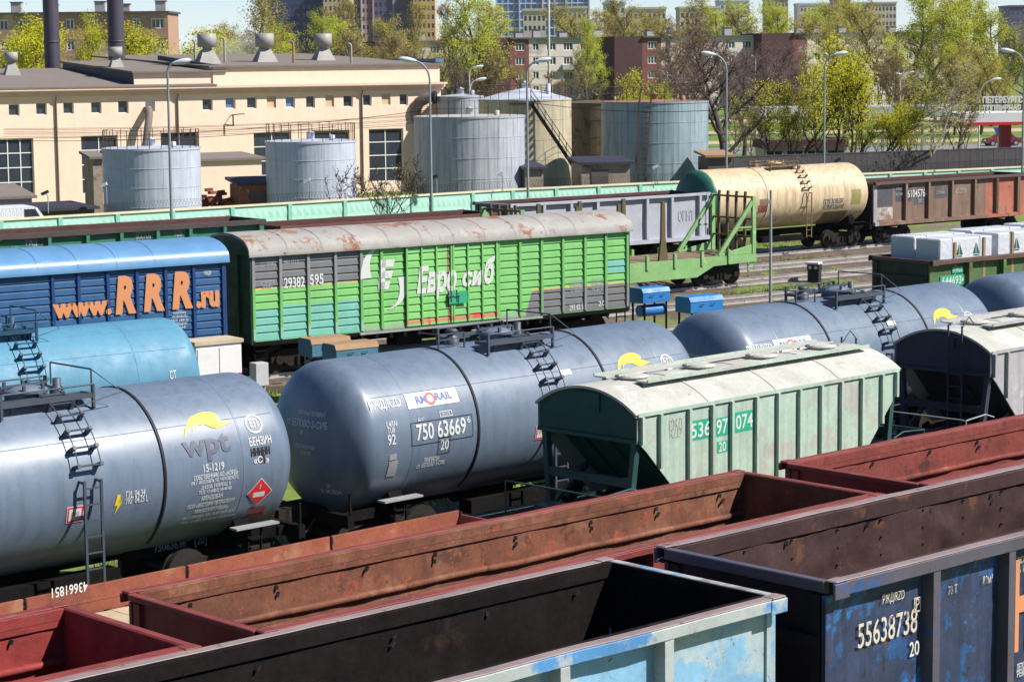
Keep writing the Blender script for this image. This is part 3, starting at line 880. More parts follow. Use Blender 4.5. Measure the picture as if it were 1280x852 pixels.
B2 = gondola(TB, s2, 'rust red gondola in front of the two hopper wagons', 12.4, 1.56, 3.35, M['b_out'], M['br_in'], M['b_rim'], M['b_out'],
        [-6.0, -4.4, -2.64, -.88, .88, 2.64, 4.4, 6.0], G_NEAR, rimh=.12, dent=.034)
s3 = TB.s_at(77, 1.57, 3.35) - 6.2
B3 = gondola(TB, s3, 'bright red gondola coupled behind the orange brown one, only its end showing', 12.4, 1.56, 3.35, M['b_out'], M['bl_in'], M['b_rim'], M['b_out'],
        [-6.0, -4.4, -2.64, -.88, .88, 2.64, 4.4, 6.0], G_NEAR, rimh=.12, dent=.034)

# ---- flat wagon with low drop sides
M['board'] = paint('orange_rust_board', (.24, .066, .036), .8, .35, patch=[((.24, .11, .06), .56, 1.1)], rust=[((.16, .05, .03), .62, 2.5)], streak=.2, bump=(.4, 6))
M['board_red'] = paint('red_board', (.20, .045, .035), .7, .25)
M['plank'] = paint('pale_plank_floor', (.42, .33, .22), .85, .25, streak=.0)
def drop_side(track, s, label, L):
    root = thing('drop_side_wagon', label, 'flat wagon', track.w(s), track.a)
    hx = L/2; zf, zt = 1.0, 1.48; w = 1.38
    f = MB()
    for i in range(int(L/.2)): f.box(-hx+.02+i*.2, -hx+.21+i*.2, -w+.08, w-.08, zf-.06, zf + (.004 if i % 2 else 0), M['plank'])
    f.box(-hx, hx, -.3, .3, .75, zf-.061, M['under'])
    for sy in (-1, 1): f.box(-hx, hx, sy*(w-.1)-.06, sy*(w-.1)+.06, .82, zf-.01, M['board_red'])
    f.build('floor', root)
    n = 4
    for sy in (-1, 1):
        for k in range(n):
            x0 = -hx + L*k/n + .03; x1 = -hx + L*(k+1)/n - .03
            b = MB(); b.box(x0, x1, sy*w-.03, sy*w+.03, zf+.005, zt, M['board'])
            b.box(x0, x1, sy*(w-.034)-.004, sy*(w-.034)+.004, zf+.2, zf+.24, M['board'])
            for q in range(3):
                xx = x0+.5+q*(x1-x0-1)/2; b.box(xx-.05, xx+.05, sy*(w+.03), sy*(w+.06), zf-.15, zt-.06, M['board_red'])
            o = b.build('side_board', root, bevel=.008)
            l = MB(); l.tube([(x1+.03, sy*(w-.05), zt-.02), (x1+.03, sy*(w-.06), zt-.14)], .025, M['black'], 6); l.build('latch', o)
    for sx in (-1, 1):
        b = MB(); b.box(sx*hx-.03, sx*hx+.03, -w+.04, w-.04, zf, zt-.08, M['board_red']); b.build('end_board', root, bevel=.008)
        for sy in (-.9, .9): 
            h = MB(); h.tube([(sx*(hx+.12), sy, 1.0), (sx*(hx+.16), sy, 1.3)], .05, M['red'], 8); h.build('signal_bracket', root)
    for x in (-4.3, 4.3): add_bogie(root, x)
    add_couplers(root, hx, hx+.6)
    lt = Lettering()
    ss, zz = track.plane(86, 736, w-.036)
    lt.put(text_bm('43661851', .17, .012, .8), lambda a, b: (ss - s - a, w-.040, zz - b), M['white'])
    lt.build(root)
    return root
s = TC2.s_at(574, 1.38, 1.48) - 6.7
drop_side(TC2, s, 'low sided flat wagon with rusty orange boards beneath the grey tank wagons', 13.4)

# ---- hopper wagons
M['hop_side'] = paint('pale_mint_side', (.38, .49, .40), .7, .18, patch=[((.40, .40, .35), .53, .7), ((.20, .38, .28), .64, 1.2)], rust=[((.15, .13, .11), .66, 2.4), ((.03, .20, .13), .71, 3.0)], streak=.4)
M['hop_roof'] = paint('cement_dusted_roof', (.42, .42, .375), .9, .2, patch=[((.50, .50, .475), .55, .9), ((.32, .32, .28), .6, 1.5)], rust=[((.17, .155, .13), .63, 2.4)], bump=(.3, 12))
M['hop_end'] = paint('dark_teal_end', (.010, .075, .066), .6, .3, spec=.3)
M['hop_frame'] = paint('dark_teal_frame', (.02, .075, .07), .6, .3)
M['hop2_side'] = paint('grey_mauve_side', (.36, .35, .37), .65, .15, patch=[((.46, .46, .46), .55, .7)], rust=[((.15, .11, .10), .68, 2.0)], streak=.4)
M['hop2_end'] = paint('dark_violet_end', (.035, .034, .062), .65, .3)
M['patch_green'] = paint('green_number_patch', (.015, .34, .19), .6, .1)
def let_hop(lt, tr, s, yo, root):
    T, S, at, fn = lettering_tools(lt, tr, s, 'wall', yo)
    G = M['patch_green']
    for (px, py, w_, h_) in ((875.5, 536.5, .66, .40), (902, 533, .46, .38), (930, 526, .62, .42), (903, 558, .34, .24)):
        S([rect(w_, h_)], px, py, G)
    T2, S2, a_, f_ = lettering_tools(lt, tr, s, 'wall', yo+.004)
    T2('536', 876, 537.5, .30, 24); T2('97', 902.5, 533.5, .30, 14); T2('074', 930.5, 527, .30, 21); T2('20', 903, 558.5, .2, 9)
    T2('РЖД', 845, 530, .2, 17, M['hop_roof']); T2('RZD', 845, 541, .2, 15, M['hop_roof'])
G_HOP = 'hopper wagons in front of the grey tank wagons'
s = (TC.s_at(800, -1.34, 3.43) + TC.s_at(1120, -1.34, 3.43)) / 2
RIBX = [max(-4.28, min(4.28, TC.s_at(p_, -1.34, 3.2) - s)) for p_ in (801, 824, 860, 889, 913, 944, 971, 998, 1025, 1050, 1076, 1101, 1119)]
hopper(TC, s, 'mint green hopper wagon with cream roof and white number on green patches', 4.32, 1.34, 3.43, 3.88, M['hop_side'], M['hop_roof'], M['hop_end'], M['hop_frame'], RIBX, G_HOP, let_hop, ladder_left=False)
hopper(TC, s+12.3, 'mauve grey hopper wagon with dark violet end and ladder', 4.32, 1.34, 3.43, 3.88, M['hop2_side'], M['hop_roof'], M['hop2_end'], M['hop2_end'], RIBX, G_HOP, None)

# ---- grey tank wagons
CAT = [[((x-847)/185, (224-y)/185) for x, y in ((755,258),(768,232),(785,212),(805,200),(830,193),(855,190),(880,193),(893,200),(902,210),(893,219),(915,228),(938,233),(905,240),(878,245),(862,240),(842,228),(818,226),(800,232),(790,244),(797,226),(785,232),(770,244))]]
def emblem(S, px, py, w):
    for p in CAT: S([[(x*w, y*w*1.1) for x, y in p]], px, py, M['yellow'], .1)
def lab_red(S, T, px, py):
    S([rect(.36, .32)], px, py, M['white']); S(frame_polys(.33, .29, .03), px, py, M['red'], lift=.004)
    T('ГРУЗ', px, py, .07, 9, M['darkred'], .0, flip=1)
def let_d1(lt, tr, s, R, zc, root):
    T, S, at, fn = lettering_tools(lt, tr, s, 'cyl', R, zc)
    T3, S3, *_ = lettering_tools(lt, tr, s, 'cyl', R+.005, zc)
    emblem(S, 257, 528, 1.18)
    T('wpt', 258, 555, .42, 61, M['logo_grey'], .03)
    T('15-1219', 267, 584, .15, 26); W = M['white']
    T('СОБСТВЕННИК АО «НОРД»', 270, 593.5, .085, 55, W, .01); T('РФ, Г. ЯРОСЛАВЛЬ, УЛ. ЧАЙКОВСКОГО', 269, 600, .07, 58, W, .008)
    T('Д.62/30, ПОМЕЩ. 5', 270, 606.5, .07, 36, W, .008); T('ТЕЛ. +7-(4852) 58-45-08', 269, 612.5, .07, 40, W, .008)
    T('АРЕНДОВАН', 265, 621, .09, 26, W, .01); T('ООО «ВЕСТЕРН ПЕТРОЛЕУМ', 264, 629, .085, 56, W, .01)
    T('ТРАНСПОРТЭЙШН»', 264, 636, .085, 40, W, .01); T('РФ, Г. МОСКВА, ПЕР. ГАЗЕТНЫЙ, Д.3А', 261, 642.5, .065, 60, W, .006)
    T('ТЕЛ. +7 (495) 252-05-60 info@wpt.ru', 260, 648, .065, 62, W, .006)
    S(ring_polys(.2, .035), 317, 529, W); T('ЕП', 317, 529, .17, 10, W, .02)
    T('БЕНЗИН', 325.5, 551, .16, 28, W, .015); T('ННННН', 326, 564, .14, 24, M['black'], .05)
    T('«С', 323, 575, .13, 11, W, .02); T('П', 329, 574, .15, 5, M['black'], .05); T('»', 334.5, 574, .13, 4, W, .02)
    S([[(0, -.31), (.31, 0), (0, .31), (-.31, 0)]], 324.5, 615, W)
    S3([[(0, -.29), (.29, 0), (0, .29), (-.29, 0)]], 324.5, 615, M['red'])
    T4, S4, *_ = lettering_tools(lt, tr, s, 'cyl', R+.009, zc)
    S4([rect(.28, .11)], 323.5, 617.5, W); T4('3', 325.5, 608, .09, None, W, .01)
    S3([rect(.42, .12)], 320.5, 637, M['darkred']); S3([rect(.42, .1)], 318.5, 644, M['darkred'])
    T('ГИ  04.34', 169.5, 617, .13, 24, W, .012); T('УКГ 04.25 L', 171, 624.5, .13, 28, W, .012)
    S([[(.05, .2), (-.02, .2), (-.08, -.02), (-.01, 0), (-.07, -.2), (.08, .04), (.01, .03)]], 147.5, 631, M['yellow'])
    lab_red(S, T3, 94, 642.5)
def let_d2(lt, tr, s, R, zc, root):
    T, S, at, fn = lettering_tools(lt, tr, s, 'cyl', R, zc); W = M['white']
    T3, S3, *_ = lettering_tools(lt, tr, s, 'cyl', R+.006, zc)
    S([rect(1.42, .34)], 540, 497, M['plate'])
    T3('RM', 526.5, 499.5, .17, 14, M['logo_blue'], .03); T3('RAIL', 554, 494.5, .17, 21, M['logo_blue'], .02)
    S3(ring_polys(.145, .055, 14), 537.8, 497.5, M['logo_red'])
    T('РЖД/RZD', 481, 505, .2, 41, W, .012)
    T('1,4АN', 489.5, 530, .12, 13, W, .012); T('ТU8', 489, 538, .12, 9, W, .012); T('92', 490, 550, .22, 10, W, .015)
    T('750 63669', 552, 537, .34, 62, W, .018); T('6', 586, 524.5, .13, 4, W, .01)
    S(frame_polys(1.72, .48, .012), 553.5, 537, M['strap'])
    T('20', 556, 556, .22, 10, W, .015); S(frame_polys(.34, .36, .014), 555.5, 556, M['strap'])
    T('66 м³', 526.5, 524, .08, 8, W, .004); S(frame_polys(.34, .12, .015), 557.5, 516.5, W); T('01119', 557.5, 516.5, .07, 9, W, .0)
    T('ПРИПИСАН', 539.5, 574, .10, 18, W, .012); T('ст. БЕЛОВО З-СИБ', 538.5, 580, .10, 33, W, .01)
    emblem(S, 790, 452, 1.18); T('wpt', 791, 467, .42, 40, M['logo_grey'], .03)
    S(ring_polys(.2, .035), 834, 452, W); T('ЕП', 834, 452, .17, 9, W, .02)
    lab_red(S, T3, 677, 540)
    S([rect(.34, .13)], 707, 465, M['plate'])
    S([rect(.2, .13)], 491.5, 571, M['steel']); S([rect(.24, .36)], 490.5, 585.5, M['steel'])
    # shaded dish
    def dish(y0, z0):
        def f(a, b):
            y = y0 - a; z = z0 + b; rr = min(.995, (y*y + (z-zc)**2)/1.6**2)
            return (-(4.78 + .72*math.sqrt(1-rr)) - .012, y, z)
        return f
    D = M['plate']
    for st, y, z, h, w in (('СРОЧНЫЙ ВОЗВРАТ', -.25, 3.32, .085, .7), ('ст БЕЛОВО З-СИБ', -.1, 3.1, .14, .75), ('ПР', .0, 2.92, .08, .7), ('ПОСТРОЕН ИВ7', -.1, 2.62, .08, .7), ('01.04.2021', -.12, 2.5, .08, .7), ('ДР', -.62, 1.84, .08, .7), ('01.04.2024', -.62, 1.72, .09, .9)):
        lt.put(text_bm(st, h, .015, w), dish(y, z-.2), D, .05)
def let_d3(lt, tr, s, R, zc, root):
    T, S, at, fn = lettering_tools(lt, tr, s, 'cyl', R, zc); W = M['white']
    T3, S3, *_ = lettering_tools(lt, tr, s, 'cyl', R+.006, zc)
    S([rect(1.42, .34)], 992, 429.5, M['plate'])
    T3('RM', 981, 431.5, .17, 11, M['logo_blue'], .03); T3('RAIL', 1002, 428, .17, 17, M['logo_blue'], .02); S3(ring_polys(.145, .055, 14), 989.5, 430, M['logo_red'])
    T('РЖД/RZD', 950, 436, .2, 33, W, .012)
    emblem(S, 1180, 394.5, 1.18); S(ring_polys(.2, .035), 1212, 397, W); T('ЕП', 1212, 397, .17, 7, W, .02)
    S([rect(.34, .13)], 1114, 403.5, M['plate'])
    def dish(y0, z0):
        def f(a, b):
            y = y0 - a; z = z0 + b; rr = min(.995, (y*y + (z-zc)**2)/1.6**2)
            return (-(4.78 + .72*math.sqrt(1-rr)) - .012, y, z)
        return f
    lt.put(text_bm('СРОЧНЫЙ ВОЗВРАТ', .085, .01, .7), dish(-.25, 3.12), M['white'], .05)
    lt.put(text_bm('ст БЕЛОВО З-СИБ', .14, .01, .75), dish(-.1, 2.9), M['white'], .05)
G_TANK = 'grey tank wagons coupled in one row'
TK = dict(R=1.6, zc=2.54, hc=4.78, xe=5.5, ladder_x=.3, mat=M['tank_grey'], strap=M['strap'], seams=(-3.84, 3.84), straps=(-2.0, 2.0), ladder_m=M['tank_metal'])
for k, (lab, fn) in enumerate((('grey tank wagon with a full yellow and grey emblem and a red diamond sign', let_d1), ('middle grey tank wagon with white number 750 63669 and oval red and blue plate', let_d2),
                         ('grey tank wagon behind the mint green hopper wagon', let_d3), ('grey tank wagon of which only one rounded end shows, beyond the mauve hopper wagon', None))):
    t = tank(TD, -6.01 + 12.02*k, lab, group=G_TANK, lettering=fn, **TK)
    if k == 0:
        lt = Lettering(); lt.put(text_bm('75063636⁰  [20]', .17, .01, .8), lambda a, b: (3.0+a, -.62, 1.02+b), M['dim_white']); 
        bl = MB(); bl.box(1.7, 4.3, -.6, -.45, .86, 1.2, M['under']); bb = bl.build('frame_beam', t); lt.build(bb)

# ---- pale blue tank and timber gondola on the next row
def let_e(lt, tr, s, R, zc, root):
    T, S, at, fn = lettering_tools(lt, tr, s, 'cyl', R, zc); T('СТ', 216.5, 469, .2, 8, M['white'], .02)
sE = TE2.s_at(246, -.6, 2.55) - 5.35
tank(TE2, sE, 'sky blue tank wagon with yellowed patches, behind the grey tank wagon', 1.5, 2.5, 4.75, 5.35, M['tank_blue'], M['tank_blue'], None, seams=(3.3,), straps=(), lettering=let_e, ladder_x=.6, ladder_m=paint('ladder_dark_blue', (.012, .06, .11), .6, .2))
M['tim_out'] = paint('mossy_green_paint', (.07, .13, .045), .7, .3, patch=[((.14, .09, .035), .54, .9), ((.10, .24, .05), .6, 1.0)], rust=[((.06, .035, .02), .6, 2)])
M['tim_rim'] = paint('brown_black_rim', (.10, .055, .045), .7, .3)
M['tim_end'] = paint('dark_green_end', (.018, .03, .024), .7, .3)
def let_tim(lt, tr, s, yo, root):
    T, S, at, fn = lettering_tools(lt, tr, s, 'wall', yo+.03)
    T2, S2, *_ = lettering_tools(lt, tr, s, 'wall', yo+.036)
    S([rect(1.5, .38)], 1194, 350, M['patch_green']); T2('64469347', 1194, 350.5, .28, 33, M['white'], .01)
    S([rect(.55, .22)], 1197, 337, M['patch_green']); T2('РЖД', 1197, 337, .13, 10, M['white'], 0)
sT = TE.s_at(1166.6, -1.5, 3.3) + 6.3
gondola(TE, sT, 'dark green gondola loaded with white wrapped timber packs', 12.6, 1.5, 3.3, M['tim_out'], M['tim_end'], M['tim_rim'], M['tim_end'],
        [-4.4, -2.64, -.88, .88, 2.64, 4.4, 6.1], None, let_tim, rimh=.16, seam=False, hooks=False)
M['wrap'] = paint('white_plastic_wrap', (.56, .58, .63), .42, .08, patch=[((.62, .66, .74), .6, 1.2)], bump=(.8, 5, .05))
M['wood'] = paint('raw_timber_stake', (.32, .20, .10), .8, .25, streak=.3)
M['firgreen'] = paint('dark_green_print', (.02, .09, .07), .6, .1)
places = ('nearest to the left end, near row', 'second from the left end, near row', 'third from the left end, near row', 'last in the near row')
for row in (0, 1):
    for k in range(4):
        x = -5.75 + k*2.95 + (.25 if row else 0); y = -.72 if row == 0 else .70
        b = MB(); hx, hy = 1.34, .56; z0, z1 = 1.23, 3.98 + .05*((k*7+row*3) % 3)
        vs = []; fs = []
        nx, nz = 10, 10
        b.box(-hx, hx, -hy, hy, 0, z1-z0, M['wrap'])
        w_ = thing('timber_pack', 'white wrapped timber pack, ' + (places[k] if row == 0 else places[k].replace('near row', 'far row')) + ' of the dark green gondola', 'timber pack',
                   TE.w(sT + x + hx, y, z0), TE.a, 'wrapped timber packs')
        link('wrapping', b.mesh('wrapping'), w_, None, .04)
        for xx in (-.7, .7): st = MB(); st.box(xx-.02, xx+.02, -hy-.006, hy+.006, z1-z0-1.2, z1-z0+.006, M['dim_white']); st.build('strap', w_)
        if row == 0:
            lt = Lettering(); h = z1-z0-.4
            for q in (-.35, .5):
                lt.shape([[(-.16, -.18), (-.02, -.18), (-.02, .2)], [(.02, .2), (.02, -.18), (.18, -.18)], [(-.12, -.25), (.14, -.25), (.14, -.21), (-.12, -.21)]], on_wall(q, h, -hy-.008), M['firgreen'])
            lt.build(w_)
for k in range(7):
    b = MB(); b.bar((0, 0, 0), (0, 0, 2.62 + .1*(k % 3)), .11, .13, M['wood'])
    x = -5.0 + k*1.48
    o = b.build('wooden_stake', None, TE.w(sT + x, -1.27 , 1.23), bevel=.01); o.rotation_euler = (0, 0, TE.a)
    tag(o, ['first', 'second', 'third', 'fourth', 'fifth', 'sixth', 'seventh'][k] + ' rough wooden stake from the left along the near side of the timber load', 'stake', 'wooden stakes of the timber load')

# ---- covered wagons
BLUE = (.008, .074, .20)
M['rrr'] = paint('royal_blue_side', BLUE, .5, .15, streak=.3, zones=[(-20, -.55, 1, 4.2, (.010, .05, .14)), (-2.05, -.55, 1, 4.2, (.022, .045, .11))])
M['rrr_rib'] = paint('royal_blue_rib', (.006, .043, .165), .5, .15)
M['rrr_roof'] = paint('pale_blue_roof', (.11, .25, .44), .36, .12, rust=[((.10, .25, .5), .66, 1.2)])
M['rrr_end'] = paint('navy_end', (.010, .045, .12), .55, .2)
GREEN = (.165, .44, .125); TEAL = (.14, .40, .33); GREY = (.14, .14, .15)
M['es_side'] = paint('bright_green_side', GREEN, .5, .12, streak=.18, rust=[((.20, .12, .05), .735, 2.4)],
    zones=[(-7.9, -3.72, 2.92, 4.1, GREY), (-3.72, -2.9, 3.25, 4.1, GREY, -.55), (-7.9, -3.72, 2.88, 2.92, (.55, .33, .08)),
           (-7.82, -6.75, 1.2, 2.22, TEAL), (-6.7, -5.72, 1.2, 2.30, TEAL), (-5.66, -4.7, 1.2, 2.30, TEAL), (-4.62, -3.74, 1.2, 2.32, TEAL),
           (-3.7, 3.2, 1.2, 1.32, (.28, .30, .26)), (2.75, 8, 1.2, 2.08, GREY, -.35), (2.75, 8, 2.08, 2.13, (.6, .36, .1), -.35), (6.75, 7.75, 2.5, 2.95, TEAL)])
M['es_rib'] = paint('green_rib', (.15, .41, .115), .5, .12, zones=[(-7.9, -3.6, 2.9, 4.1, (.24, .24, .26)), (3.9, 8, 1.1, 2.1, (.22, .22, .24)), (-7.9, -3.6, 1.1, 1.6, (.25, .45, .33))])
M['es_door'] = paint('green_door', (.18, .47, .135), .5, .12, streak=.15, zones=[(-2.0, 2.0, 1.3, 1.46, (.42, .20, .10)), (-.18, -.1, 1.2, 4.0, (.25, .10, .06)), (-1.98, -1.9, 1.2, 1.75, (.6, .06, .05)), (-1.0, -.9, 1.2, 1.5, (.6, .06, .05)), (.9, 1.2, 1.3, 1.5, (.6, .06, .05))])
M['es_roof'] = paint('grey_rusting_roof', (.31, .295, .275), .7, .15, patch=[((.34, .33, .31), .57, .7)], rust=[((.25, .12, .075), .545, .75), ((.16, .09, .06), .60, 2.5)], streak=0)
M['es_end'] = paint('shaded_green_boxcar_end', (.008, .06, .018), .55, .2)  # the wagon's green taken near black, end shadow painted in
R0 = 7.85
ribs_es = [-7.8, -6.78, -5.72, -4.67, -3.66, -2.85, 2.0, 2.95, 3.9, 4.85, 5.85, 6.8, 7.8]
def let_es(lt, tr, s, yo, root):
    T, S, at, fn = lettering_tools(lt, tr, s, 'wall', yo + .02); W = M['white']
    T('29382', 368, 353.5, .34, 26, W, .02); T('595', 396, 349.5, .34, 17, W, .02)
    T6, S6, *_ = lettering_tools(lt, tr, s, 'wall', yo+.068)
    DR = ([-1.855+j*.6117 for j in range(4)] + [.07+j*.6117 for j in range(4)], .03, 1.459); WR = (ribs_es, .05, 1.424)
    T6('Евро', 545, 351, .84, 50, W, .04, shear=.25, ribs=DR); T6('си', 589, 347, .60, 26, W, .04, shear=.25, ribs=DR); T6('б', 610, 340, .86, 14, W, .04, shear=.25, ribs=DR)
    for i, (x, y) in enumerate(((335, 330.5), (364, 327))): T('ВЯЗ 17,5 т' if i else 'СТ ПРИП', x, y, .13, 18, M['dim_white'], .01)
    T('НЕ ГРУЗИТЬ', 334, 354, .12, 18, M['dim_white'], .01); T('ЗЕРНО', 334, 358, .1, 12, M['dim_white'], .01)
    for k in range(5): T('ТЕЛ. 8 800 ВАГОН', 721, 352+k*3, .1, 16, M['dim_white'], .01); T('СПБ ОКТ ЖД', 747, 350+k*3, .1, 15, M['dim_white'], .01)
    T('293 82 595', 723, 384, .2, 22, W, .01); T('20', 752, 379.5, .18, 8, W, .01)
    # emblem: two crescents and a three bar letter
    def arc(cx, cy, rx, ry, a0, a1, t0, t1, n=12):
        out = []
        for i in range(n):
            def P(u, side):
                a = math.radians(a0 + (a1-a0)*u); t = (t0 + (t1-t0)*u) if True else 0
                k = 1 - (t if side else 0)
                return (cx + rx*k*math.cos(a), cy + ry*math.sin(a)*(1 - (t*.35 if side else 0)))
            out.append([P(i/n, 0), P((i+1)/n, 0), P((i+1)/n, 1), P(i/n, 1)])
        return out
    S(arc(-.05, 0, .95, 1.05, 95, 182, .08, .5), 481, 345, W, ribs=WR)
    S(arc(.05, -.1, .95, 1.05, 275, 362, .08, .5), 481, 345, W, ribs=WR)
    for dz, x0, x1 in ((.42, -.18, .42), (.05, -.18, .34), (-.32, -.28, .22)):
        S([[(x0, dz-.13), (x1-.08, dz-.13), (x1, dz+.13), (x0+.08, dz+.13)]], 481, 345, W, ribs=WR)
    S([[(-.28, -.45), (-.02, -.45), (.06, .55), (-.18, .55)]], 481, 345, W, ribs=WR)
    lt2 = Lettering(); T5, S5, *_ = lettering_tools(lt2, tr, s, 'wall', yo+.15)
    S5([rect(.36, .42)], 567, 372, M['patch_green']); S5([rect(.36, .42)], 579, 371, M['patch_green'])
    q = lt2.build(root, 'lock_plate')
s = TF.s_at(317, -1.4, 1.2) + 7.85
sF = s
boxcar(TF, s, 'bright green covered wagon with white cyrillic name, grey corner panel and rust streaked roof', 15.7, 1.4, 1.2, 4.05, 4.68, M['es_side'], M['es_end'], M['es_roof'], M['es_rib'], ribs_es, (-1.9, 1.95), 'covered wagons side by side in one row', let_es, doorm=M['es_door'], coupL=16.9)
def let_rr(lt, tr, s, yo, root):
    T, S, at, fn = lettering_tools(lt, tr, s, 'wall', yo + .05); O = M['orange_text']
    WR = ([TF.plane(p_, 370, -1.4)[0]-s for p_ in (243, 208, 172, 135.5, 99, 66.5)], .05, 1.424)
    T('www.', 104, 384, .56, 74, O, .06, ribs=WR); 
    for px, py in ((155, 371), (190.5, 368), (226, 365)): T('R', px, py, 1.08, 26, O, .06, shear=.15, ribs=WR)
    T('.ru', 260, 371, .66, 29, O, .06, ribs=WR)
    for k in range(5): T(('ПОЛИМЕРНЫЕ', 'МАТЕРИАЛЫ', 'ТЕЛ. (3812)', 'ЗАПРЕЩЕНО', 'ОСКАР')[k], 224.5, 391+k*4.6, .075, 22-abs(k-2)*3, M['white'], .01)
    T('ГИБДР', 259.5, 341.5, .12, 9, M['white'], .01)
s2 = TF.s_at(283, -1.4, 1.3) - 7.85
boxcar(TF, s2, 'royal blue covered wagon with big orange web address and pale blue roof', 15.7, 1.4, 1.3, 3.95, 4.6, M['rrr'], M['rrr_end'], M['rrr_roof'], M['rrr_rib'], [7.8] + [TF.plane(p_, 370, -1.4)[0]-s2 for p_ in (243, 208, 172, 135.5, 99, 66.5)] + [-3.6, -4.5, -5.4, -6.3, -7.8], (-3.4, -.95), 'covered wagons side by side in one row', let_rr, coupL=16.8)

# ---- bulkhead flat wagon
M['lime'] = paint('light_green_frame', (.21, .39, .15), .6, .2, rust=[((.15, .11, .06), .64, 2.0)], patch=[((.36, .52, .26), .6, 1.2)])
M['stake_dark'] = paint('rusty_olive_stake', (.10, .085, .03), .7, .3, rust=[((.14, .06, .03), .56, 2)])
M['deck'] = paint('brown_deck', (.22, .16, .10), .85, .25)
def bulkhead(track, s, label, L):
    root = thing('bulkhead_wagon', label, 'flat wagon', track.w(s), track.a)
    hx = L/2; w = 1.42; zd = 1.35; zt = 3.95; g = M['lime']
    for sy in (-1, 1):
        d = MB()
        d.extrude_y([(-hx, zd), (-hx, zd-.35), (-hx+2.6, zd-.42), (-hx+3.6, zd-.85), (hx-3.6, zd-.85), (hx-2.6, zd-.42), (hx, zd-.35), (hx, zd)], sy*w-.04, sy*w+.04, g)
        for i in range(int(L/1.6)):
            x = -hx+.5+i*1.6; d.box(x-.07, x+.07, sy*w-.1 if sy < 0 else sy*w-.02, sy*w+.02 if sy < 0 else sy*w+.1, zd-.35, zd+.28, g)
        d.build('side_sill', root)
    d = MB()
    for x in (-hx, hx): d.box(x-.06, x+.06, -w+.05, w-.05, zd-.4, zd-.005, g)
    d.box(-hx, hx, -.3, .3, .6, zd-.1, M['under'])
    d.build('underframe', root)
    f = MB()
    for i in range(int(L/.25)): f.box(-hx+.07+i*.25, -hx+.30+i*.25, -w+.05, w-.05, zd-.08, zd + (.01 if i % 3 else .0), M['deck'])
    f.build('deck', root)
    for sx in (-1, 1):
        b = MB(); x = sx*(hx-.12)
        for sy in (-1, 1):
            y = sy*(w-.05)
            b.box(x-.11, x+.11, y-.07, y+.07, zd+.01, zt, g)
            b.bar((x-sx*.08, y, zt-.25), (x-sx*2.1, y, zd+.02), .12, .2, g)
            b.bar((x, y, zd+1.2), (x-sx*1.1, y, zd+1.2), .06, .08, g)
            b.add([(x-sx*.1, y-.03, zd+.01), (x-sx*2.4, y-.03, zd+.01), (x-sx*.1, y-.03, zd+.42), (x-sx*.1, y+.03, zd+.01), (x-sx*2.4, y+.03, zd+.01), (x-sx*.1, y+.03, zd+.42)], [(0, 1, 2), (5, 4, 3), (0, 3, 4, 1), (1, 4, 5, 2), (2, 5, 3, 0)], g)
        b.build('bulkhead_frame', root, bevel=.01)
        h = MB()
        for z in (zd+.75, zd+1.55, zt-.06): h.box(x-.05, x+.05, -w+.03, w-.03, z-.04, z+.04, M['stake_dark'])
        for k in range(4):
            y = -w+.55 + k*(2*w-1.1)/3
            h.tube([(x-sx*.06, y, zd), (x-sx*.08, y, zd+1.3), (x-sx*.06, y, zt-.1), (x-sx*.02, y, zt+.18)], .075, M['stake_dark'], 6)
        h.build('bulkhead_bar', root)
    for x in (-hx+3.1, -hx+5.4, -hx+7.9):
        for sy in (-1, 1):
            st = MB(); y = sy*(w-.08)
            st.add([(x-.26, y-.06, zd+.01), (x+.26, y-.06, zd+.01), (x+.26, y+.06, zd+.01), (x-.26, y+.06, zd+.01), (x-.12, y-.05, zd+1.0), (x+.12, y-.05, zd+1.0), (x+.12, y+.05, zd+1.0), (x-.12, y+.05, zd+1.0), (x-.09, y-.05, zt), (x+.09, y-.05, zt), (x+.09, y+.05, zt), (x-.09, y+.05, zt)],
                   [(0, 1, 5, 4), (1, 2, 6, 5), (2, 3, 7, 6), (3, 0, 4, 7), (4, 5, 9, 8), (5, 6, 10, 9), (6, 7, 11, 10), (7, 4, 8, 11), (8, 9, 10, 11), (0, 3, 2, 1)], M['stake_dark'])
            st.build('stake', root)
    for x in (-L*.36, L*.36): add_bogie(root, x)
    add_couplers(root, hx, hx+.6)
    link('step', steps_mesh(g), root, (hx-.3, -w, 0))
s = TG.s_at(945, -1.42, 1.35) - 6.7
bulkhead(TG, s, 'light green flat wagon with slatted end bulkhead and dark stakes', 13.4)

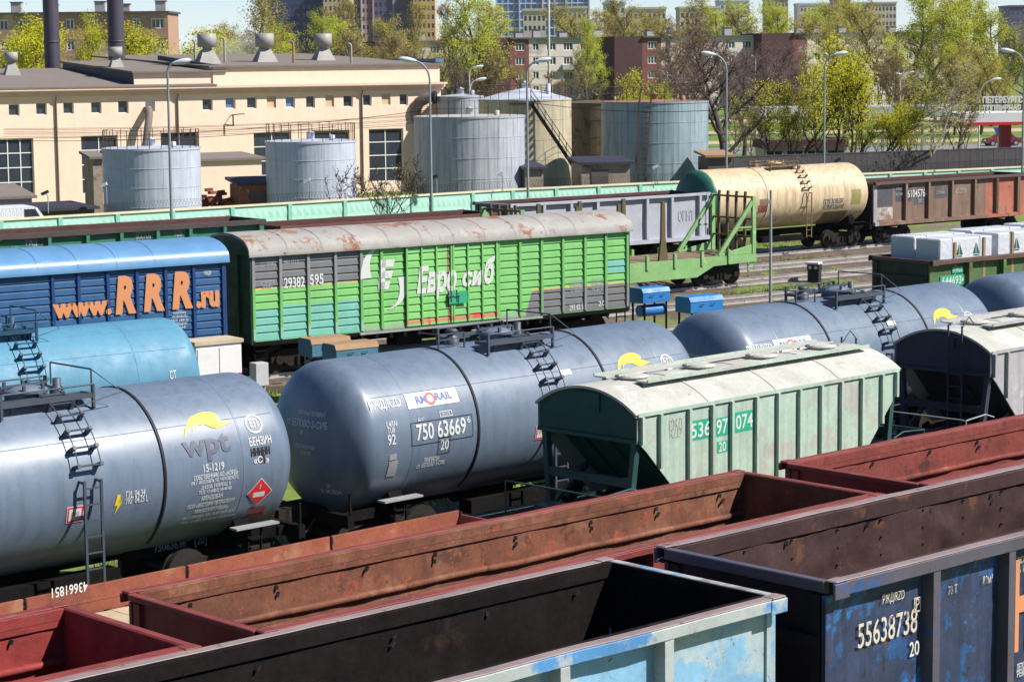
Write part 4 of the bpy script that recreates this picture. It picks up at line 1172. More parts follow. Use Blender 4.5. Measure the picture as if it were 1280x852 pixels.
# ---- far row: gondolas and cream tank
M['hg_out'] = paint('sea_green_paint', (.03, .17, .10), .6, .25, rust=[((.06, .045, .03), .6, 1.6)], patch=[((.06, .30, .17), .6, .8)])
M['hg_rim'] = paint('dark_brown_rim', (.055, .042, .038), .7, .25)
M['hr_out'] = paint('brown_red_paint', (.13, .045, .035), .7, .3, rust=[((.08, .04, .03), .6, 1.6)])
M['hr_in'] = paint('brown_red_inner', (.08, .03, .025), .8, .3)
M['hw_out'] = paint('lavender_grey_paint', (.37, .38, .43), .6, .15, patch=[((.45, .45, .47), .6, .9)], rust=[((.25, .2, .2), .66, 1.4)])
M['hw_rib'] = M['hw_out']
M['hb_out'] = paint('bleached_brown_paint', (.20, .125, .09), .7, .25, patch=[((.28, .17, .11), .56, .8)], rust=[((.10, .06, .045), .60, 1.2)], streak=.5,
    zones=[(-6.15, -4.95, 2.05, 3.1, (.075, .07, .09)), (-4.75, -3.45, 2.25, 3.1, (.06, .06, .08)), (-3.3, -2.0, 2.0, 2.95, (.10, .09, .10)), (-1.7, -.6, 2.3, 2.95, (.09, .08, .09)), (2.6, 9, 1, 3.4, (.40, .13, .08)), (-6.2, -4.95, 1.35, 2.0, (.5, .46, .44)), (-6.6, -6.15, 1, 3.4, (.32, .32, .34))])
M['hb_rim'] = paint('brown_rim', (.10, .06, .05), .7, .25)
G_FAR = 'wagons in the far row beside the pale green wall'
def let_hg(lt, tr, s, yo, root):
    T, S, *_ = lettering_tools(lt, tr, s, 'wall', yo+.03)
    T('РЖД', 39, 303, .34, 14, M['dim_white'], .01); T('ВОСТОК 5', 181, 294.5, .3, 22, M['dim_white'], .01); T('ТВ5', 222, 292, .3, 10, M['dim_white'], .01)
def let_hb(lt, tr, s, yo, root):
    T, S, *_ = lettering_tools(lt, tr, s, 'wall', yo+.03)
    T('61045761', 1147, 242, .42, 24, M['white'], .01); T('РЖД', 1124, 236, .14, 7, M['dim_white']); T('ЗАП СИБ', 1124, 243, .14, 9, M['dim_white']); T('20', 1150, 251, .2, 5, M['dim_white'])
    T('СТ. ТЯЖИН', 1176, 241, .16, 10, M['dim_white']); T('АО СУЭК', 1201, 239, .3, 14, M['dim_white'])
def let_hw(lt, tr, s, yo, root):
    T, S, *_ = lettering_tools(lt, tr, s, 'wall', yo+.03); T('ОГНТ', 858, 270, .5, 20, M['dim_white'], .03)
PG = [-4.4, -2.64, -.88, .88, 2.64, 4.4]
s = TH.s_at(332, -1.5, 3.4) - 6.35
def PX(*a): return [TH.plane(p_, 260, -1.5)[0] - s for p_ in a]
gondola(TH, s, 'sea green gondola with dark rim in the far row', 12.7, 1.5, 3.4, M['hg_out'], M['hr_in'], M['hg_rim'], M['hg_out'], PX(61, 109, 151.5, 197, 238, 281, 326), G_FAR, let_hg, rimh=.22, seam=False)
s = TH.s_at(626, -1.5, 3.05) - 6.05
gondola(TH, s, 'dull red brown gondola, lowest in the far row', 12.1, 1.5, 3.05, M['hr_out'], M['hr_in'], M['hr_out'], M['hr_out'], PG, G_FAR, None, rimh=.18, seam=False)
s = TH.s_at(638.6, -1.5, 3.4) + 6.35
gondola(TH, s, 'lavender white gondola with brown inner wall, behind the green flat wagon', 12.7, 1.5, 3.4, M['hw_out'], M['hr_in'], M['hw_out'], paint('slate_blue_end', (.08, .10, .17), .6, .2), PX(643, 681, 715, 748, 780, 810, 841, 876), G_FAR, let_hw, rimh=.14, seam=False)
def let_hbg(lt, tr, s, R, zc, root):
    T, S, *_ = lettering_tools(lt, tr, s, 'cyl', R, zc); D = M['logo_grey']
    T('грузовая', 1042, 251, .36, 24, D, .0); T('компания', 1042, 258, .36, 25, D, .0); T('538', 952, 262, .42, 10, M['darkred'], .0)
s0 = TH.s_at(860, 0, 2.8); s1 = TH.s_at(1080, -.8, 2.8); sB = (s0+s1)/2
xe = max(5.3, (s1-s0)/2)
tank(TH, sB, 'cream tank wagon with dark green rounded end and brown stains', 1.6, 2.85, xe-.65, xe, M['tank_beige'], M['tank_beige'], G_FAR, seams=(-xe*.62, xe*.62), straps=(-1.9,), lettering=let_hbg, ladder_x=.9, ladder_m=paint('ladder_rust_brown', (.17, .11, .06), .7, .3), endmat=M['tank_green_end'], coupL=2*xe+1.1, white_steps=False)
s = TH.s_at(1096, -1.5, 3.4) + 6.45
gondola(TH, s, 'bleached brown gondola with dark patches and white number 61045761', 12.9, 1.5, 3.4, M['hb_out'], M['hr_in'], M['hb_rim'], M['shaded_end'], PX(1133.5, 1162, 1191, 1219.5, 1247, 1274) + [3.4, 5.2], G_FAR, let_hb, rimh=.16, seam=False)
M['rail'] = paint('rail_side', (.36, .33, .31), .5, .3, rust=[((.16, .09, .06), .6, 1.5)])
# ------------------------------------------------------------------ ground, rails, ballast
def ground_mat():
    m = bpy.data.materials.new('yard_ground'); m.use_nodes = True; nt = m.node_tree; N = nt.nodes; L = nt.links; bs = N['Principled BSDF']
    tc = N.new('ShaderNodeTexCoord')
    def noise(s, d=6, r=.6):
        n = N.new('ShaderNodeTexNoise'); n.inputs['Scale'].default_value = s; n.inputs['Detail'].default_value = d; n.inputs['Roughness'].default_value = r
        L.new(tc.outputs['Object'], n.inputs['Vector']); return n.outputs['Fac']
    def ramp(v, a, b):
        n = N.new('ShaderNodeMapRange'); n.inputs[1].default_value = a; n.inputs[2].default_value = b; L.new(v, n.inputs[0]); return n.outputs[0]
    def mix(f, a, b):
        n = N.new('ShaderNodeMix'); n.data_type = 'RGBA'; L.new(f, n.inputs[0])
        for i, x in ((6, a), (7, b)):
            if isinstance(x, tuple): n.inputs[i].default_value = C4(x)
            else: L.new(x, n.inputs[i])
        return n.outputs[2]
    soil = mix(ramp(noise(1.2), .35, .65), (.095, .072, .055), (.165, .125, .09))
    soil = mix(ramp(noise(14, 3), .45, .7), soil, (.24, .20, .165))
    grass = mix(ramp(noise(2.5), .35, .65), (.11, .16, .02), (.18, .23, .035))
    c = mix(ramp(noise(.22, 5), .40, .50), soil, grass)
    L.new(c, bs.inputs['Base Color']); bs.inputs['Roughness'].default_value = .95
    b = N.new('ShaderNodeBump'); b.inputs['Strength'].default_value = .6; b.inputs['Distance'].default_value = .05; L.new(noise(9, 4), b.inputs['Height']); L.new(b.outputs[0], bs.inputs['Normal'])
    return m
g = MB(); g.face([(-1600, -200, -.32), (1600, -200, -.32), (1600, 2500, -.32), (-1600, 2500, -.32)], ground_mat())
kind(g.build('ground'), 'structure')
M['ballast'] = paint('ballast_stone', (.115, .082, .062), .95, .45, patch=[((.13, .19, .025), .53, .4)], rust=[((.26, .22, .18), .6, 9)], bump=(1, 14, .05))
M['sleeper'] = paint('old_sleeper', (.13, .10, .078), .9, .25)
def rails(tr, a, b, lab):
    bal = MB(); bal.extrude_x([(-2.2, -.315), (2.2, -.315), (1.5, -.17), (-1.5, -.17)], a, b, M['ballast'])
    o = bal.build('track_ballast', None, tr.p); o.rotation_euler = (0, 0, tr.a); kind(o, 'structure')
    r = MB()
    for y in (-.79, .79):
        r.box(a, b, y-.07, y+.07, -.16, -.145, M['rail']); r.box(a, b, y-.018, y+.018, -.145, -.03, M['rail']); r.box(a, b, y-.036, y+.036, -.03, -.003, M['rail'])
        r.box(a, b, y-.03, y+.03, -.0025, .0, M['railtop'])
    ro = r.build('rails', o)
    s = MB(); n = int((b-a)/.62)
    for i in range(n):
        x = a + i*.62; s.box(x-.12, x+.12, -1.35, 1.35, -.25, -.161, M['sleeper'])
    s.build('sleepers', o)
for tr, a, b in ((TA, -25, 70), (TB, -25, 80), (TC, -40, 60), (TD, -40, 60), (TE, -40, 90), (TF, -45, 95), (TX, 5, 150), (TG, 5, 150), (TY, 5, 150), (TH, -10, 150)):
    rails(tr, a, b, '')
# grass tufts between the tracks in the open parts of the yard
gm = paint('grass_blades', (.17, .24, .03), .7, .35)
gr = MB(); rr = random.Random(5)
def tuft(x, y, k, h):
    for _ in range(k):
        a = rr.random()*6.28; dx, dy = math.cos(a)*.02, math.sin(a)*.02; px, py = x+rr.gauss(0, .1), y+rr.gauss(0, .1); hh = h*(.5+rr.random())
        gr.face([(px-dx, py-dy, -.33), (px+dx, py+dy, -.33), (px+rr.gauss(0, .07), py+rr.gauss(0, .07), -.32+hh)], gm)
for (x0, y0, x1, y1, n) in ((870, 325, 1085, 398, 2600), (860, 385, 960, 400, 400), (300, 445, 350, 500, 700), (880, 300, 1085, 330, 700)):
    for _ in range(n):
        p = atz(rr.uniform(x0, x1), rr.uniform(y0, y1), -.3)
        if mnoise.noise(Vector((p.x*.25, p.y*.25, 3))) > -.12: tuft(p.x, p.y, 5, .16)
for _ in range(350):
    p = TD.w(rr.uniform(-2, 14), rr.uniform(1.8, 4.5)); tuft(p.x, p.y, 5, .2)
o = gr.build('grass'); kind(o, 'stuff')

# ------------------------------------------------------------------ small trackside equipment
M['cab_white'] = paint('cabinet_white', (.72, .70, .70), .5, .08, zones=[(-5, 5, 1.36, 1.56, (.55, .02, .07))])
M['cab_top'] = paint('cabinet_top', (.48, .40, .28), .7, .15)
M['box_grey'] = paint('box_grey', (.42, .43, .45), .6, .15)
M['box_blue'] = paint('box_blue', (.02, .17, .46), .5, .15, rust=[((.15, .10, .06), .70, 3)])
M['box_rusty'] = paint('box_blue_rusty_top', (.05, .16, .24), .6, .2)
M['box_brown'] = paint('box_brown_top', (.30, .19, .10), .8, .2)
p = aty(265, 470, 66); rz = TF.a
c = thing('relay_cabinet', 'white steel cabinet with a red stripe beside the blue covered wagon', 'cabinet', (p.x, p.y, -.3), rz)
b = MB(); b.box(-.75, .75, -.45, .45, .02, 2.45, M['cab_white']); b.build('body', c, bevel=.01)
b = MB(); b.box(-.80, .80, -.5, .5, 2.452, 2.56, M['cab_top']); b.build('roof', c)
for sx in (-1, 1):
    b = MB(); b.box(min(sx*.02, sx*.70), max(sx*.02, sx*.70), -.475, -.452, .2, 2.35, M['cab_white']); d = b.build('door', c)
    h = MB(); h.box(sx*.09-.03, sx*.09+.03, -.50, -.476, 1.1, 1.35, M['black']); h.build('handle', d)
p = aty(324, 470, 69)
c = thing('junction_box', 'small grey box on thin legs by the white cabinet', 'junction box', (p.x, p.y, -.3), rz)
b = MB(); b.box(-.22, .22, -.2, .2, .75, 1.45, M['box_grey']); b.build('body', c, bevel=.01)
for sx in (-.17, .17): b = MB(); b.box(sx-.03, sx+.03, -.03, .03, 0, .75, M['steel']); b.build('leg', c)
def eq_box(px, Y, z, label, tank_, top, side, ln=1.15):
    p = aty(px, 400, Y)
    c = thing('equipment_box', label, 'equipment box', (p.x, p.y, -.3), TF.a, 'round topped equipment boxes along the track')
    prof = [(-.42, z-.28), (.42, z-.28), (.42, z+.15), (.33, z+.27), (-.33, z+.27), (-.42, z+.15)]
    b = MB(); b.extrude_x(prof, -ln/2, ln/2, side); b.build('body', c, bevel=.02)
    b = MB(); b.extrude_x([(-.44, z+.12), (-.34, z+.285), (.34, z+.285), (.44, z+.12), (.425, z+.12), (.335, z+.272), (-.335, z+.272), (-.425, z+.12)], -ln/2-.02, ln/2+.02, top); b.build('lid', c)
    for sx in (-ln/2+.12, ln/2-.12):
        for sy in (-.35, .35): b = MB(); b.box(sx-.03, sx+.03, sy-.03, sy+.03, 0, z-.285, M['under']); b.build('leg', c)
    if tank_:
        b = MB(); b.tube([(-ln/2+.05, -.1, z-.58), (ln/2-.05, -.1, z-.58)], .22, side, 14); b.build('air_tank', c)
    for sx in (-.25, .25): h = MB(); h.tube([(sx-.08, -.44, z+.02), (sx-.08, -.47, z+.0), (sx+.08, -.47, z), (sx+.08, -.44, z+.02)], .012, M['black'], 5); h.build('handle', c)
    return c
eq_box(812, 86, 1.62, 'bright blue equipment box above a blue air tank, by the green covered wagon', True, M['box_blue'], M['box_blue'], 1.3)
eq_box(874, 80, 1.92, 'bright blue equipment box standing alone behind the grey tank wagon', False, M['box_blue'], M['box_blue'], 1.5)
eq_box(405, 70.8, 1.72, 'brown topped equipment box half hidden behind its twin, under the green covered wagon', True, M['box_brown'], M['box_rusty'], 1.4)
eq_box(437, 69.4, 1.72, 'brown topped equipment box with blue side, in front of its twin', False, M['box_brown'], M['box_rusty'], 1.5)
p = aty(963, 380, 93)
c = thing('lamp_mast', 'thin grey mast with a small lamp in the open yard beyond the grey tanks', 'mast', (p.x, p.y, -.3))
b = MB(); b.tube([(0, 0, 0), (0, 0, 2.2), (0, 0, 5.1)], [.07, .06, .05], M['steel'], 8); b.build('pole', c)
b = MB(); b.box(-.16, .02, -.06, .06, 4.55, 4.7, M['box_grey']); b.build('lamp', c)
p = aty(1018, 347, 105)
c = thing('dwarf_signal', 'low dark shunting signal with a white top between the tracks', 'signal', (p.x, p.y, -.3), -.5)
b = MB(); b.box(-.28, .28, -.18, .18, 0, .62, M['black']); b.build('base', c, bevel=.02)
b = MB(); b.box(-.3, .3, -.2, .2, .63, .95, M['black']); b.build('signal_head', c, bevel=.02)
b = MB(); b.box(-.32, .32, -.34, .2, .955, 1.05, M['plate']); b.build('hood', c, bevel=.01)
for sx in (-.14, .14): b = MB(); b.tube([(sx, -.205, .8), (sx, -.22, .8)], .08, M['plate'], 12); b.build('lens', c)
for i, (px, py, Y) in enumerate(((336, 490, 66.5), (352, 487, 67))):
    q = atz(px, py, -.3); b = MB(); b.box(-.5, .5, -.25, .25, -.33, -.05, M['sleeper'])
    o = b.build('concrete_block', None, (q.x, q.y, 0), bevel=.03); o.rotation_euler = (0, 0, .3+i*.4)
    tag(o, ('left' if i == 0 else 'right') + ' one of two loose concrete blocks on the grass below the small grey box', 'concrete block', 'loose concrete blocks')

# ------------------------------------------------------------------ concrete wall along the yard
M['mint'] = paint('mint_concrete', (.37, .64, .54), .8, .12, streak=.15)
M['mint_post'] = paint('mint_concrete_post', (.20, .50, .39), .8, .12)
M['cope'] = paint('wall_coping', (.66, .60, .42), .8, .15)
wp = [atz(x, y, 2.35) for x, y in ((-70, 280), (0, 275), (215, 262.6), (430, 250), (640, 237.2), (850, 227.2), (1068, 218), (1280, 208.6), (1350, 205.5))]
fence = thing('concrete_wall', 'long pale green concrete panel wall between the yard and the storage tanks', 'wall', (0, 0, 0))
pan = MB(); pst = []; cop = MB(); wire = MB()
for a, b in zip(wp[:-1], wp[1:]):
    a = Vector((a.x, a.y, -.3)); b = Vector((b.x, b.y, -.3)); d = b-a; Ln = d.length; n = max(1, round(Ln/3.25)); u = d/Ln; v = Vector((-u.y, u.x, 0))
    for k in range(n):
        p0 = a + u*(Ln*k/n); p1 = a + u*(Ln*(k+1)/n); ln = (p1-p0).length
        pan.bar(p0+Vector((0, 0, 1.3)), p1+Vector((0, 0, 1.3)), .10, 2.6, M['mint'])
        for r_ in range(4):
            for c_ in range(8):
                q = p0 + u*(ln*(c_+.5)/8) + Vector((0, 0, .35+r_*.6)) - v*.05; e = ln/8*.40; h = .24
                pan.add([q-u*e-Vector((0, 0, h)), q+u*e-Vector((0, 0, h)), q+u*e+Vector((0, 0, h)), q-u*e+Vector((0, 0, h)), q-v*.028], [(0, 1, 4), (1, 2, 4), (2, 3, 4), (3, 0, 4)], M['mint'])
        cop.bar(p0+Vector((0, 0, 2.66)), p1+Vector((0, 0, 2.66)), .26, .10, M['cope'])
        pst.append((p0, u))
    m = int(Ln*5)
    for k in range(m):      # coiled barbed wire
        pts = []
        for j in range(7):
            t = j/6*2*PI; pts.append(a + u*(Ln*(k+j/6)/m) + v*(.22*math.cos(t)) + Vector((0, 0, 3.0+.22*math.sin(t))))
        wire.tube(pts, .006, M['under'], 3, caps=False)
pan.build('panel', fence); cop.build('coping', fence); wire.build('barbed_wire', fence)
pm = MB(); pm.box(-.12, .12, -.14, .10, 0, 2.6, M['mint_post']); pme = pm.mesh('post')
for p0, u in pst:
    o = link('post', pme, fence, p0); o.rotation_euler = (0, 0, math.atan2(u.y, u.x))
M['lamp_head'] = paint('lamp_head_pale', (.62, .66, .70), .4, .08)
M['lamp_pole'] = paint('lamp_pole_grey', (.25, .27, .29), .5, .15)
M['lamp_pole_pale'] = paint('lamp_pole_pale', (.55, .54, .50), .6, .1)
for k, (px, py, lab) in enumerate(((60, 262, 'behind the white van'), (133, 251, 'in front of the leftmost storage tank'), (387, 245, 'in front of the second storage tank'), (546, 240, 'at the left foot of the big streaked tank'), (628, 236, 'at the right foot of the big streaked tank'), (822, 226, 'at the foot of the ladder tank'), (1049, 217, 'above the right end of the cream tank'))):
    q = atz(px, py+2, 2.4); c = thing('wall_lamp', 'small floodlight on the pale green wall, ' + lab, 'floodlight', (q.x, q.y+.12, 2.3), 0, 'floodlights on the pale green wall')
    b = MB(); b.tube([(0, 0, 0), (0, 0, .9), (-.12, -.1, 1.05)], .03, M['lamp_pole'], 6); b.build('pole', c)
    b = MB(); b.bar((-.3, -.16, 1.0), (.06, -.16, 1.16), .25, .16, M['lamp_head'] if k % 3 else M['black']); b.build('lamp', c)

# ------------------------------------------------------------------ street lamps
def street_lamp(px, Y, zt, hx_px, label, pole=None, head=None, z0=-.3, n_arm=1):
    pole = pole or M['lamp_pole']
    base = aty(px, 200, Y); root = thing('street_lamp', label, 'street lamp', (base.x, base.y, z0), 0, 'tall street lamps')
    dx = (hx_px - px)*Y/F; s = 1 if dx > 0 else -1; hgt = zt - z0; A = abs(dx)
    b = MB(); pts = [(0, 0, 0), (0, 0, hgt*.4), (0, 0, hgt-A*.95)]
    for k in range(1, 7):
        t = PI/2*k/6*.86; pts.append((s*A*(1-math.cos(t))*.80, 0, hgt-A*.95 + A*.85*math.sin(t)))
    b.tube(pts, [.085, .075] + [.055]*7, pole, 8); b.build('pole', root)
    e = Vector(pts[-1])
    b = MB(); d = Vector((s*.85, 0, .14))
    b.tube([e-d*.1, e+d*.12, e+d*.5, e+d*.85, e+d], [.05, .11, .15, .12, .03], head or M['lamp_head'], 8); b.build('lamp_head', root)
    return root
street_lamp(212.5, 113, 10.2, 226, 'grey curved street lamp in front of the leftmost storage tank')
street_lamp(538.5, 121, 10.25, 510, 'grey street lamp with a long arm, in front of the factory corner')
street_lamp(659.5, 130, 10.1, 679, 'grey street lamp in front of the rust streaked tank with the stair')
street_lamp(908, 145, 10.4, 884, 'grey street lamp beside the dark bare tree')
street_lamp(1030, 150, 10.3, 1050, 'grey street lamp in front of the yellow green maples')
street_lamp(1278, 152, 10.4, 1256, 'grey street lamp at the right edge of the photo')
street_lamp(1223, 205, 7.9, 1247, 'pale street lamp left of the filling station column', M['lamp_pole_pale'])
street_lamp(589, 190, 8.4, 601, 'small pale street lamp behind the big streaked tank, the nearer of two', M['lamp_pole_pale'])
street_lamp(588, 215, 9.3, 598, 'small pale street lamp behind the big streaked tank, the higher of two', M['lamp_pole_pale'])
street_lamp(1131, 280, 7.6, 1122, 'pale street lamp among the trees, left of two', M['lamp_pole_pale'])
street_lamp(1124, 270, 7.9, 1138, 'pale street lamp among the trees, right of two', M['lamp_pole_pale'])
street_lamp(944, 260, 10.0, 938, 'distant street lamp seen through the twigs of the dark bare tree', M['lamp_pole_pale'])
p = aty(686, 47, 400); c = thing('light_mast', 'distant slim mast rising above the roof of the grey panel block', 'mast', (p.x, p.y, -.3))
b = MB(); b.tube([(0, 0, 0), (0, 0, 24)], .22, M['lamp_pole_pale'], 6); b.build('pole', c)
b = MB(); b.box(-.7, .7, -.3, .3, 21, 23.5, M['box_grey']); b.build('lamp', c)

# ------------------------------------------------------------------ storage tanks
def silo_mat(name, base, dark, rustc, rth=.62, st=.6, seed=0):
    m = paint(name, base, .5, .12, rust=[(rustc, rth, .8)], patch=[], streak=st)
    return m
M['alu'] = silo_mat('aluminium_tank_paint', (.47, .51, .59), None, (.20, .18, .15), .70, .45)
M['alu2'] = silo_mat('streaked_tank_paint', (.42, .44, .49), None, (.17, .14, .10), .68, .9)
M['cream_rust'] = silo_mat('cream_rust_paint', (.52, .46, .33), None, (.36, .19, .08), .60, .7)
M['brown_rust'] = silo_mat('brown_rust_paint', (.15, .10, .055), None, (.09, .05, .03), .55, .7)
M['blue_streak'] = silo_mat('blue_grey_streaked', (.27, .35, .40), None, (.24, .15, .09), .68, .9)
M['roof_pale'] = paint('pale_tank_roof', (.42, .40, .36), .7, .15)
M['rust_rim'] = paint('rust_rim', (.28, .15, .09), .7, .3)
M['rail_dark'] = paint('rusty_handrail', (.09, .05, .04), .7, .3)
def storage_tank(x0, x1, ytop, Y, mat, label, roofm, cone=.25, rail='all', top_mat=None, nseam=5):
    pc = aty((x0+x1)/2, 200, Y); r = (x1-x0)/2*Y/F
    zt = H - (ytop - (YH - (((x0+x1)/2)-640)*ROLL))*(Y-r)/F
    root = thing('storage_tank', label, 'storage tank', (pc.x, pc.y, -.3), 0, 'upright storage tanks behind the pale green wall')
    h = zt+.3
    b = MB(); pr = [(r, 0)]
    for k in range(1, nseam+1):
        z = h*k/nseam
        pr += [(r, z-.03), (r+.018, z-.02), (r+.018, z), (r, z+.005)] if k < nseam else [(r, z-.12), (r+.04, z-.11), (r+.04, z)]
    b.revolve_z(0, 0, pr, mat, 64, smooth=False, caps=False)
    rr_ = random.Random(int(x0))
    for k in range(nseam):
        for q in range(2):
            a = -PI/2 + rr_.uniform(-1.5, 1.5)
            b.bar((r*1.001*math.cos(a), r*1.001*math.sin(a), h*k/nseam+.05), (r*1.001*math.cos(a), r*1.001*math.sin(a), h*(k+1)/nseam-.05), .03, .012, mat, up=(math.cos(a), math.sin(a), 0))
    b.build('shell', root)
    b = MB(); b.revolve_z(0, 0, [(r+.03, h+.002), (r*.5, h+cone*.55), (.02, h+cone)], roofm, 48, caps=False); 
    b.build('roof', root); b = MB()
    b.revolve_z(0, 0, [(.25, h+cone-.1), (.25, h+cone+.35), (.32, h+cone+.36), (.02, h+cone+.5)], roofm, 12); b.build('roof_vent', root); b = MB()
    b.revolve_z(r*.5, -r*.35, [(.18, h+cone*.3), (.18, h+cone+.25), (.01, h+cone+.28)], roofm, 10); b.build('roof_hatch', root)
    if rail:
        ra = MB(); n = 26
        for k in range(n):
            a = 2*PI*k/n
            if rail == 'part' and not (2.2 < a < 5.9): continue
            x, y = (r-.06)*math.cos(a), (r-.06)*math.sin(a); a2 = a+2*PI/n
            ra.bar((x, y, h), (x, y, h+1.05), .038, .038, M['rail_dark'])
            for z in (.55, 1.03): ra.bar((x, y, h+z), ((r-.06)*math.cos(a2), (r-.06)*math.sin(a2), h+z), .022, .022, M['rail_dark'])
        ra.build('guard_rail', root)
    return root, r, h
T1, r1, h1 = storage_tank(129, 250, 185.5, 133, M['alu'], 'aluminium painted storage tank under the slanting brown duct', M['alu'], .1)
T2, r2, h2 = storage_tank(332.5, 445, 176.5, 140, M['alu'], 'small aluminium painted storage tank beside the little brick shed', M['alu'], .1)
T3, r3, h3 = storage_tank(518.5, 656, 145.5, 152, M['alu2'], 'big pale tank with dark vertical streaks at the factory corner', M['roof_pale'], .1, rail='part')
T4, r4, h4 = storage_tank(599, 714.5, 124, 172, M['cream_rust'], 'cream tank with rust runs, conical roof and outside stair', M['alu'], .85)
T5, r5, h5 = storage_tank(700, 790, 128, 187, M['brown_rust'], 'dark brown rusted tank between the stair tank and the ladder tank', M['brown_rust'], .2, rail=None)
T6, r6, h6 = storage_tank(752, 885, 127, 166, M['blue_streak'], 'large blue grey tank with rust rim and tall ladder', M['rust_rim'], .12)
T7, r7, h7 = storage_tank(548, 606, 120, 182, M['alu2'], 'grey tank almost hidden between the factory and the cream tank', M['alu2'], .2, rail=None)
# ladder on the blue grey tank
b = MB(); a = -PI/2 - .05; lx, ly = (r6+.35)*math.cos(a)-.9, -(r6+.35)
for dx in (-.38, .38):
    b.bar((lx+dx-.35, ly-.5, 0), (lx+dx+.25, ly+.2, h6+1.0), .09, .09, M['rail_dark'])
for k in range(20):
    t = k/20; b.bar((lx-.38-.35+.6*t, ly-.5+.7*t, h6*t), (lx+.38-.35+.6*t, ly-.5+.7*t, h6*t), .05, .05, M['rail_dark'])
for k in range(2): b.bar((lx-.7, ly-.5, 2.2*k), (lx+.45, ly-.45, 2.2*k+2.2), .07, .07, M['rail_dark'])
b.build('ladder', T6)
# stair on the cream tank
b = MB(); x0, y0 = r4*.12, -r4-.25
P0 = Vector((x0, y0, h4-.25)); P1 = Vector((x0+4.1, y0-.9, .95)); 
b.box(x0-1.6, x0+.1, y0-.4, y0+.5, h4-.33, h4-.25, M['black'])
for dy in (-.35, .35):
    b.bar(P0+Vector((0, dy, 0)), P1+Vector((0, dy, 0)), .06, .26, M['black'])
    for z in (.55, 1.0): b.bar(P0+Vector((0, dy, z)), P1+Vector((0, dy, z)), .045, .045, M['black'])
    for k in range(9): q = P0.lerp(P1, k/8) + Vector((0, dy, 0)); b.bar(q, q+Vector((0, 0, 1.0)), .04, .04, M['black'])
for k in range(18): q = P0.lerp(P1, (k+.5)/18); b.box(q.x-.13, q.x+.13, q.y-.34, q.y+.34, q.z-.02, q.z+.02, M['black'])
b.box(P1.x, P1.x+1.9, P1.y-.4, P1.y+.4, P1.z-.06, P1.z, M['black'])
for k in range(4): b.bar((P1.x+.1+k*.58, P1.y-.38, P1.z), (P1.x+.1+k*.58, P1.y-.38, P1.z+1.0), .04, .04, M['black'])
b.bar((P1.x, P1.y-.38, P1.z+1), (P1.x+1.85, P1.y-.38, P1.z+1), .045, .045, M['black'])
b.bar((P1.x+.1, P1.y, 0), (P1.x+.1, P1.y, P1.z), .2, .2, M['black']); b.bar((P1.x+1.8, P1.y, P1.z-.05), (P1.x+2.9, P1.y-.2, 0), .1, .25, M['black'])
b.build('stair', T4)
# ------------------------------------------------------------------ building helper: a wall with real openings
def holed_wall(mb, W, z0, z1, holes, m, reveal=.18, y=0.0, mrev=None, x0=0.0):
    us = sorted({x0, x0+W} | {h[0] for h in holes} | {h[1] for h in holes}); zs = sorted({z0, z1} | {h[2] for h in holes} | {h[3] for h in holes})
    for a, b in zip(us[:-1], us[1:]):
        for c, d in zip(zs[:-1], zs[1:]):
            mu, mz = (a+b)/2, (c+d)/2
            if any(h[0] < mu < h[1] and h[2] < mz < h[3] for h in holes): continue
            mb.face([(a, y, c), (b, y, c), (b, y, d), (a, y, d)], m)
    for (a, b, c, d) in holes:
        r = y+reveal; mm = mrev or m
        mb.face([(a, y, c), (a, y, d), (a, r, d), (a, r, c)], mm); mb.face([(b, y, c), (b, y, d), (b, r, d), (b, r, c)], mm)
        mb.face([(a, y, d), (b, y, d), (b, r, d), (a, r, d)], mm); mb.face([(a, y, c), (b, y, c), (b, r, c), (a, r, c)], mm)
M['glass'] = paint('dark_window_glass', (.035, .045, .06), .12, .3, spec=.7)
M['glass_blue'] = paint('blue_window_glass', (.10, .18, .36), .15, .2, spec=.8)
M['frame_white'] = paint('white_window_frame', (.75, .75, .74), .5, .05)
M['frame_dark'] = paint('dark_window_frame', (.10, .075, .065), .6, .2)
M['boarded'] = paint('boarded_window', (.60, .44, .29), .8, .1)
_wc = {}
def window(parent, u, z, w, h, nx, nz, fm, gm_, y=.14, t=.05):
    k = (round(w, 2), round(h, 2), nx, nz, fm.name, gm_.name)
    if k not in _wc:
        f = MB()
        f.box(-w/2, -w/2+t, -.03, .03, -h/2, h/2, fm); f.box(w/2-t, w/2, -.03, .03, -h/2, h/2, fm)
        f.box(-w/2+t, w/2-t, -.03, .03, -h/2, -h/2+t, fm); f.box(-w/2+t, w/2-t, -.03, .03, h/2-t, h/2, fm)
        for i in range(1, nx): x = -w/2+w*i/nx; f.box(x-t/2, x+t/2, -.025, .025, -h/2+t, h/2-t, fm)
        for j in range(1, nz): q = -h/2+h*j/nz; f.box(-w/2+t, w/2-t, -.022, .022, q-t/2, q+t/2, fm)
        p = MB(); p.box(-w/2+.01, w/2-.01, .032, .045, -h/2+.01, h/2-.01, gm_)
        _wc[k] = (f.mesh('window'), p.mesh('pane'))
    o = link('window', _wc[k][0], parent, (u, y, z)); link('pane', _wc[k][1], o)
    return o

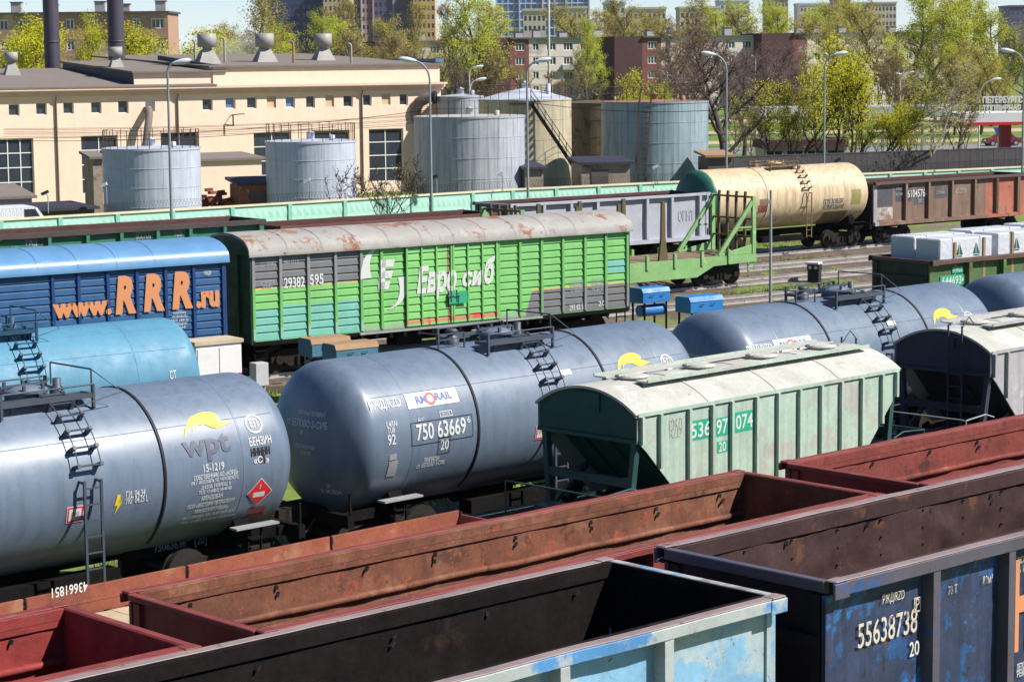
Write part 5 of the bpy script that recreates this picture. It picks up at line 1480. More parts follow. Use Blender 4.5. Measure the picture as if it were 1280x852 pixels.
# ------------------------------------------------------------------ the factory
M['fac'] = paint('peach_render', (.87, .65, .50), .85, .06, patch=[((.83, .61, .465), .58, .35)], streak=.10, bump=(.4, 3))
M['fac_trim'] = paint('peach_cornice', (.70, .50, .38), .85, .1, rust=[((.30, .20, .15), .66, 1.2)])
M['roof_grey'] = paint('grey_brown_roofing', (.185, .155, .135), .9, .12)
M['roof_edge'] = paint('dark_roof_edge', (.035, .035, .05), .6, .2)
M['flash'] = paint('blue_grey_flashing', (.12, .19, .32), .45, .2)
M['vent'] = paint('galvanised_vent', (.31, .30, .28), .6, .15)
M['chim'] = paint('dark_purple_chimney', (.060, .052, .075), .55, .12, streak=.3)
M['brick'] = paint('old_brick', (.26, .085, .05), .85, .4, patch=[((.35, .26, .2), .6, 2)])
FB = Track(-37.0, 164.9, 30)
fac = thing('factory_building', 'long peach coloured factory hall with small square windows', 'factory', FB.p + Vector((0, 0, -.3)), FB.a)
def fz(px, py): s_, z_ = FB.plane(px, py, 0); return s_, z_+.3
small = [(43,522,97,580,0),(180,515,233,575,0),(316,512,368,570,0),(455,510,507,568,0),(590,503,642,567,0),(726,500,775,558,2),(1012,495,1063,553,0),(1127,487,1177,545,3),(1235,486,1283,543,0),
         (1333,483,1380,541,1),(1428,482,1475,540,3),(1530,480,1575,540,0),(1626,478,1670,536,1),(1717,478,1764,535,0),(1815,474,1858,530,0),(1908,470,1952,526,1),(1998,470,2040,527,0)]
holes = []; specs = []
zr = [fz(px/4, py/4)[1] for (px, py) in ((43, 522), (97, 580), (1998, 470), (2040, 527))]
for (a, b, c, d, k) in small:
    u0 = fz(a/4, b/4)[0]; u1 = fz(c/4, b/4)[0]; z1 = fz(a/4, b/4)[1]; z0 = fz(a/4, d/4)[1]
    holes.append((u0, u1, z0, z1)); specs.append((u0, u1, z0, z1, k))
for (a, b, c, d) in ((-22, 174, 41.5, 247), (101, 170, 147, 243), (201.5, 166, 248, 240), (317, 166, 364, 238), (390, 163.5, 437, 235), (461, 161.5, 504, 228)):
    u0 = fz(a, b)[0]; u1 = fz(c, b)[0]; z1 = fz(max(a, 0), b)[1]; z0 = fz(max(a, 0), d)[1]
    holes.append((u0, u1, z0, z1)); specs.append((u0, u1, z0, z1, 9))
UL, UR = -9.0, fz(551.5, 150)[0]
zc = fz(540, 103.5)[1]; zl = fz(3, 112)[1]
b = MB(); holed_wall(b, UR-UL, 0, zc, holes, M['fac'], .28, x0=UL)
D = 26.0
b.face([(UR, 0, 0), (UR, D, 0), (UR, D, zc), (UR, 0, zc)], M['fac']); b.face([(UL, 0, 0), (UL, D, 0), (UL, D, zc), (UL, 0, zc)], M['fac'])
b.face([(UL, .3, 0), (UR-.05, .3, 0), (UR-.05, .3, zc), (UL, .3, zc)], M['frame_dark'])
b.build('wall', fac)
for (u0, u1, z0, z1, k) in specs:
    u, z, w, h = (u0+u1)/2, (z0+z1)/2, u1-u0, z1-z0
    if k == 9: window(fac, u, z, w, h, 2 if w < 3.6 else 4, 4, M['frame_white'], M['glass'], .2, .07)
    elif k == 1: window(fac, u, z, w, h, 1, 1, M['boarded'], M['boarded'], .1, .05)
    elif k == 2: window(fac, u, z, w, h, 1, 1, M['frame_white'], M['plate'], .2, .06)
    elif k == 3: window(fac, u, z, w, h, 1, 1, M['frame_white'], M['glass_blue'], .2, .07)
    else: window(fac, u, z, w, h, 1, 1, M['frame_white'], M['glass'], .2, .05)
c = MB()
for (dy, z0, z1) in ((-.22, zc-.55, zc-.34), (-.42, zc-.34, zc-.12), (-.62, zc-.12, zc+.03)):
    c.box(UL, UR+.25*(-dy), dy, .0-.002, z0, z1, M['fac_trim'])
    c.box(UR+.002, UR-dy, -.0, 3, z0, z1, M['fac_trim'])
c.build('cornice', fac)
for px_ in (70, 222, 452):
    u_ = fz(px_, 150)[0]; p_ = MB(); p_.tube([(u_, -.35, zc-.5), (u_, -.1, zc-1.0), (u_, -.1, .1)], .07, M['roof_grey'], 8); p_.build('downpipe', fac)
for px_, py_ in ((575, 142), (288, 145), (690, 150)):
    if px_ > 545: continue
    u_, z_ = fz(px_, py_); p_ = MB(); p_.tube([(u_, 0, z_), (u_, -.5, z_+.1), (u_+.9, -.6, z_+.15)], .035, M['under'], 6); p_.bar((u_, -.5, z_+.1), (u_, -.5, z_-.7), .08, .08, M['under']); p_.build('cable_bracket', fac)
for k_ in range(3):
    a_, za_ = fz(5, 161+k_*3.5); b_, zb_ = fz(530, 143+k_*5); p_ = MB()
    p_.tube([(a_+(b_-a_)*t/10, -.06-.02*k_, za_+(zb_-za_)*t/10-.3*math.sin(PI*t/10)) for t in range(11)], .012, M['under'], 4); p_.build('wall_cable', fac)
um = fz(236, 95)[0]                     # left end of the tall part (raised attic)
ub = fz(169, 95)[0]; ub2 = fz(275, 93)[0]
za = fz(400, 83)[1]
a = MB(); a.box(um+2.0, UR-.02, .12, D, zc+.031, za, M['fac']); a.build('attic_wall', fac)
r = MB(); rz_ = za+.9
r.add([(um+1.6, -.12, za+.002), (UR+.15, -.12, za+.002), (UR+.15, D, rz_), (um+1.6, D, rz_), (um+1.6, -.12, za+.14), (UR+.15, -.12, za+.14), (UR+.15, D, rz_+.14), (um+1.6, D, rz_+.14)], [(0, 3, 2, 1), (4, 5, 6, 7), (0, 1, 5, 4), (1, 2, 6, 5), (2, 3, 7, 6), (3, 0, 4, 7)], M['roof_grey'])
r.box(UR-.5, UR+.22, -.15, D*.99, za+.2, za+.5, M['flash'])
r.build('roof', fac)
# lower left roof, sloping up away from the yard
r = MB(); zb_ = zc+1.35
r.add([(UL, -.66, zc+.035), (um+2.0, -.66, zc+.035), (um+2.0, D*.6, zb_), (UL, D*.6, zb_), (UL, -.66, zc+.16), (um+2.0, -.66, zc+.16), (um+2.0, D*.6, zb_+.1), (UL, D*.6, zb_+.1)], [(0, 3, 2, 1), (4, 5, 6, 7), (0, 1, 5, 4), (1, 2, 6, 5), (2, 3, 7, 6), (3, 0, 4, 7)], M['roof_grey'])
r.build('roof', fac)
# raised lantern with dark side wall between both roofs
z1 = fz(200, 91)[1]
l = MB()
l.box(ub, ub2+.5, .25, .45, zc+.15, z1, M['fac'])
l.add([(ub, .46, zc+.1), (ub, D*.62, zc+.3), (ub, D*.62, z1+.75), (ub, .46, z1)], [(0, 1, 2, 3)], M['roof_edge'])
l.add([(ub-.25, -.05, z1+.003), (ub2+.6, -.05, z1+.003), (ub2+.6, D*.62, z1+.8), (ub-.25, D*.62, z1+.8), (ub-.25, -.05, z1+.13), (ub2+.6, -.05, z1+.13), (ub2+.6, D*.62, z1+.93), (ub-.25, D*.62, z1+.93)], [(0, 3, 2, 1), (4, 5, 6, 7), (0, 1, 5, 4), (1, 2, 6, 5), (2, 3, 7, 6), (3, 0, 4, 7)], M['roof_grey'])
l.bar((ub2+.4, .2, z1+.25), (um+1.2, 9, z1+1.1), .3, .35, M['roof_edge'])
l.build('roof_lantern', fac)
def vent(px, py, Yd, r_, label, hh=1.0):
    q = aty(px, py, Yd); c = thing('roof_ventilator', label, 'roof ventilator', q, .4, 'round ventilators on the factory roof')
    b = MB(); k = r_
    b.add([(-1.25*k, -1.25*k, -.6), (1.25*k, -1.25*k, -.6), (1.25*k, 1.25*k, -.6), (-1.25*k, 1.25*k, -.6), (-.55*k, -.55*k, .75*k), (.55*k, -.55*k, .75*k), (.55*k, .55*k, .75*k), (-.55*k, .55*k, .75*k)], [(0, 1, 5, 4), (1, 2, 6, 5), (2, 3, 7, 6), (3, 0, 4, 7)], M['vent'])
    b.revolve_z(0, 0, [(.5*k, .7*k), (.5*k, 1.05*k)], M['vent'], 20); b.build('base', c)
    b = MB(); b.revolve_z(0, 0, [(.62*k, 1.0*k), (1.02*k, 1.03*k), (1.02*k, 2.45*k), (.95*k, 2.46*k), (.93*k, 1.9*k)], M['vent'], 28); b.build('drum', c)
vent(259, 71, 178, .72, 'grey round ventilator on the factory roof, leftmost of the three tall ones')
vent(331, 70, 183, .72, 'grey round ventilator on the factory roof, middle of the three tall ones')
vent(404, 69.5, 188, .72, 'grey round ventilator on the factory roof, rightmost of the three tall ones')
vent(145, 79, 176, .5, 'small ventilator standing in front of the right chimney')
vent(14.5, 84.5, 176, .48, 'small ventilator on the low roof at the left edge')
for px, y0, y1, lab in ((244, 50, 76, 'thin straight pipe left of the tallest ventilators'), (281, 47, 73, 'bent white pipe between the first and the middle ventilator'), (367, 51, 74, 'rusty bent pipe between the middle and the last ventilator'), (439, 54, 74, 'pale bent pipe right of the last ventilator')):
    Yp = 180; q = aty(px, y1+1, Yp); hp = (y1-y0)*Yp/F
    b = MB(); b.tube([(0, 0, -.3), (0, 0, hp-.2), (-.03, 0, hp-.08), (-.12, 0, hp), (-.22, 0, hp-.03)], .09, M['vent'] if px != 367 else M['box_brown'], 8)
    tag(b.build('roof_pipe', None, q), lab, 'roof pipe', 'pipes on the factory roof')
for k, (px, r_, Yc) in enumerate(((66, .63, 186), (146.5, .67, 188))):
    q = aty(px, 90, Yc); b = MB(); b.revolve_z(0, 0, [(r_, 0), (r_*1.0, 12), (r_*.97, 30), (r_*.97, 32)], M['chim'], 32)
    for z in (6, 12, 18, 24, 30): b.revolve_z(0, 0, [(r_+.002, z), (r_+.04, z+.02), (r_+.04, z+.12), (r_+.002, z+.14)], M['chim'], 32, caps=False)
    o = b.build('chimney', None, (q.x, q.y, -.3)); tag(o, ('left' if k == 0 else 'right') + ' one of the two dark purple steel chimneys behind the factory', 'chimney', 'steel chimneys')
# duct and hood on the facade
s_, z_ = fz(183, 137); s2_, z2_ = fz(168, 178)
b = MB(); b.tube([FB.w(s_, .1, z_-.3), FB.w(s_, -.5, z_-.35), FB.w(s_-.12, -.9, z_-.6), FB.w(s2_+.5, -1.1, z2_-.3), FB.w(s2_+.4, -1.1, z2_-.8)], .28, M['roof_grey'], 12)
tag(b.build('duct'), 'slanting brown duct from the white factory window down to the leftmost storage tank', 'duct')
q = FB.w(UR-1.6, -.6, fz(530, 128)[1]-.3)
b = MB(); b.tube([(-.9, 0, -1.5), (-.9, -.05, -.6), (-.6, -.1, .0), (0, -.2, .35), (.5, -.3, .4)], [.35, .4, .45, .45, .4], M['roof_grey'], 14); b.tube([(.5, -.3, .4), (.75, -.35, .4)], .5, M['black'], 14)
tag(b.build('exhaust_hood', None, q), 'bent brown exhaust pipe with black mouth at the right end of the factory wall', 'exhaust pipe')
# low annex, sheds, van
def shed(px0, px1, pyt, pyb, Y, depth, wallm, roofm, label, over=.25, doorm=None, rz=.5, slope=.25):
    q = aty(px0, pyb, Y); w = (px1-px0)*Y/F/math.cos(rz)*.9; h = (pyb-pyt)*Y/F
    c = thing('shed', label, 'shed', (q.x, q.y, q.z), rz)
    b = MB(); b.box(0, w, 0, depth, -1.2, h, wallm); b.build('wall', c)
    b = MB(); b.add([(-over, -over, h+.004), (w+over, -over, h+.004), (w+over, depth+over, h+slope), (-over, depth+over, h+slope), (-over, -over, h+.16), (w+over, -over, h+.16), (w+over, depth+over, h+slope+.16), (-over, depth+over, h+slope+.16)], [(0, 3, 2, 1), (4, 5, 6, 7), (0, 1, 5, 4), (1, 2, 6, 5), (2, 3, 7, 6), (3, 0, 4, 7)], roofm); b.build('roof', c)
    if doorm: b = MB(); b.box(w*.2, w*.55, -.05, -.004, -1.0, h*.7, doorm); b.build('door', c)
    return c
M['shed_wall'] = paint('old_render', (.30, .24, .19), .9, .3, patch=[((.20, .09, .06), .56, .8)])
shed(246, 332, 202, 252, 157, 4, M['fac'], M['roof_grey'], 'low peach annex with flat roof between the first two storage tanks', rz=.5)
shed(300, 363, 232, 256, 139, 2.6, M['brick'], M['roof_edge'], 'small brick shed with dark roof left of the second storage tank', doorm=M['frame_dark'], rz=.35)
shed(118, 130, 199, 262, 140, 2.5, M['shed_wall'], M['roof_grey'], 'narrow brick lean-to left of the leftmost storage tank', rz=.4)
shed(727, 795, 206, 228, 150, 3, M['shed_wall'], M['roof_edge'], 'low grey shed with dark slanting roof in front of the brown tank', rz=.2, doorm=M['frame_dark'])
shed(657, 682, 212, 240, 150, 2.5, M['shed_wall'], M['roof_edge'], 'small pale kiosk at the right of the big streaked tank', rz=.3)
shed(885, 918, 197, 215, 160, 2.5, M['frame_dark'], M['box_brown'], 'dark wooden shed under the dark bare tree', rz=.2)
shed(-30, 118, 268, 278, 125, 4, M['frame_dark'], M['roof_edge'], 'low building with black felt roof behind the white van', rz=.55, slope=.1)
shed(-20, 40, 250, 258, 131, 4, M['fac'], M['roof_grey'], 'low hut with grey roof at the left edge in front of the factory', rz=.5, slope=.5)
b = MB(); rr = random.Random(3)
for i in range(60):
    x = rr.uniform(-1.3, 1.3); zmax = 1.5*(1-abs(x)/1.5)
    z = rr.uniform(0, max(.2, zmax)); q = .22
    b.bar((x-q, rr.uniform(-.7, .7), z), (x+q*.8, rr.uniform(-.7, .7), z+rr.uniform(-.1, .1)), .28, .18, M['brick'])
q = aty(266, 252, 141); tag(b.build('brick_pile', None, (q.x, q.y, q.z-.4)), 'heap of broken red bricks right of the leftmost storage tank', 'brick heap')

def car(px, py, Y, rz, mat, label, van=False, z=None, group=None, sc=1.0):
    q = aty(px, py, Y); c = thing('van' if van else 'car', label, 'van' if van else 'car', (q.x, q.y, z if z is not None else -.32), rz)
    c.scale = (sc, sc, sc)
    hgt = 1.95 if van else 1.42
    side = [(-2.2, .35), (-2.25, .75), (-2.15, 1.0), (-1.95, hgt-.1), (-1.7, hgt), (.3, hgt), (.55, hgt-.08), (1.15, 1.02), (2.05, .85), (2.25, .6), (2.2, .35)] if van else \
           [(-2.15, .35), (-2.2, .7), (-2.1, .92), (-1.35, .98), (-.85, hgt), (.25, hgt), (1.0, .96), (1.9, .82), (2.15, .62), (2.1, .35)]
    b = MB(); b.extrude_y(side, -.84, .84, mat); b.build('body', c, bevel=.06)
    g_ = MB(); wz = (1.1, hgt-.15) if van else (.98, hgt-.08)
    for sy in (-1, 1):
        pts = [(-.15, wz[0]), (.85, wz[0]), (.45, wz[1]), (-.15, wz[1])] if van else [(-1.1, wz[0]), (.82, wz[0]), (.2, wz[1]), (-.75, wz[1])]
        g_.face([(x, sy*.848, z_) for x, z_ in pts], M['glass'])
    g_.build('side_window', c)
    wm = MB(); wm.tube([(0, -.11, 0), (0, .11, 0)], .33, M['black'], 18, smooth=False); tyre = wm.mesh('tyre')
    rm_ = MB(); rm_.tube([(0, -.12, 0), (0, .12, 0)], .2, M['steel'], 14, smooth=False); rim_ = rm_.mesh('rim')
    for x in (-1.35, 1.35):
        for y in (-.78, .78): w_ = link('wheel', tyre, c, (x, y, .33)); link('rim', rim_, w_)
    hl = MB(); hl.box(-.05, .05, -.16, .16, -.08, .08, M['plate']); hm_ = hl.mesh('headlight')
    for y in (-.6, .6): link('headlight', hm_, c, (2.2, y, .68))
M['carwhite'] = paint('white_car_paint', (.80, .80, .80), .3, .04, coat=.5)
M['carred'] = paint('dark_red_car_paint', (.20, .012, .025), .3, .05, coat=.5)
M['cardark'] = paint('black_car_paint', (.02, .02, .025), .25, .05, coat=.5)
car(28, 268, 119.5, .5, M['carwhite'], 'white van behind the pale green wall at the left edge', True, z=.85)
car(704, 231, 149, .3, M['cardark'], 'dark car parked behind the pale green wall below the stair', False, z=.25)

# ------------------------------------------------------------------ flats and towers far behind
M['panel'] = paint('pale_panel_wall', (.66, .58, .53), .85, .12, patch=[((.44, .38, .32), .56, .12)])
M['redbrown'] = paint('shaded_red_brown_brick', (.075, .032, .036), .85, .15)  # red brick of the blank gables, darkened in colour for their shade
M['redwall'] = paint('red_brick_wall', (.20, .07, .06), .85, .15)
M['obrick'] = paint('orange_brick_wall', (.40, .24, .17), .85, .12, patch=[((.52, .42, .26), .56, .10)])
M['roof_dark'] = paint('dark_flat_roof', (.08, .08, .09), .8, .15)
M['balc'] = paint('balcony_panel', (.42, .40, .40), .7, .15)
def flats(px, pyr, Y, Wm, floors, label, rz=0, red=(6.5, 5.0), wallm=None, sec=None, fl=2.75, group='five storey panel blocks behind the trees'):
    q = aty(px, pyr, Y); zt = q.z
    c = thing('apartment_block', label, 'apartment block', (q.x, q.y, 0), rz, group)
    wm_ = wallm or M['panel']; b = MB(); D_ = 11
    holes = []; wins = []
    z = zt-.9
    for f in range(floors):
        z1 = zt-.75-f*fl; z0 = z1-1.45
        u = red[0]+1.1; i = 0
        while u < Wm-2.2:
            w = 1.9 if i % 3 != 1 else 1.2
            holes.append((u, u+w, z0, z1)); wins.append((u+w/2, (z0+z1)/2, w, z1-z0, i)); u += w+1.55; i += 1
    zb = zt-.75-floors*fl
    holes_r = [h for h in holes if h[1] < red[0]+red[1]+.5]; holes_g = [h for h in holes if h not in holes_r]
    if red[0]: 
        b.box(0, red[0]-.003, 0, D_, -.3, zt+.25, M['redbrown'])
        holed_wall(b, red[1]+.6, -.3, zt, holes_r, M['redwall'], .22, x0=red[0])
    holed_wall(b, Wm-red[0]-red[1]-.6, -.3, zt, holes_g, wm_, .22, x0=red[0]+red[1]+.6)
    b.box(red[0]+.01, Wm, .26, D_, -.3, zt, wm_)
    for f in range(floors): b.box(red[0]+red[1]+.7, Wm-.01, -.03, -.003, zt-.55-f*fl-.06, zt-.55-f*fl, M['balc'])
    b.build('wall', c)
    r = MB(); r.box(red[0]-.0 if red[0] else -.3, Wm+.3, -.5, D_+.3, zt+.003, zt+.30, M['roof_dark'])
    ro = r.build('roof', c); k = 0; x = red[0]+2
    while x < Wm-2: r = MB(); r.box(x, x+1.5, 3, 4.2, zt+.303, zt+1.35+.4*(k % 2), M['balc']); r.box(x-.1, x+1.6, 2.9, 4.3, zt+1.352+.4*(k % 2), zt+1.5+.4*(k % 2), M['roof_dark']); r.build('chimney', ro); x += 3.6+1.7*(k % 3); k += 1
    for (u, z, w, h, i) in wins[:98]:
        window(c, u, z, w, h, 3 if w > 1.5 else 2, 1, M['frame_white'], M['glass'], .14, .13)
    bl = MB(); bl.box(-1.35, 1.35, -.9, -.004, -.5, .45, M['balc']); bme = bl.mesh('balcony')
    for (u, z, w, h, i) in wins:
        if i % 5 == 3 and z < zt-3: link('balcony', bme, c, (u, 0, z-1.2))
    return c
flats(468, 53.5, 447, 21.5, 5, 'panel block with dark red end seen right of the factory roof', .28, red=(3.8, 3.0))
flats(608.5, 49.5, 440, 25, 5, 'grey panel block with dark red end behind the cream storage tank', .28, red=(4.6, 3.2))
flats(768, 47.5, 436, 28.5, 5, 'panel block with dark red end left of the dark bare tree', .28, red=(5.6, 3.2))
flats(952, 43.5, 440, 41, 5, 'panel block behind the yellow green maples', .28, red=(6.5, 2.0))
c = flats(-40, 19, 335, 29, 5, 'orange brick apartment house behind the chimneys', red=(0, 0), wallm=M['obrick'], fl=3.05, group=None)
def tower(px0, px1, pyt, Y, wallm, winm, label, nx, fl=3.0, depth=20, strips=None, split=None, rz=0, wfrac=.55, hfrac=.5):
    a = aty(px0, pyt, Y); w = (px1-px0)*Y/F; zt = a.z
    c = thing('tower_block', label, 'tower block', (a.x, a.y, -.3), rz, 'tower blocks on the skyline')
    b = MB(); cw = w/nx; nf = int((zt-18)/fl)+1; holes = []
    for f in range(nf):
        for i in range(nx):
            z1 = zt-1.2-f*fl; holes.append((i*cw+cw*(1-wfrac)/2, i*cw+cw*(1+wfrac)/2, z1-fl*hfrac, z1))
    holed_wall(b, w, 0, zt+.3, holes, wallm, .3)
    if strips:
        for s_ in range(0, nx+1, strips[0]): b.box(s_*cw-.25, s_*cw+.25, -.5, -.003, 0, zt+.3, strips[1])
    b.box(0, w, .34, depth, 0, zt+.299, wallm)
    b.build('wall', c)
    g_ = MB(); g_.face([(0.05, .31, 1), (w-.05, .31, 1), (w-.05, .31, zt-.3), (.05, .31, zt-.3)], winm); g_.build('glazing', c)
    r = MB(); r.box(-.3, w+.3, -.3, depth+.3, zt+.302, zt+1.0, wallm); r.build('roof', c)
M['t_navy'] = paint('navy_cladding', (.045, .065, .17), .5, .1); M['t_beige'] = paint('beige_cladding', (.56, .42, .30), .8, .1); M['t_pink'] = paint('pink_cladding', (.50, .36, .33), .8, .1)
M['t_orange'] = paint('orange_cladding', (.60, .38, .20), .8, .1); M['t_violet'] = paint('violet_cladding', (.13, .11, .20), .6, .1); M['t_glass'] = paint('blue_curtain_glass', (.10, .22, .48), .2, .15, spec=.8)
M['t_white'] = paint('white_cladding', (.60, .62, .66), .7, .08); M['t_cream'] = paint('cream_cladding', (.56, .50, .40), .8, .08)
tower(334, 402, -20, 820, M['t_navy'], M['glass'], 'dark navy tower block left of the beige towers', 10, wfrac=.5)
tower(404, 436, -30, 800, M['t_beige'], M['glass'], 'beige tower block beside the navy one', 6)
tower(436, 466, -26, 830, M['t_pink'], M['glass'], 'pinkish tower block with pale ribs right of the beige one', 6, strips=(3, M['t_white']))
tower(466, 516, -24, 800, M['t_violet'], M['glass'], 'violet tower block with pale ribs', 8, strips=(4, M['t_pink']))
tower(516, 543, -20, 790, M['t_orange'], M['glass'], 'orange tower block right of the violet one', 5)
tower(620, 735, -20, 850, M['t_white'], M['t_glass'], 'blue glass office tower with white grid', 16, wfrac=.88, hfrac=.84, strips=(4, M['t_white']))
tower(654, 682, 14, 700, M['t_cream'], M['glass'], 'small cream house front before the glass tower', 5)
tower(697, 733, 11, 700, M['t_cream'], M['glass'], 'cream house gable before the right half of the glass tower', 6)
tower(757, 781, 5, 760, M['t_white'], M['glass'], 'narrow white and slate tower right of the glass tower', 4)
tower(786, 832, 12, 760, M['t_cream'], M['glass'], 'cream slab behind the bare trees, left one', 8)
tower(850, 898, 11, 780, M['t_cream'], M['glass'], 'cream slab behind the bare trees, right one', 8)
tower(900, 936, 2, 880, M['t_white'], M['t_glass'], 'pale block with turquoise glass on the skyline', 6)
tower(960, 985, 0, 950, M['t_pink'], M['glass'], 'pale pink block, leftmost of the far right skyline', 6)
tower(1000, 1040, 6, 960, M['t_white'], M['glass'], 'low pale block in the middle of the far right skyline', 9)
tower(1046, 1063, 0, 900, M['t_pink'], M['glass'], 'narrow brown pink tower on the far right skyline', 4)
tower(1066, 1120, 5, 960, M['t_cream'], M['glass'], 'wide cream block on the far right skyline', 12)
tower(1262, 1300, 9, 900, M['t_violet'], M['t_glass'], 'dark block at the right edge of the skyline', 6)

# ------------------------------------------------------------------ right hand background: dark wall, lawn, road, filling station
M['darkwall'] = paint('dark_board_wall', (.055, .048, .055), .8, .2, streak=.5)
q0 = aty(893, 215, 172); q1 = aty(1330, 215, 186)
b = MB(); d = Vector((q1.x-q0.x, q1.y-q0.y, 0)); n = 60; u = d/n
wz = lambda t: 3.05+.0*t
for k in range(n):
    p = Vector((q0.x, q0.y, 0))+u*k
    b.bar(p+Vector((0, 0, 1.1)), p+u*.97+Vector((0, 0, 1.1)), .08+.02*(k % 2), 2.8, M['darkwall'])
b.bar(Vector((q0.x, q0.y, 2.55)), Vector((q1.x, q1.y, 2.55)), .14, .1, M['darkwall'])
tag(b.build('board_wall'), 'long dark board wall below the maples', 'wall')
M['lawn'] = paint('lawn', (.12, .20, .02), .9, .25, patch=[((.17, .19, .04), .58, .2)])
M['asphalt'] = paint('asphalt', (.22, .21, .22), .9, .12); M['sand'] = paint('sandy_path', (.46, .36, .24), .9, .1)
def strip(name, y0, y1, m, z, x0=-10, x1=130):
    b = MB(); b.face([(x0, y0, z), (x1, y0, z), (x1, y1+8, z), (x0, y1+8, z)], m); kind(b.build(name), 'structure')
strip('lawn', 195, 430, M['lawn'], -.30)
strip('road', 243, 252, M['asphalt'], -.29); strip('path', 300, 304, M['sand'], -.288); strip('path', 352, 358, M['sand'], -.288); strip('path', 268, 269.5, M['sand'], -.288)
car(1252, 178, 256, 3.3, M['carred'], 'dark red car on the road behind the filling station', False)
# filling station
M['can_white'] = paint('canopy_white', (.78, .76, .76), .5, .06); M['can_grey'] = paint('canopy_grey', (.40, .42, .44), .6, .12)
q = aty(1205, 157, 190); fs = thing('filling_station', 'filling station canopy with red column and raised white letters', 'filling station', (q.x, q.y, 0), .12)
zb = q.z; w = 7.5
b = MB(); b.box(0, w, 0, 6, zb+.25, zb+1.0, M['can_white']); b.build('canopy', fs)
b = MB(); b.box(-.03, w+.03, -.03, 6.03, zb, zb+.248, M['red']); b.build('red_band', fs)
b = MB(); b.box(3.75, 4.6, 1.5, 2.3, -.3, zb-.002, M['darkred']); b.build('column', fs)
b = MB(); b.box(2.55, 3.3, 1.2, 1.9, -.3, 1.35, M['box_grey']); b.box(2.6, 3.25, 1.15, 1.198, .6, 1.2, M['black']); b.build('fuel_pump', fs)
sg = MB(); 
for k in range(6): sg.box(.7+k*1.5-.03, .7+k*1.5+.03, .1, .16, zb+1.0, zb+2.3, M['under'])
for z in (1.25, 1.75): sg.box(.2, w+1, .12, .15, zb+z, zb+z+.04, M['under'])
sg = sg.build('sign_frame', fs)
lt = Lettering()
for st, z, sz in (('ПЕТЕРБУРГСКАЯ', 2.05, .52), ('ТОПЛИВНАЯ КОМПАНИЯ', 1.35, .50)):
    bm = text_bm(st, sz, .035, .75); x0 = min(v.co.x for v in bm.verts)
    lt.put(bm, (lambda X0, Z: (lambda a, b_: (1.6+a-X0, .05, zb+Z+b_)))(x0, z), M['can_white'])
lo = lt.build(fs, 'sign_lettering')
so = lo.modifiers.new('solid', 'SOLIDIFY'); so.thickness = .06
q = aty(948, 148, 205); z = q.z
c = thing('service_hall', 'long grey flat roofed canopy behind the maples', 'canopy', (q.x, q.y, 0), .08)
b = MB(); b.box(0, 19.5, 0, 7, z, z+.9, M['can_grey']); b.box(.2, 9.5, -.06, -.003, z+.15, z+.75, M['can_white']); b.build('roof', c)
for k in range(6): b = MB(); b.box(.6+k*3.6, .8+k*3.6, .5, .7, -.3, z-.002, M['steel']); b.build('column', c)
q = aty(955, 190, 198); c = thing('kiosk', 'glazed kiosk with dark red fascia behind the maples', 'kiosk', (q.x, q.y, -.3), .08)
b = MB(); b.box(0, 7.2, 0, 4, 0, 2.4, M['can_grey']); b.build('wall', c)
b = MB(); b.box(-.2, 7.4, -.2, 4.2, 2.403, 3.1, M['redbrown']); b.build('fascia', c)
for k in range(4): window(c, .9+k*1.8, 1.25, 1.5, 1.9, 2, 1, M['steel'], M['glass'], -.05, .06)
q = aty(1040, 190, 200); c = thing('red_kiosk', 'narrow dark red kiosk behind the maples', 'kiosk', (q.x, q.y, -.3), .1)
b = MB(); b.box(0, 1.3, 0, 2, 0, 3.0, M['darkred']); b.build('wall', c); b = MB(); b.box(-.1, 1.4, -.1, 2.1, 3.003, 3.2, M['redbrown']); b.build('roof', c)
q = aty(1247, 190, 225); c = thing('road_sign', 'blue triangular road sign on a post by the road', 'road sign', (q.x, q.y, -.3), 0)
b = MB(); b.tube([(0, 0, 0), (0, 0, 3.1)], .05, M['steel'], 6); b.build('post', c)
b = MB(); b.add([(-.5, -.07, 3.1), (.5, -.07, 3.1), (0, -.07, 2.2), (-.5, -.055, 3.1), (.5, -.055, 3.1), (0, -.055, 2.2)], [(0, 1, 2), (3, 5, 4), (0, 3, 4, 1), (1, 4, 5, 2), (2, 5, 3, 0)], M['logo_blue']); b.build('plate', c)
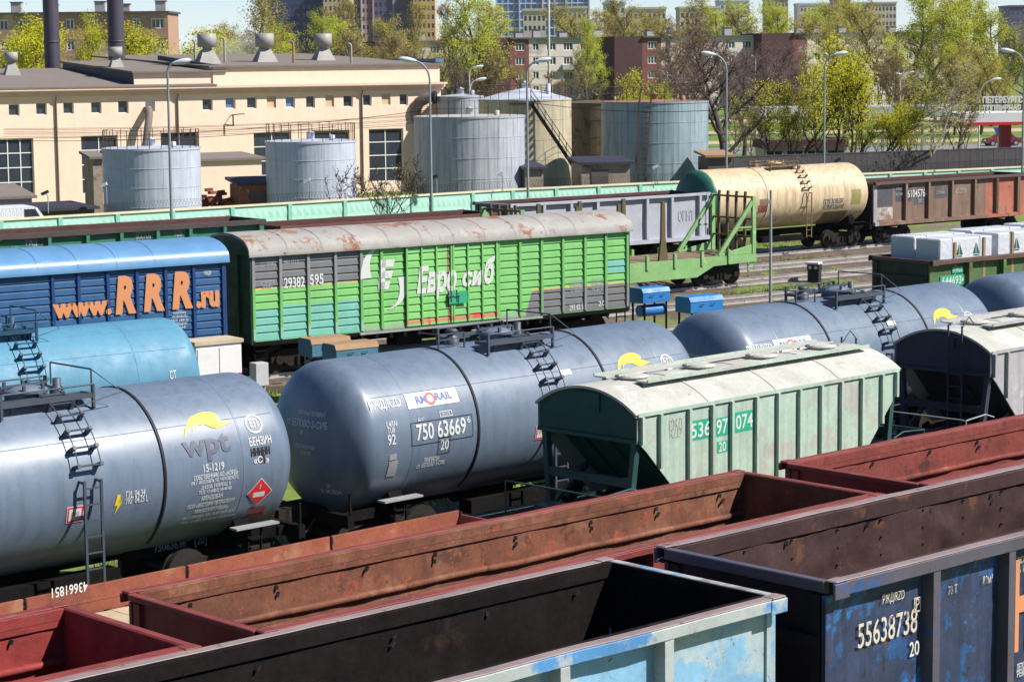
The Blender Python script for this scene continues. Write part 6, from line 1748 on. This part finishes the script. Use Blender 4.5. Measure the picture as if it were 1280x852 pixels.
# ------------------------------------------------------------------ trees
def leaf_mat(name, c1, c2, trans=.45):
    m = bpy.data.materials.new(name); m.use_nodes = True; nt = m.node_tree; N = nt.nodes; L = nt.links
    out = N['Material Output']; N.remove(N['Principled BSDF'])
    tc = N.new('ShaderNodeTexCoord'); n = N.new('ShaderNodeTexNoise'); n.inputs['Scale'].default_value = .9; n.inputs['Detail'].default_value = 6
    L.new(tc.outputs['Object'], n.inputs['Vector'])
    mr = N.new('ShaderNodeMapRange'); mr.inputs[1].default_value = .35; mr.inputs[2].default_value = .65; L.new(n.outputs['Fac'], mr.inputs[0])
    mx = N.new('ShaderNodeMix'); mx.data_type = 'RGBA'; mx.inputs[6].default_value = C4(c1); mx.inputs[7].default_value = C4(c2); L.new(mr.outputs[0], mx.inputs[0])
    oi = N.new('ShaderNodeObjectInfo'); hs = N.new('ShaderNodeHueSaturation'); m2 = N.new('ShaderNodeMapRange'); m2.inputs[3].default_value = .8; m2.inputs[4].default_value = 1.15
    L.new(oi.outputs['Random'], m2.inputs[0]); L.new(m2.outputs[0], hs.inputs['Value']); L.new(mx.outputs[2], hs.inputs['Color'])
    d = N.new('ShaderNodeBsdfDiffuse'); t = N.new('ShaderNodeBsdfTranslucent'); ms = N.new('ShaderNodeMixShader'); ms.inputs[0].default_value = trans
    L.new(hs.outputs[0], d.inputs[0]); L.new(hs.outputs[0], t.inputs[0]); L.new(d.outputs[0], ms.inputs[1]); L.new(t.outputs[0], ms.inputs[2]); L.new(ms.outputs[0], out.inputs[0])
    return m
LEAF = {'lime': leaf_mat('lime_leaves', (.48, .49, .03), (.60, .56, .04)), 'fresh': leaf_mat('fresh_leaves', (.44, .48, .05), (.56, .58, .09)),
        'olive': leaf_mat('olive_leaves', (.37, .32, .08), (.46, .39, .11)), 'catkin': leaf_mat('brown_buds', (.26, .18, .10), (.34, .26, .12)), 'purple': leaf_mat('purple_buds', (.17, .10, .10), (.24, .14, .13))}
BARK = paint('dark_bark', (.055, .042, .034), .9, .3); BARK2 = paint('brown_bark', (.12, .09, .065), .9, .3)
BIRCH = paint('birch_bark', (.50, .47, .42), .8, .2, rust=[((.05, .04, .035), .6, 3)])
PURP = paint('purple_twigs', (.14, .095, .09), .9, .25)
def tree_meshes(seed, h, trunk_r, n_limb, limb_len, start, up, leafk, leaf, bark, n_sub=6, n_twig=5, droop=0.0, leafn=14, leafs=.2, twigs=False, twig_m=None, spread=.35, multi=1):
    rr = random.Random(seed); tb = MB(); cb = MB(); tips = []
    def grow(p, d, L, r, lvl, nseg):
        pts = [p.copy()]; rad = [r]; q = p.copy(); dd = d.copy(); seg = L/nseg
        for i in range(nseg):
            dd = (dd + Vector((rr.gauss(0, .16), rr.gauss(0, .16), rr.gauss(0, .10) + (up if lvl == 1 else (-droop if lvl >= 2 else .04))*.22))).normalized()
            q = q + dd*seg; pts.append(q.copy()); rad.append(max(.012, r*(1-.8*(i+1)/nseg)))
        return pts, rad, dd
    for mt in range(multi):
        d0 = Vector((rr.gauss(0, .04+.22*(multi > 1)), rr.gauss(0, .04+.22*(multi > 1)), 1)).normalized()
        pts, rad, _ = grow(Vector((rr.gauss(0, .1*(multi > 1)), 0, 0)), d0, h*.93, trunk_r, 0, 9)
        tb.tube(pts, rad, bark, 7, caps=False)
        for k in range(n_limb):
            t = start + (1-start)*((k+rr.random())/n_limb)**.85
            i = min(len(pts)-2, int(t*(len(pts)-1))); f = t*(len(pts)-1)-i; p = pts[i].lerp(pts[i+1], f)
            az = k*2.4 + rr.gauss(0, .5); el = rr.uniform(.25, .9)
            d = Vector((math.cos(az)*math.cos(el), math.sin(az)*math.cos(el), math.sin(el)))
            L = limb_len*h*(1.05-t*.62)*rr.uniform(.7, 1.15)
            p1, r1, _ = grow(p, d, L, rad[i]*.55+.01, 1, 5)
            tb.tube(p1, r1, bark, 5, caps=False)
            for j in range(n_sub):
                t2 = .25+.75*(j+rr.random())/n_sub; i2 = min(4, int(t2*5)); q = p1[i2].lerp(p1[i2+1], t2*5-i2)
                base = (p1[i2+1]-p1[i2]).normalized(); dd = (base + Vector((rr.gauss(0, .6), rr.gauss(0, .6), rr.gauss(.15, .5)))).normalized()
                p2, r2, _ = grow(q, dd, L*rr.uniform(.25, .5), r1[i2]*.5+.006, 2, 3)
                tb.tube(p2, r2, bark, 4, caps=False)
                for w in range(n_twig):
                    t3 = .2+.8*(w+rr.random())/n_twig; i3 = min(2, int(t3*3)); q3 = p2[i3].lerp(p2[i3+1], t3*3-i3)
                    d3 = ((p2[i3+1]-p2[i3]).normalized() + Vector((rr.gauss(0, .7), rr.gauss(0, .7), rr.gauss(.1, .5)-droop*1.2))).normalized()
                    p3, r3, _ = grow(q3, d3, L*rr.uniform(.12, .26), .018, 3, 2)
                    (cb if twigs else tb).tube(p3, [.016, .012, .008] if not twigs else [.02, .014, .008], twig_m or bark, 3, caps=False)
                    tips.append(p3)
    if leaf:
        for p3 in tips:
            nn = int(leafn*rr.uniform(.4, 1.5))
            for _ in range(nn):
                t = rr.uniform(.15, 1.1); q = (p3[0].lerp(p3[2], t)) + Vector((rr.gauss(0, spread), rr.gauss(0, spread), rr.gauss(0, spread*.8)))
                a = Vector((rr.gauss(.75, .8), rr.gauss(-.5, .8), rr.gauss(.8, .8))).normalized(); b_ = a.orthogonal().normalized(); s = leafs*rr.uniform(.5, 1.25)
                c_ = a.cross(b_); cb.face([q - b_*s*.5, q + c_*s*.36, q + b_*s*.5, q - c_*s*.36], LEAF[leaf])
    def fast(mb, nm):
        me = bpy.data.meshes.new(nm); me.from_pydata(mb.v, [], mb.f); me.update()
        for m in mb.mats: me.materials.append(m)
        me.polygons.foreach_set('material_index', mb.m); me.polygons.foreach_set('use_smooth', mb.sm); return me
    return fast(tb, 'trunk'), fast(cb, 'crown')
PROTO = {}
def proto(name, n=2, **k):
    PROTO[name] = [tree_meshes(sum(map(ord, name))*3+i, **k) for i in range(n)]
proto('maple', 3, h=9, trunk_r=.14, n_limb=15, limb_len=.46, start=.27, up=1.0, leafk=1, leaf='lime', bark=BARK, leafn=8, leafs=.15, spread=.24, n_sub=7, n_twig=5)
proto('green', 3, h=16, trunk_r=.26, n_limb=18, limb_len=.33, start=.2, up=.9, leafk=1, leaf='fresh', bark=BARK2, leafn=16, leafs=.19, spread=.36)
proto('olive', 3, h=16, trunk_r=.24, n_limb=18, limb_len=.30, start=.2, up=1.2, leafk=1, leaf='olive', bark=BARK2, leafn=13, leafs=.175, spread=.36)
proto('birch', 2, h=14, trunk_r=.17, n_limb=16, limb_len=.30, start=.2, up=.8, leafk=1, leaf='olive', bark=BIRCH, droop=.5, leafn=5, leafs=.2, spread=.22)
proto('bare', 2, h=12, trunk_r=.30, n_limb=14, limb_len=.48, start=.22, up=.75, leafk=0, leaf='purple', bark=BARK, n_sub=8, n_twig=7, leafn=3, leafs=.13, spread=.15, twigs=True, twig_m=PURP)
proto('brown', 2, h=13, trunk_r=.2, n_limb=16, limb_len=.34, start=.15, up=1.0, leafk=0, leaf='catkin', bark=BARK2, n_sub=7, n_twig=6, leafn=5, leafs=.2, spread=.25, twigs=True, twig_m=PURP)
proto('willow', 2, h=10, trunk_r=.2, n_limb=18, limb_len=.42, start=.12, up=.6, leafk=1, leaf='lime', bark=BARK2, droop=.5, leafn=14, leafs=.18, spread=.34)
proto('shrub', 1, h=4.5, trunk_r=.035, n_limb=6, limb_len=.5, start=.1, up=.9, leafk=0, leaf='catkin', bark=BARK, n_sub=5, n_twig=4, leafn=1, leafs=.1, spread=.1, multi=3)
HT = {'maple': 9, 'green': 16, 'olive': 16, 'birch': 14, 'bare': 12, 'brown': 13, 'willow': 10, 'shrub': 4.5}
_tn = {}
def tree(kd, px, pytop, Y, label, wide=1.0, rz=None, z0=-.35, cat='tree', group=None):
    top = aty(px, pytop, Y); k = _tn.get(kd, 0); _tn[kd] = k+1
    tm, cm = PROTO[kd][k % len(PROTO[kd])]
    s = max(.15, (top.z - z0)/HT[kd])
    c = thing({'birch': 'birch_tree', 'maple': 'maple_tree', 'bare': 'bare_tree', 'willow': 'willow_tree', 'shrub': 'shrub'}.get(kd, 'leafy_tree'), label, cat, (top.x, top.y, z0), ((k*.37) % 1.2)-.6 if rz is None else rz, group)
    if Y > 240: wide *= 1.35
    c.scale = (s*wide, s*wide, s)
    link('trunk', tm, c); link('crown', cm, c)
    return c
TREES = [
 # left block
 ('willow', 14, 30, 262, 'yellow green drooping tree at the left edge before the orange brick house', .7), ('willow', 40, 22, 268, 'yellow green drooping tree left of the left chimney', .9), ('willow', 96, 20, 270, 'yellow green drooping tree between the chimneys', .33),
 ('willow', 196, 25, 255, 'broad yellow green tree right of the right chimney', 1.0), ('willow', 218, 40, 250, 'smaller yellow green tree at the end of the orange brick house', .8),
 ('olive', 300, -18, 270, 'tall sparse tree behind the first tall ventilator', .8), ('green', 292, 45, 300, 'low green tree behind the first two ventilators', 1.0), ('brown', 262, 42, 310, 'small brownish tree behind the leftmost tall ventilator', .8),
 ('olive', 344, 8, 420, 'olive poplar before the navy tower, left one', .75), ('olive', 368, 2, 430, 'olive poplar before the navy tower, middle one', .75), ('olive', 396, -6, 430, 'olive poplar between navy and beige towers', .75),
 ('green', 352, 38, 360, 'bright yellow green bush tree behind the middle ventilator', .9), ('green', 430, 28, 380, 'yellow green tree behind the last ventilator', .9), ('brown', 452, 32, 360, 'brown budding tree before the pink tower', .9), ('olive', 478, 14, 420, 'olive tree before the violet tower', .8), ('olive', 512, 12, 420, 'olive tree before the orange tower', .85),
 ('green', 536, 30, 400, 'fresh green tree right of the orange tower', .8), ('brown', 498, 42, 350, 'low brown thicket tree above the factory roof end', 1.0), ('brown', 420, 50, 350, 'low brown thicket tree behind the last roof pipe', 1.0),
 ('brown', 556, 0, 330, 'thin dark tree with bare limbs left of the tall birch like tree', .55), ('green', 588, -30, 300, 'very tall fresh green tree left of the first dark red gable', .75), ('green', 622, 8, 460, 'bright green tree behind the first dark red gable', .75), ('olive', 572, 0, 340, 'tall olive tree behind the thin dark one', .7),
 ('bare', 596, 78, 280, 'purple bare tree at the foot of the first dark red gable', .6), ('brown', 622, 70, 300, 'small purple brown tree before the dark red gable', .8),
 # middle
 ('green', 716, 22, 380, 'slim light green tree before the grey panel block', .55), ('green', 742, 40, 385, 'slim light green tree right of its twin before the grey panel block', .6), ('brown', 733, 72, 330, 'brown bush tree before the grey panel block', .8),
 ('olive', 757, -20, 500, 'tall thin tree behind the roof of the grey panel block', .7), ('olive', 800, -22, 490, 'tall thin tree right of the narrow white tower', .75), ('olive', 835, -10, 500, 'tall olive tree before the left cream slab', .85), ('brown', 780, 15, 510, 'brown tall tree behind the second dark red gable', .8),
 ('maple', 808, 93, 200, 'bright yellow bush behind the ladder tank', 1.1), ('maple', 790, 100, 205, 'low bright yellow bush left of the other behind the ladder tank', 1.0),
 ('brown', 838, 55, 330, 'purple brown tree before the third dark red gable', .9), ('brown', 868, 40, 340, 'wide purple brown tree left of the dark bare tree', 1.0), ('olive', 880, 0, 470, 'tall olive tree behind the dark bare tree', .9), ('green', 925, 5, 480, 'green tree behind the dark bare tree', .9), ('olive', 955, -2, 470, 'olive tree above the fourth dark red gable', .9),
 ('bare', 903, 40, 176, 'large dark bare tree with black limbs right of the ladder tank', 1.15), ('bare', 956, 55, 260, 'purple bare tree before the fourth dark red gable', 1.1), ('bare', 930, 65, 225, 'purple bare tree at the right of the large dark one', .9), ('bare', 985, 62, 250, 'purple bare tree behind the leftmost maples', .8),
 # maples row
 ('maple', 962, 112, 185, 'small yellow green maple leftmost of the row above the dark wall', 1.15), ('maple', 1000, 70, 188, 'yellow green maple second from the left above the dark wall', .95), ('maple', 1038, 62, 190, 'tallest yellow green maple above the dark wall', 1.0), ('maple', 1078, 80, 187, 'yellow green maple right of the tallest one', .95),
 ('maple', 1108, 92, 188, 'yellow green maple rightmost of the row', .95), ('maple', 984, 120, 190, 'low yellow green maple between the first two of the row', .9), ('maple', 1128, 140, 184, 'low yellow bush maple left of the white barked birch', .9), ('maple', 1062, 128, 183, 'low yellow maple before the tallest one', .9),
 ('birch', 1162, 66, 181, 'white barked birch with brown twigs before the dark wall', 1.25), ('brown', 1192, 80, 184, 'brown budding tree right of the white barked birch', .9), ('brown', 1140, 95, 190, 'brown budding tree left of the white barked birch', .9),
 # right background
 ('green', 990, 12, 480, 'fresh green tree above the roof of the right panel block, first', .85), ('green', 1020, 18, 470, 'fresh green tree above the roof of the right panel block, second', .8), ('olive', 1052, 8, 470, 'olive tree above the roof of the right panel block', .8), ('green', 975, 8, 490, 'yellow green tree behind the fourth dark red gable', .8),
 ('olive', 1085, -5, 380, 'tall olive tree in front of the right panel block, left one', .85), ('olive', 1115, -14, 370, 'tall olive tree in front of the right panel block, middle one', .9), ('olive', 1148, -8, 360, 'tall olive tree in front of the right panel block, right one', .9), ('green', 1180, -8, 350, 'tall fresh green tree above the white barked birch', .95),
 ('brown', 1098, 60, 310, 'brown tree in front of the right panel block', .9), ('green', 1210, 8, 330, 'fresh green tree left of the sky gap', .9), ('green', 1242, 14, 320, 'fresh green tree right of the sky gap', .85), ('green', 1272, 10, 325, 'fresh green tree at the right edge', .9), ('olive', 1228, 40, 290, 'olive tree behind the filling station, left one', .9), ('olive', 1262, 45, 285, 'olive tree behind the filling station, right one', .9),
 ('green', 1195, 60, 290, 'mid green tree left of the filling station sign', .9), ('brown', 1135, 60, 280, 'brown tree behind the two pale street lamps', .9), ('olive', 1165, 45, 300, 'olive tree behind the white barked birch', .9), ('brown', 915, 130, 215, 'low brown bush right of the dark bare tree', .9), ('brown', 940, 140, 218, 'low brown bush left of the maples', 1.0),
 ('olive', 322, 10, 440, 'olive poplar left of the navy tower, beside the sparse tall tree', .8), ('green', 408, 22, 400, 'fresh green tree below the beige tower', .8), ('olive', 458, -4, 450, 'olive poplar before the pale ribs of the pink tower', .7), ('olive', 494, -2, 450, 'olive poplar before the middle of the violet tower', .7), ('olive', 528, 6, 440, 'olive poplar before the orange tower edge', .7),
 ('olive', 650, 18, 520, 'olive tree rising behind the grey panel block roof, leftmost', .9), ('green', 690, 24, 520, 'fresh green tree behind the grey panel block roof', .9), ('olive', 720, 8, 520, 'olive tree between the two cream house fronts', .8), ('green', 770, 18, 520, 'green tree behind the second dark red gable', .9), ('olive', 818, 4, 520, 'olive tree before the left cream slab, right of the first', .9), ('brown', 848, 20, 520, 'brown tree between the two cream slabs', .9), ('olive', 862, 2, 500, 'olive tree before the right cream slab, left half', .9), ('green', 900, 14, 500, 'fresh green tree before the right cream slab, right half', .9), ('green', 945, 6, 500, 'yellow green tree left of the fourth dark red gable', .95),
 ('olive', 1002, 2, 500, 'olive tree behind the right panel block, third', .9), ('green', 1036, 10, 500, 'green tree behind the right panel block, fourth', .9), ('green', 1068, 4, 480, 'green tree behind the right panel block, fifth', .9), ('olive', 1100, 0, 460, 'olive tree behind the right panel block, sixth', .9), ('green', 1130, -12, 380, 'tall green tree over the right panel block, left of the birch', .95), ('green', 1162, -14, 390, 'tall green tree over the right panel block, above the birch', .95), ('green', 1200, 2, 370, 'tall green tree over the right panel block, right of the birch', .95), ('olive', 1255, 22, 350, 'olive tree above the filling station sign', .95), ('green', 1285, 18, 350, 'green tree half outside the right edge', .95),
 ('brown', 1012, 60, 330, 'brown tree before the red strip of the right panel block', .8), ('brown', 1058, 52, 340, 'brown tree above the tallest maple', .9), ('green', 1120, 50, 320, 'green tree above the rightmost maple', .9), ('olive', 1180, 90, 260, 'low olive tree behind the white barked birch', .9), ('brown', 1070, 120, 230, 'brown undergrowth tree behind the maples, middle', .9), ('brown', 1110, 130, 225, 'brown undergrowth tree behind the maples, right', .9), ('brown', 1000, 130, 225, 'brown undergrowth tree behind the maples, left', .9),
 ('bare', 870, 52, 235, 'purple haze tree behind the large dark bare one, at its left', 1.2), ('bare', 985, 50, 300, 'purple bare tree over the fourth dark red gable', 1.0), ('brown', 850, 30, 380, 'tall purple brown tree over the third block', 1.0), ('brown', 890, 24, 400, 'tall brown tree over the third block, right one', 1.0), ('maple', 1060, 78, 196, 'yellow green maple behind the tallest one', 1.0), ('maple', 1020, 92, 184, 'slender yellow green maple before the tallest one', .9), ('maple', 1094, 120, 183, 'low yellow maple at the right of the row', 1.0),
 ('olive', 660, 60, 400, 'olive bush tree before the red strip of the grey panel block', .7), ('brown', 690, 90, 340, 'brown bush tree above the conical tank roof', .9), ('brown', 830, 85, 260, 'brown tree above the ladder tank', .9),
 ('shrub', 482, 196, 124, 'bare little shrub in front of the pale green wall near the factory corner', 1.0), ('shrub', 515, 205, 150, 'bare little shrub behind the pale green wall left of the big streaked tank', 1.0), ('shrub', 436, 200, 134, 'bare little shrub behind the pale green wall at the second storage tank', .9),
]
for t in TREES:
    tree(t[0], t[1], t[2], t[3], t[4], t[5], cat='shrub' if t[0] == 'shrub' else 'tree', group='trees along the streets behind the yard' if t[0] != 'shrub' else 'bare shrubs at the pale green wall')

# overhead wires between the lamps
def wire(a, b, sag, label):
    m = MB(); pts = [a.lerp(b, t/14) - Vector((0, 0, sag*4*(t/14)*(1-t/14))) for t in range(15)]
    m.tube(pts, .018, M['under'], 4); tag(m.build('wire'), label, 'wire', 'wires strung in front of the factory')
wire(aty(-20, 173, 150), aty(540, 137, 150), .5, 'upper thin wire sagging across the factory wall')
wire(aty(-20, 175, 155), aty(420, 158, 155), .4, 'lower thin wire crossing the big factory windows')
wire(aty(660, 128, 140), aty(985, 128, 150), .6, 'thin wire from the stair tank past the ladder tank')

# ------------------------------------------------------------------ light, sky, camera
sun_dir = Vector((.945, -.222, 1.0)).normalized()
sl = bpy.data.lights.new('sun', 'SUN'); sl.energy = 5.0; sl.angle = math.radians(.53); sl.color = (1.0, .955, .89)
so = bpy.data.objects.new('sun', sl); COL.objects.link(so); so.rotation_euler = (-sun_dir).to_track_quat('-Z', 'Y').to_euler(); so.location = (60, -20, 80)
w = bpy.data.worlds.new('World'); scene.world = w; w.use_nodes = True; nt = w.node_tree
sk = nt.nodes.new('ShaderNodeTexSky'); sk.sky_type = 'NISHITA'; sk.sun_disc = False
sk.sun_elevation = math.asin(sun_dir.z); sk.sun_rotation = math.atan2(sun_dir.x, sun_dir.y)
sk.air_density = 1.0; sk.dust_density = .15; sk.ozone_density = 4
bg = nt.nodes['Background']; tm_ = nt.nodes.new('ShaderNodeMix'); tm_.data_type = 'RGBA'; tm_.blend_type = 'MULTIPLY'; tm_.inputs[0].default_value = 1; 
tg = nt.nodes.new('ShaderNodeTexCoord'); sx_ = nt.nodes.new('ShaderNodeSeparateXYZ'); nt.links.new(tg.outputs['Generated'], sx_.inputs[0])
rg = nt.nodes.new('ShaderNodeMapRange'); rg.inputs[1].default_value = .0; rg.inputs[2].default_value = .13; nt.links.new(sx_.outputs[2], rg.inputs[0])
gm_ = nt.nodes.new('ShaderNodeMix'); gm_.data_type = 'RGBA'; gm_.inputs[6].default_value = (1.75, 1.95, 2.5, 1); gm_.inputs[7].default_value = (.62, .72, .92, 1)
nt.links.new(rg.outputs[0], gm_.inputs[0]); nt.links.new(gm_.outputs[2], tm_.inputs[7])
nt.links.new(sk.outputs[0], tm_.inputs[6]); nt.links.new(tm_.outputs[2], bg.inputs[0]); bg.inputs[1].default_value = .055
cd = bpy.data.cameras.new('camera'); cam = bpy.data.objects.new('camera', cd); COL.objects.link(cam); scene.camera = cam
cd.sensor_width = 36; cd.lens = F/1280*36; cd.clip_start = .5; cd.clip_end = 8000
mw = Matrix.Identity(4)
for i, a in enumerate((RT, UP, -FW)):
    for j in range(3): mw[j][i] = a[j]
mw.translation = CAMP; cam.matrix_world = mw
scene.view_settings.view_transform = 'Standard'; scene.view_settings.look = 'None'; scene.view_settings.gamma = 1; scene.view_settings.exposure = .56
scene.render.engine = 'CYCLES'; scene.cycles.max_bounces = 6; scene.cycles.use_denoising = True
scene.cycles.transparent_max_bounces = 4

# a puff of steam behind the roof ventilators
sm_ = bpy.data.materials.new('steam_puff'); sm_.use_nodes = True; nt = sm_.node_tree; nt.nodes.remove(nt.nodes['Principled BSDF'])
pv = nt.nodes.new('ShaderNodeVolumePrincipled'); pv.inputs['Color'].default_value = (.95, .96, 1, 1)
tc_ = nt.nodes.new('ShaderNodeTexCoord'); nz_ = nt.nodes.new('ShaderNodeTexNoise'); nz_.inputs['Scale'].default_value = .55; nz_.inputs['Detail'].default_value = 5
mr_ = nt.nodes.new('ShaderNodeMapRange'); mr_.inputs[1].default_value = .45; mr_.inputs[2].default_value = .72; mr_.inputs[4].default_value = .5
nt.links.new(tc_.outputs['Object'], nz_.inputs['Vector']); nt.links.new(nz_.outputs['Fac'], mr_.inputs[0]); nt.links.new(mr_.outputs[0], pv.inputs['Density']); nt.links.new(pv.outputs[0], nt.nodes['Material Output'].inputs['Volume'])
bm = bmesh.new(); bmesh.ops.create_icosphere(bm, subdivisions=3, radius=1)
for v in bm.verts: v.co = Vector((v.co.x*2.6, v.co.y*1.3, v.co.z*1.25)) * (1+.25*mnoise.noise(v.co*1.5))
me = bpy.data.meshes.new('steam'); bm.to_mesh(me); bm.free(); me.materials.append(sm_)
o = link('steam', me, None, aty(298, 56, 206)); kind(o, 'stuff')

# the air over the district
hm_ = bpy.data.materials.new('haze_air'); hm_.use_nodes = True; nt = hm_.node_tree
nt.nodes.remove(nt.nodes['Principled BSDF']); pv = nt.nodes.new('ShaderNodeVolumePrincipled')
pv.inputs['Color'].default_value = (.86, .92, 1, 1); pv.inputs['Density'].default_value = .00004; pv.inputs['Anisotropy'].default_value = .2
nt.links.new(pv.outputs[0], nt.nodes['Material Output'].inputs['Volume'])
b = MB(); b.box(-1650, 1650, -250, 2550, -1.6, 75, hm_); kind(b.build('haze'), 'stuff')
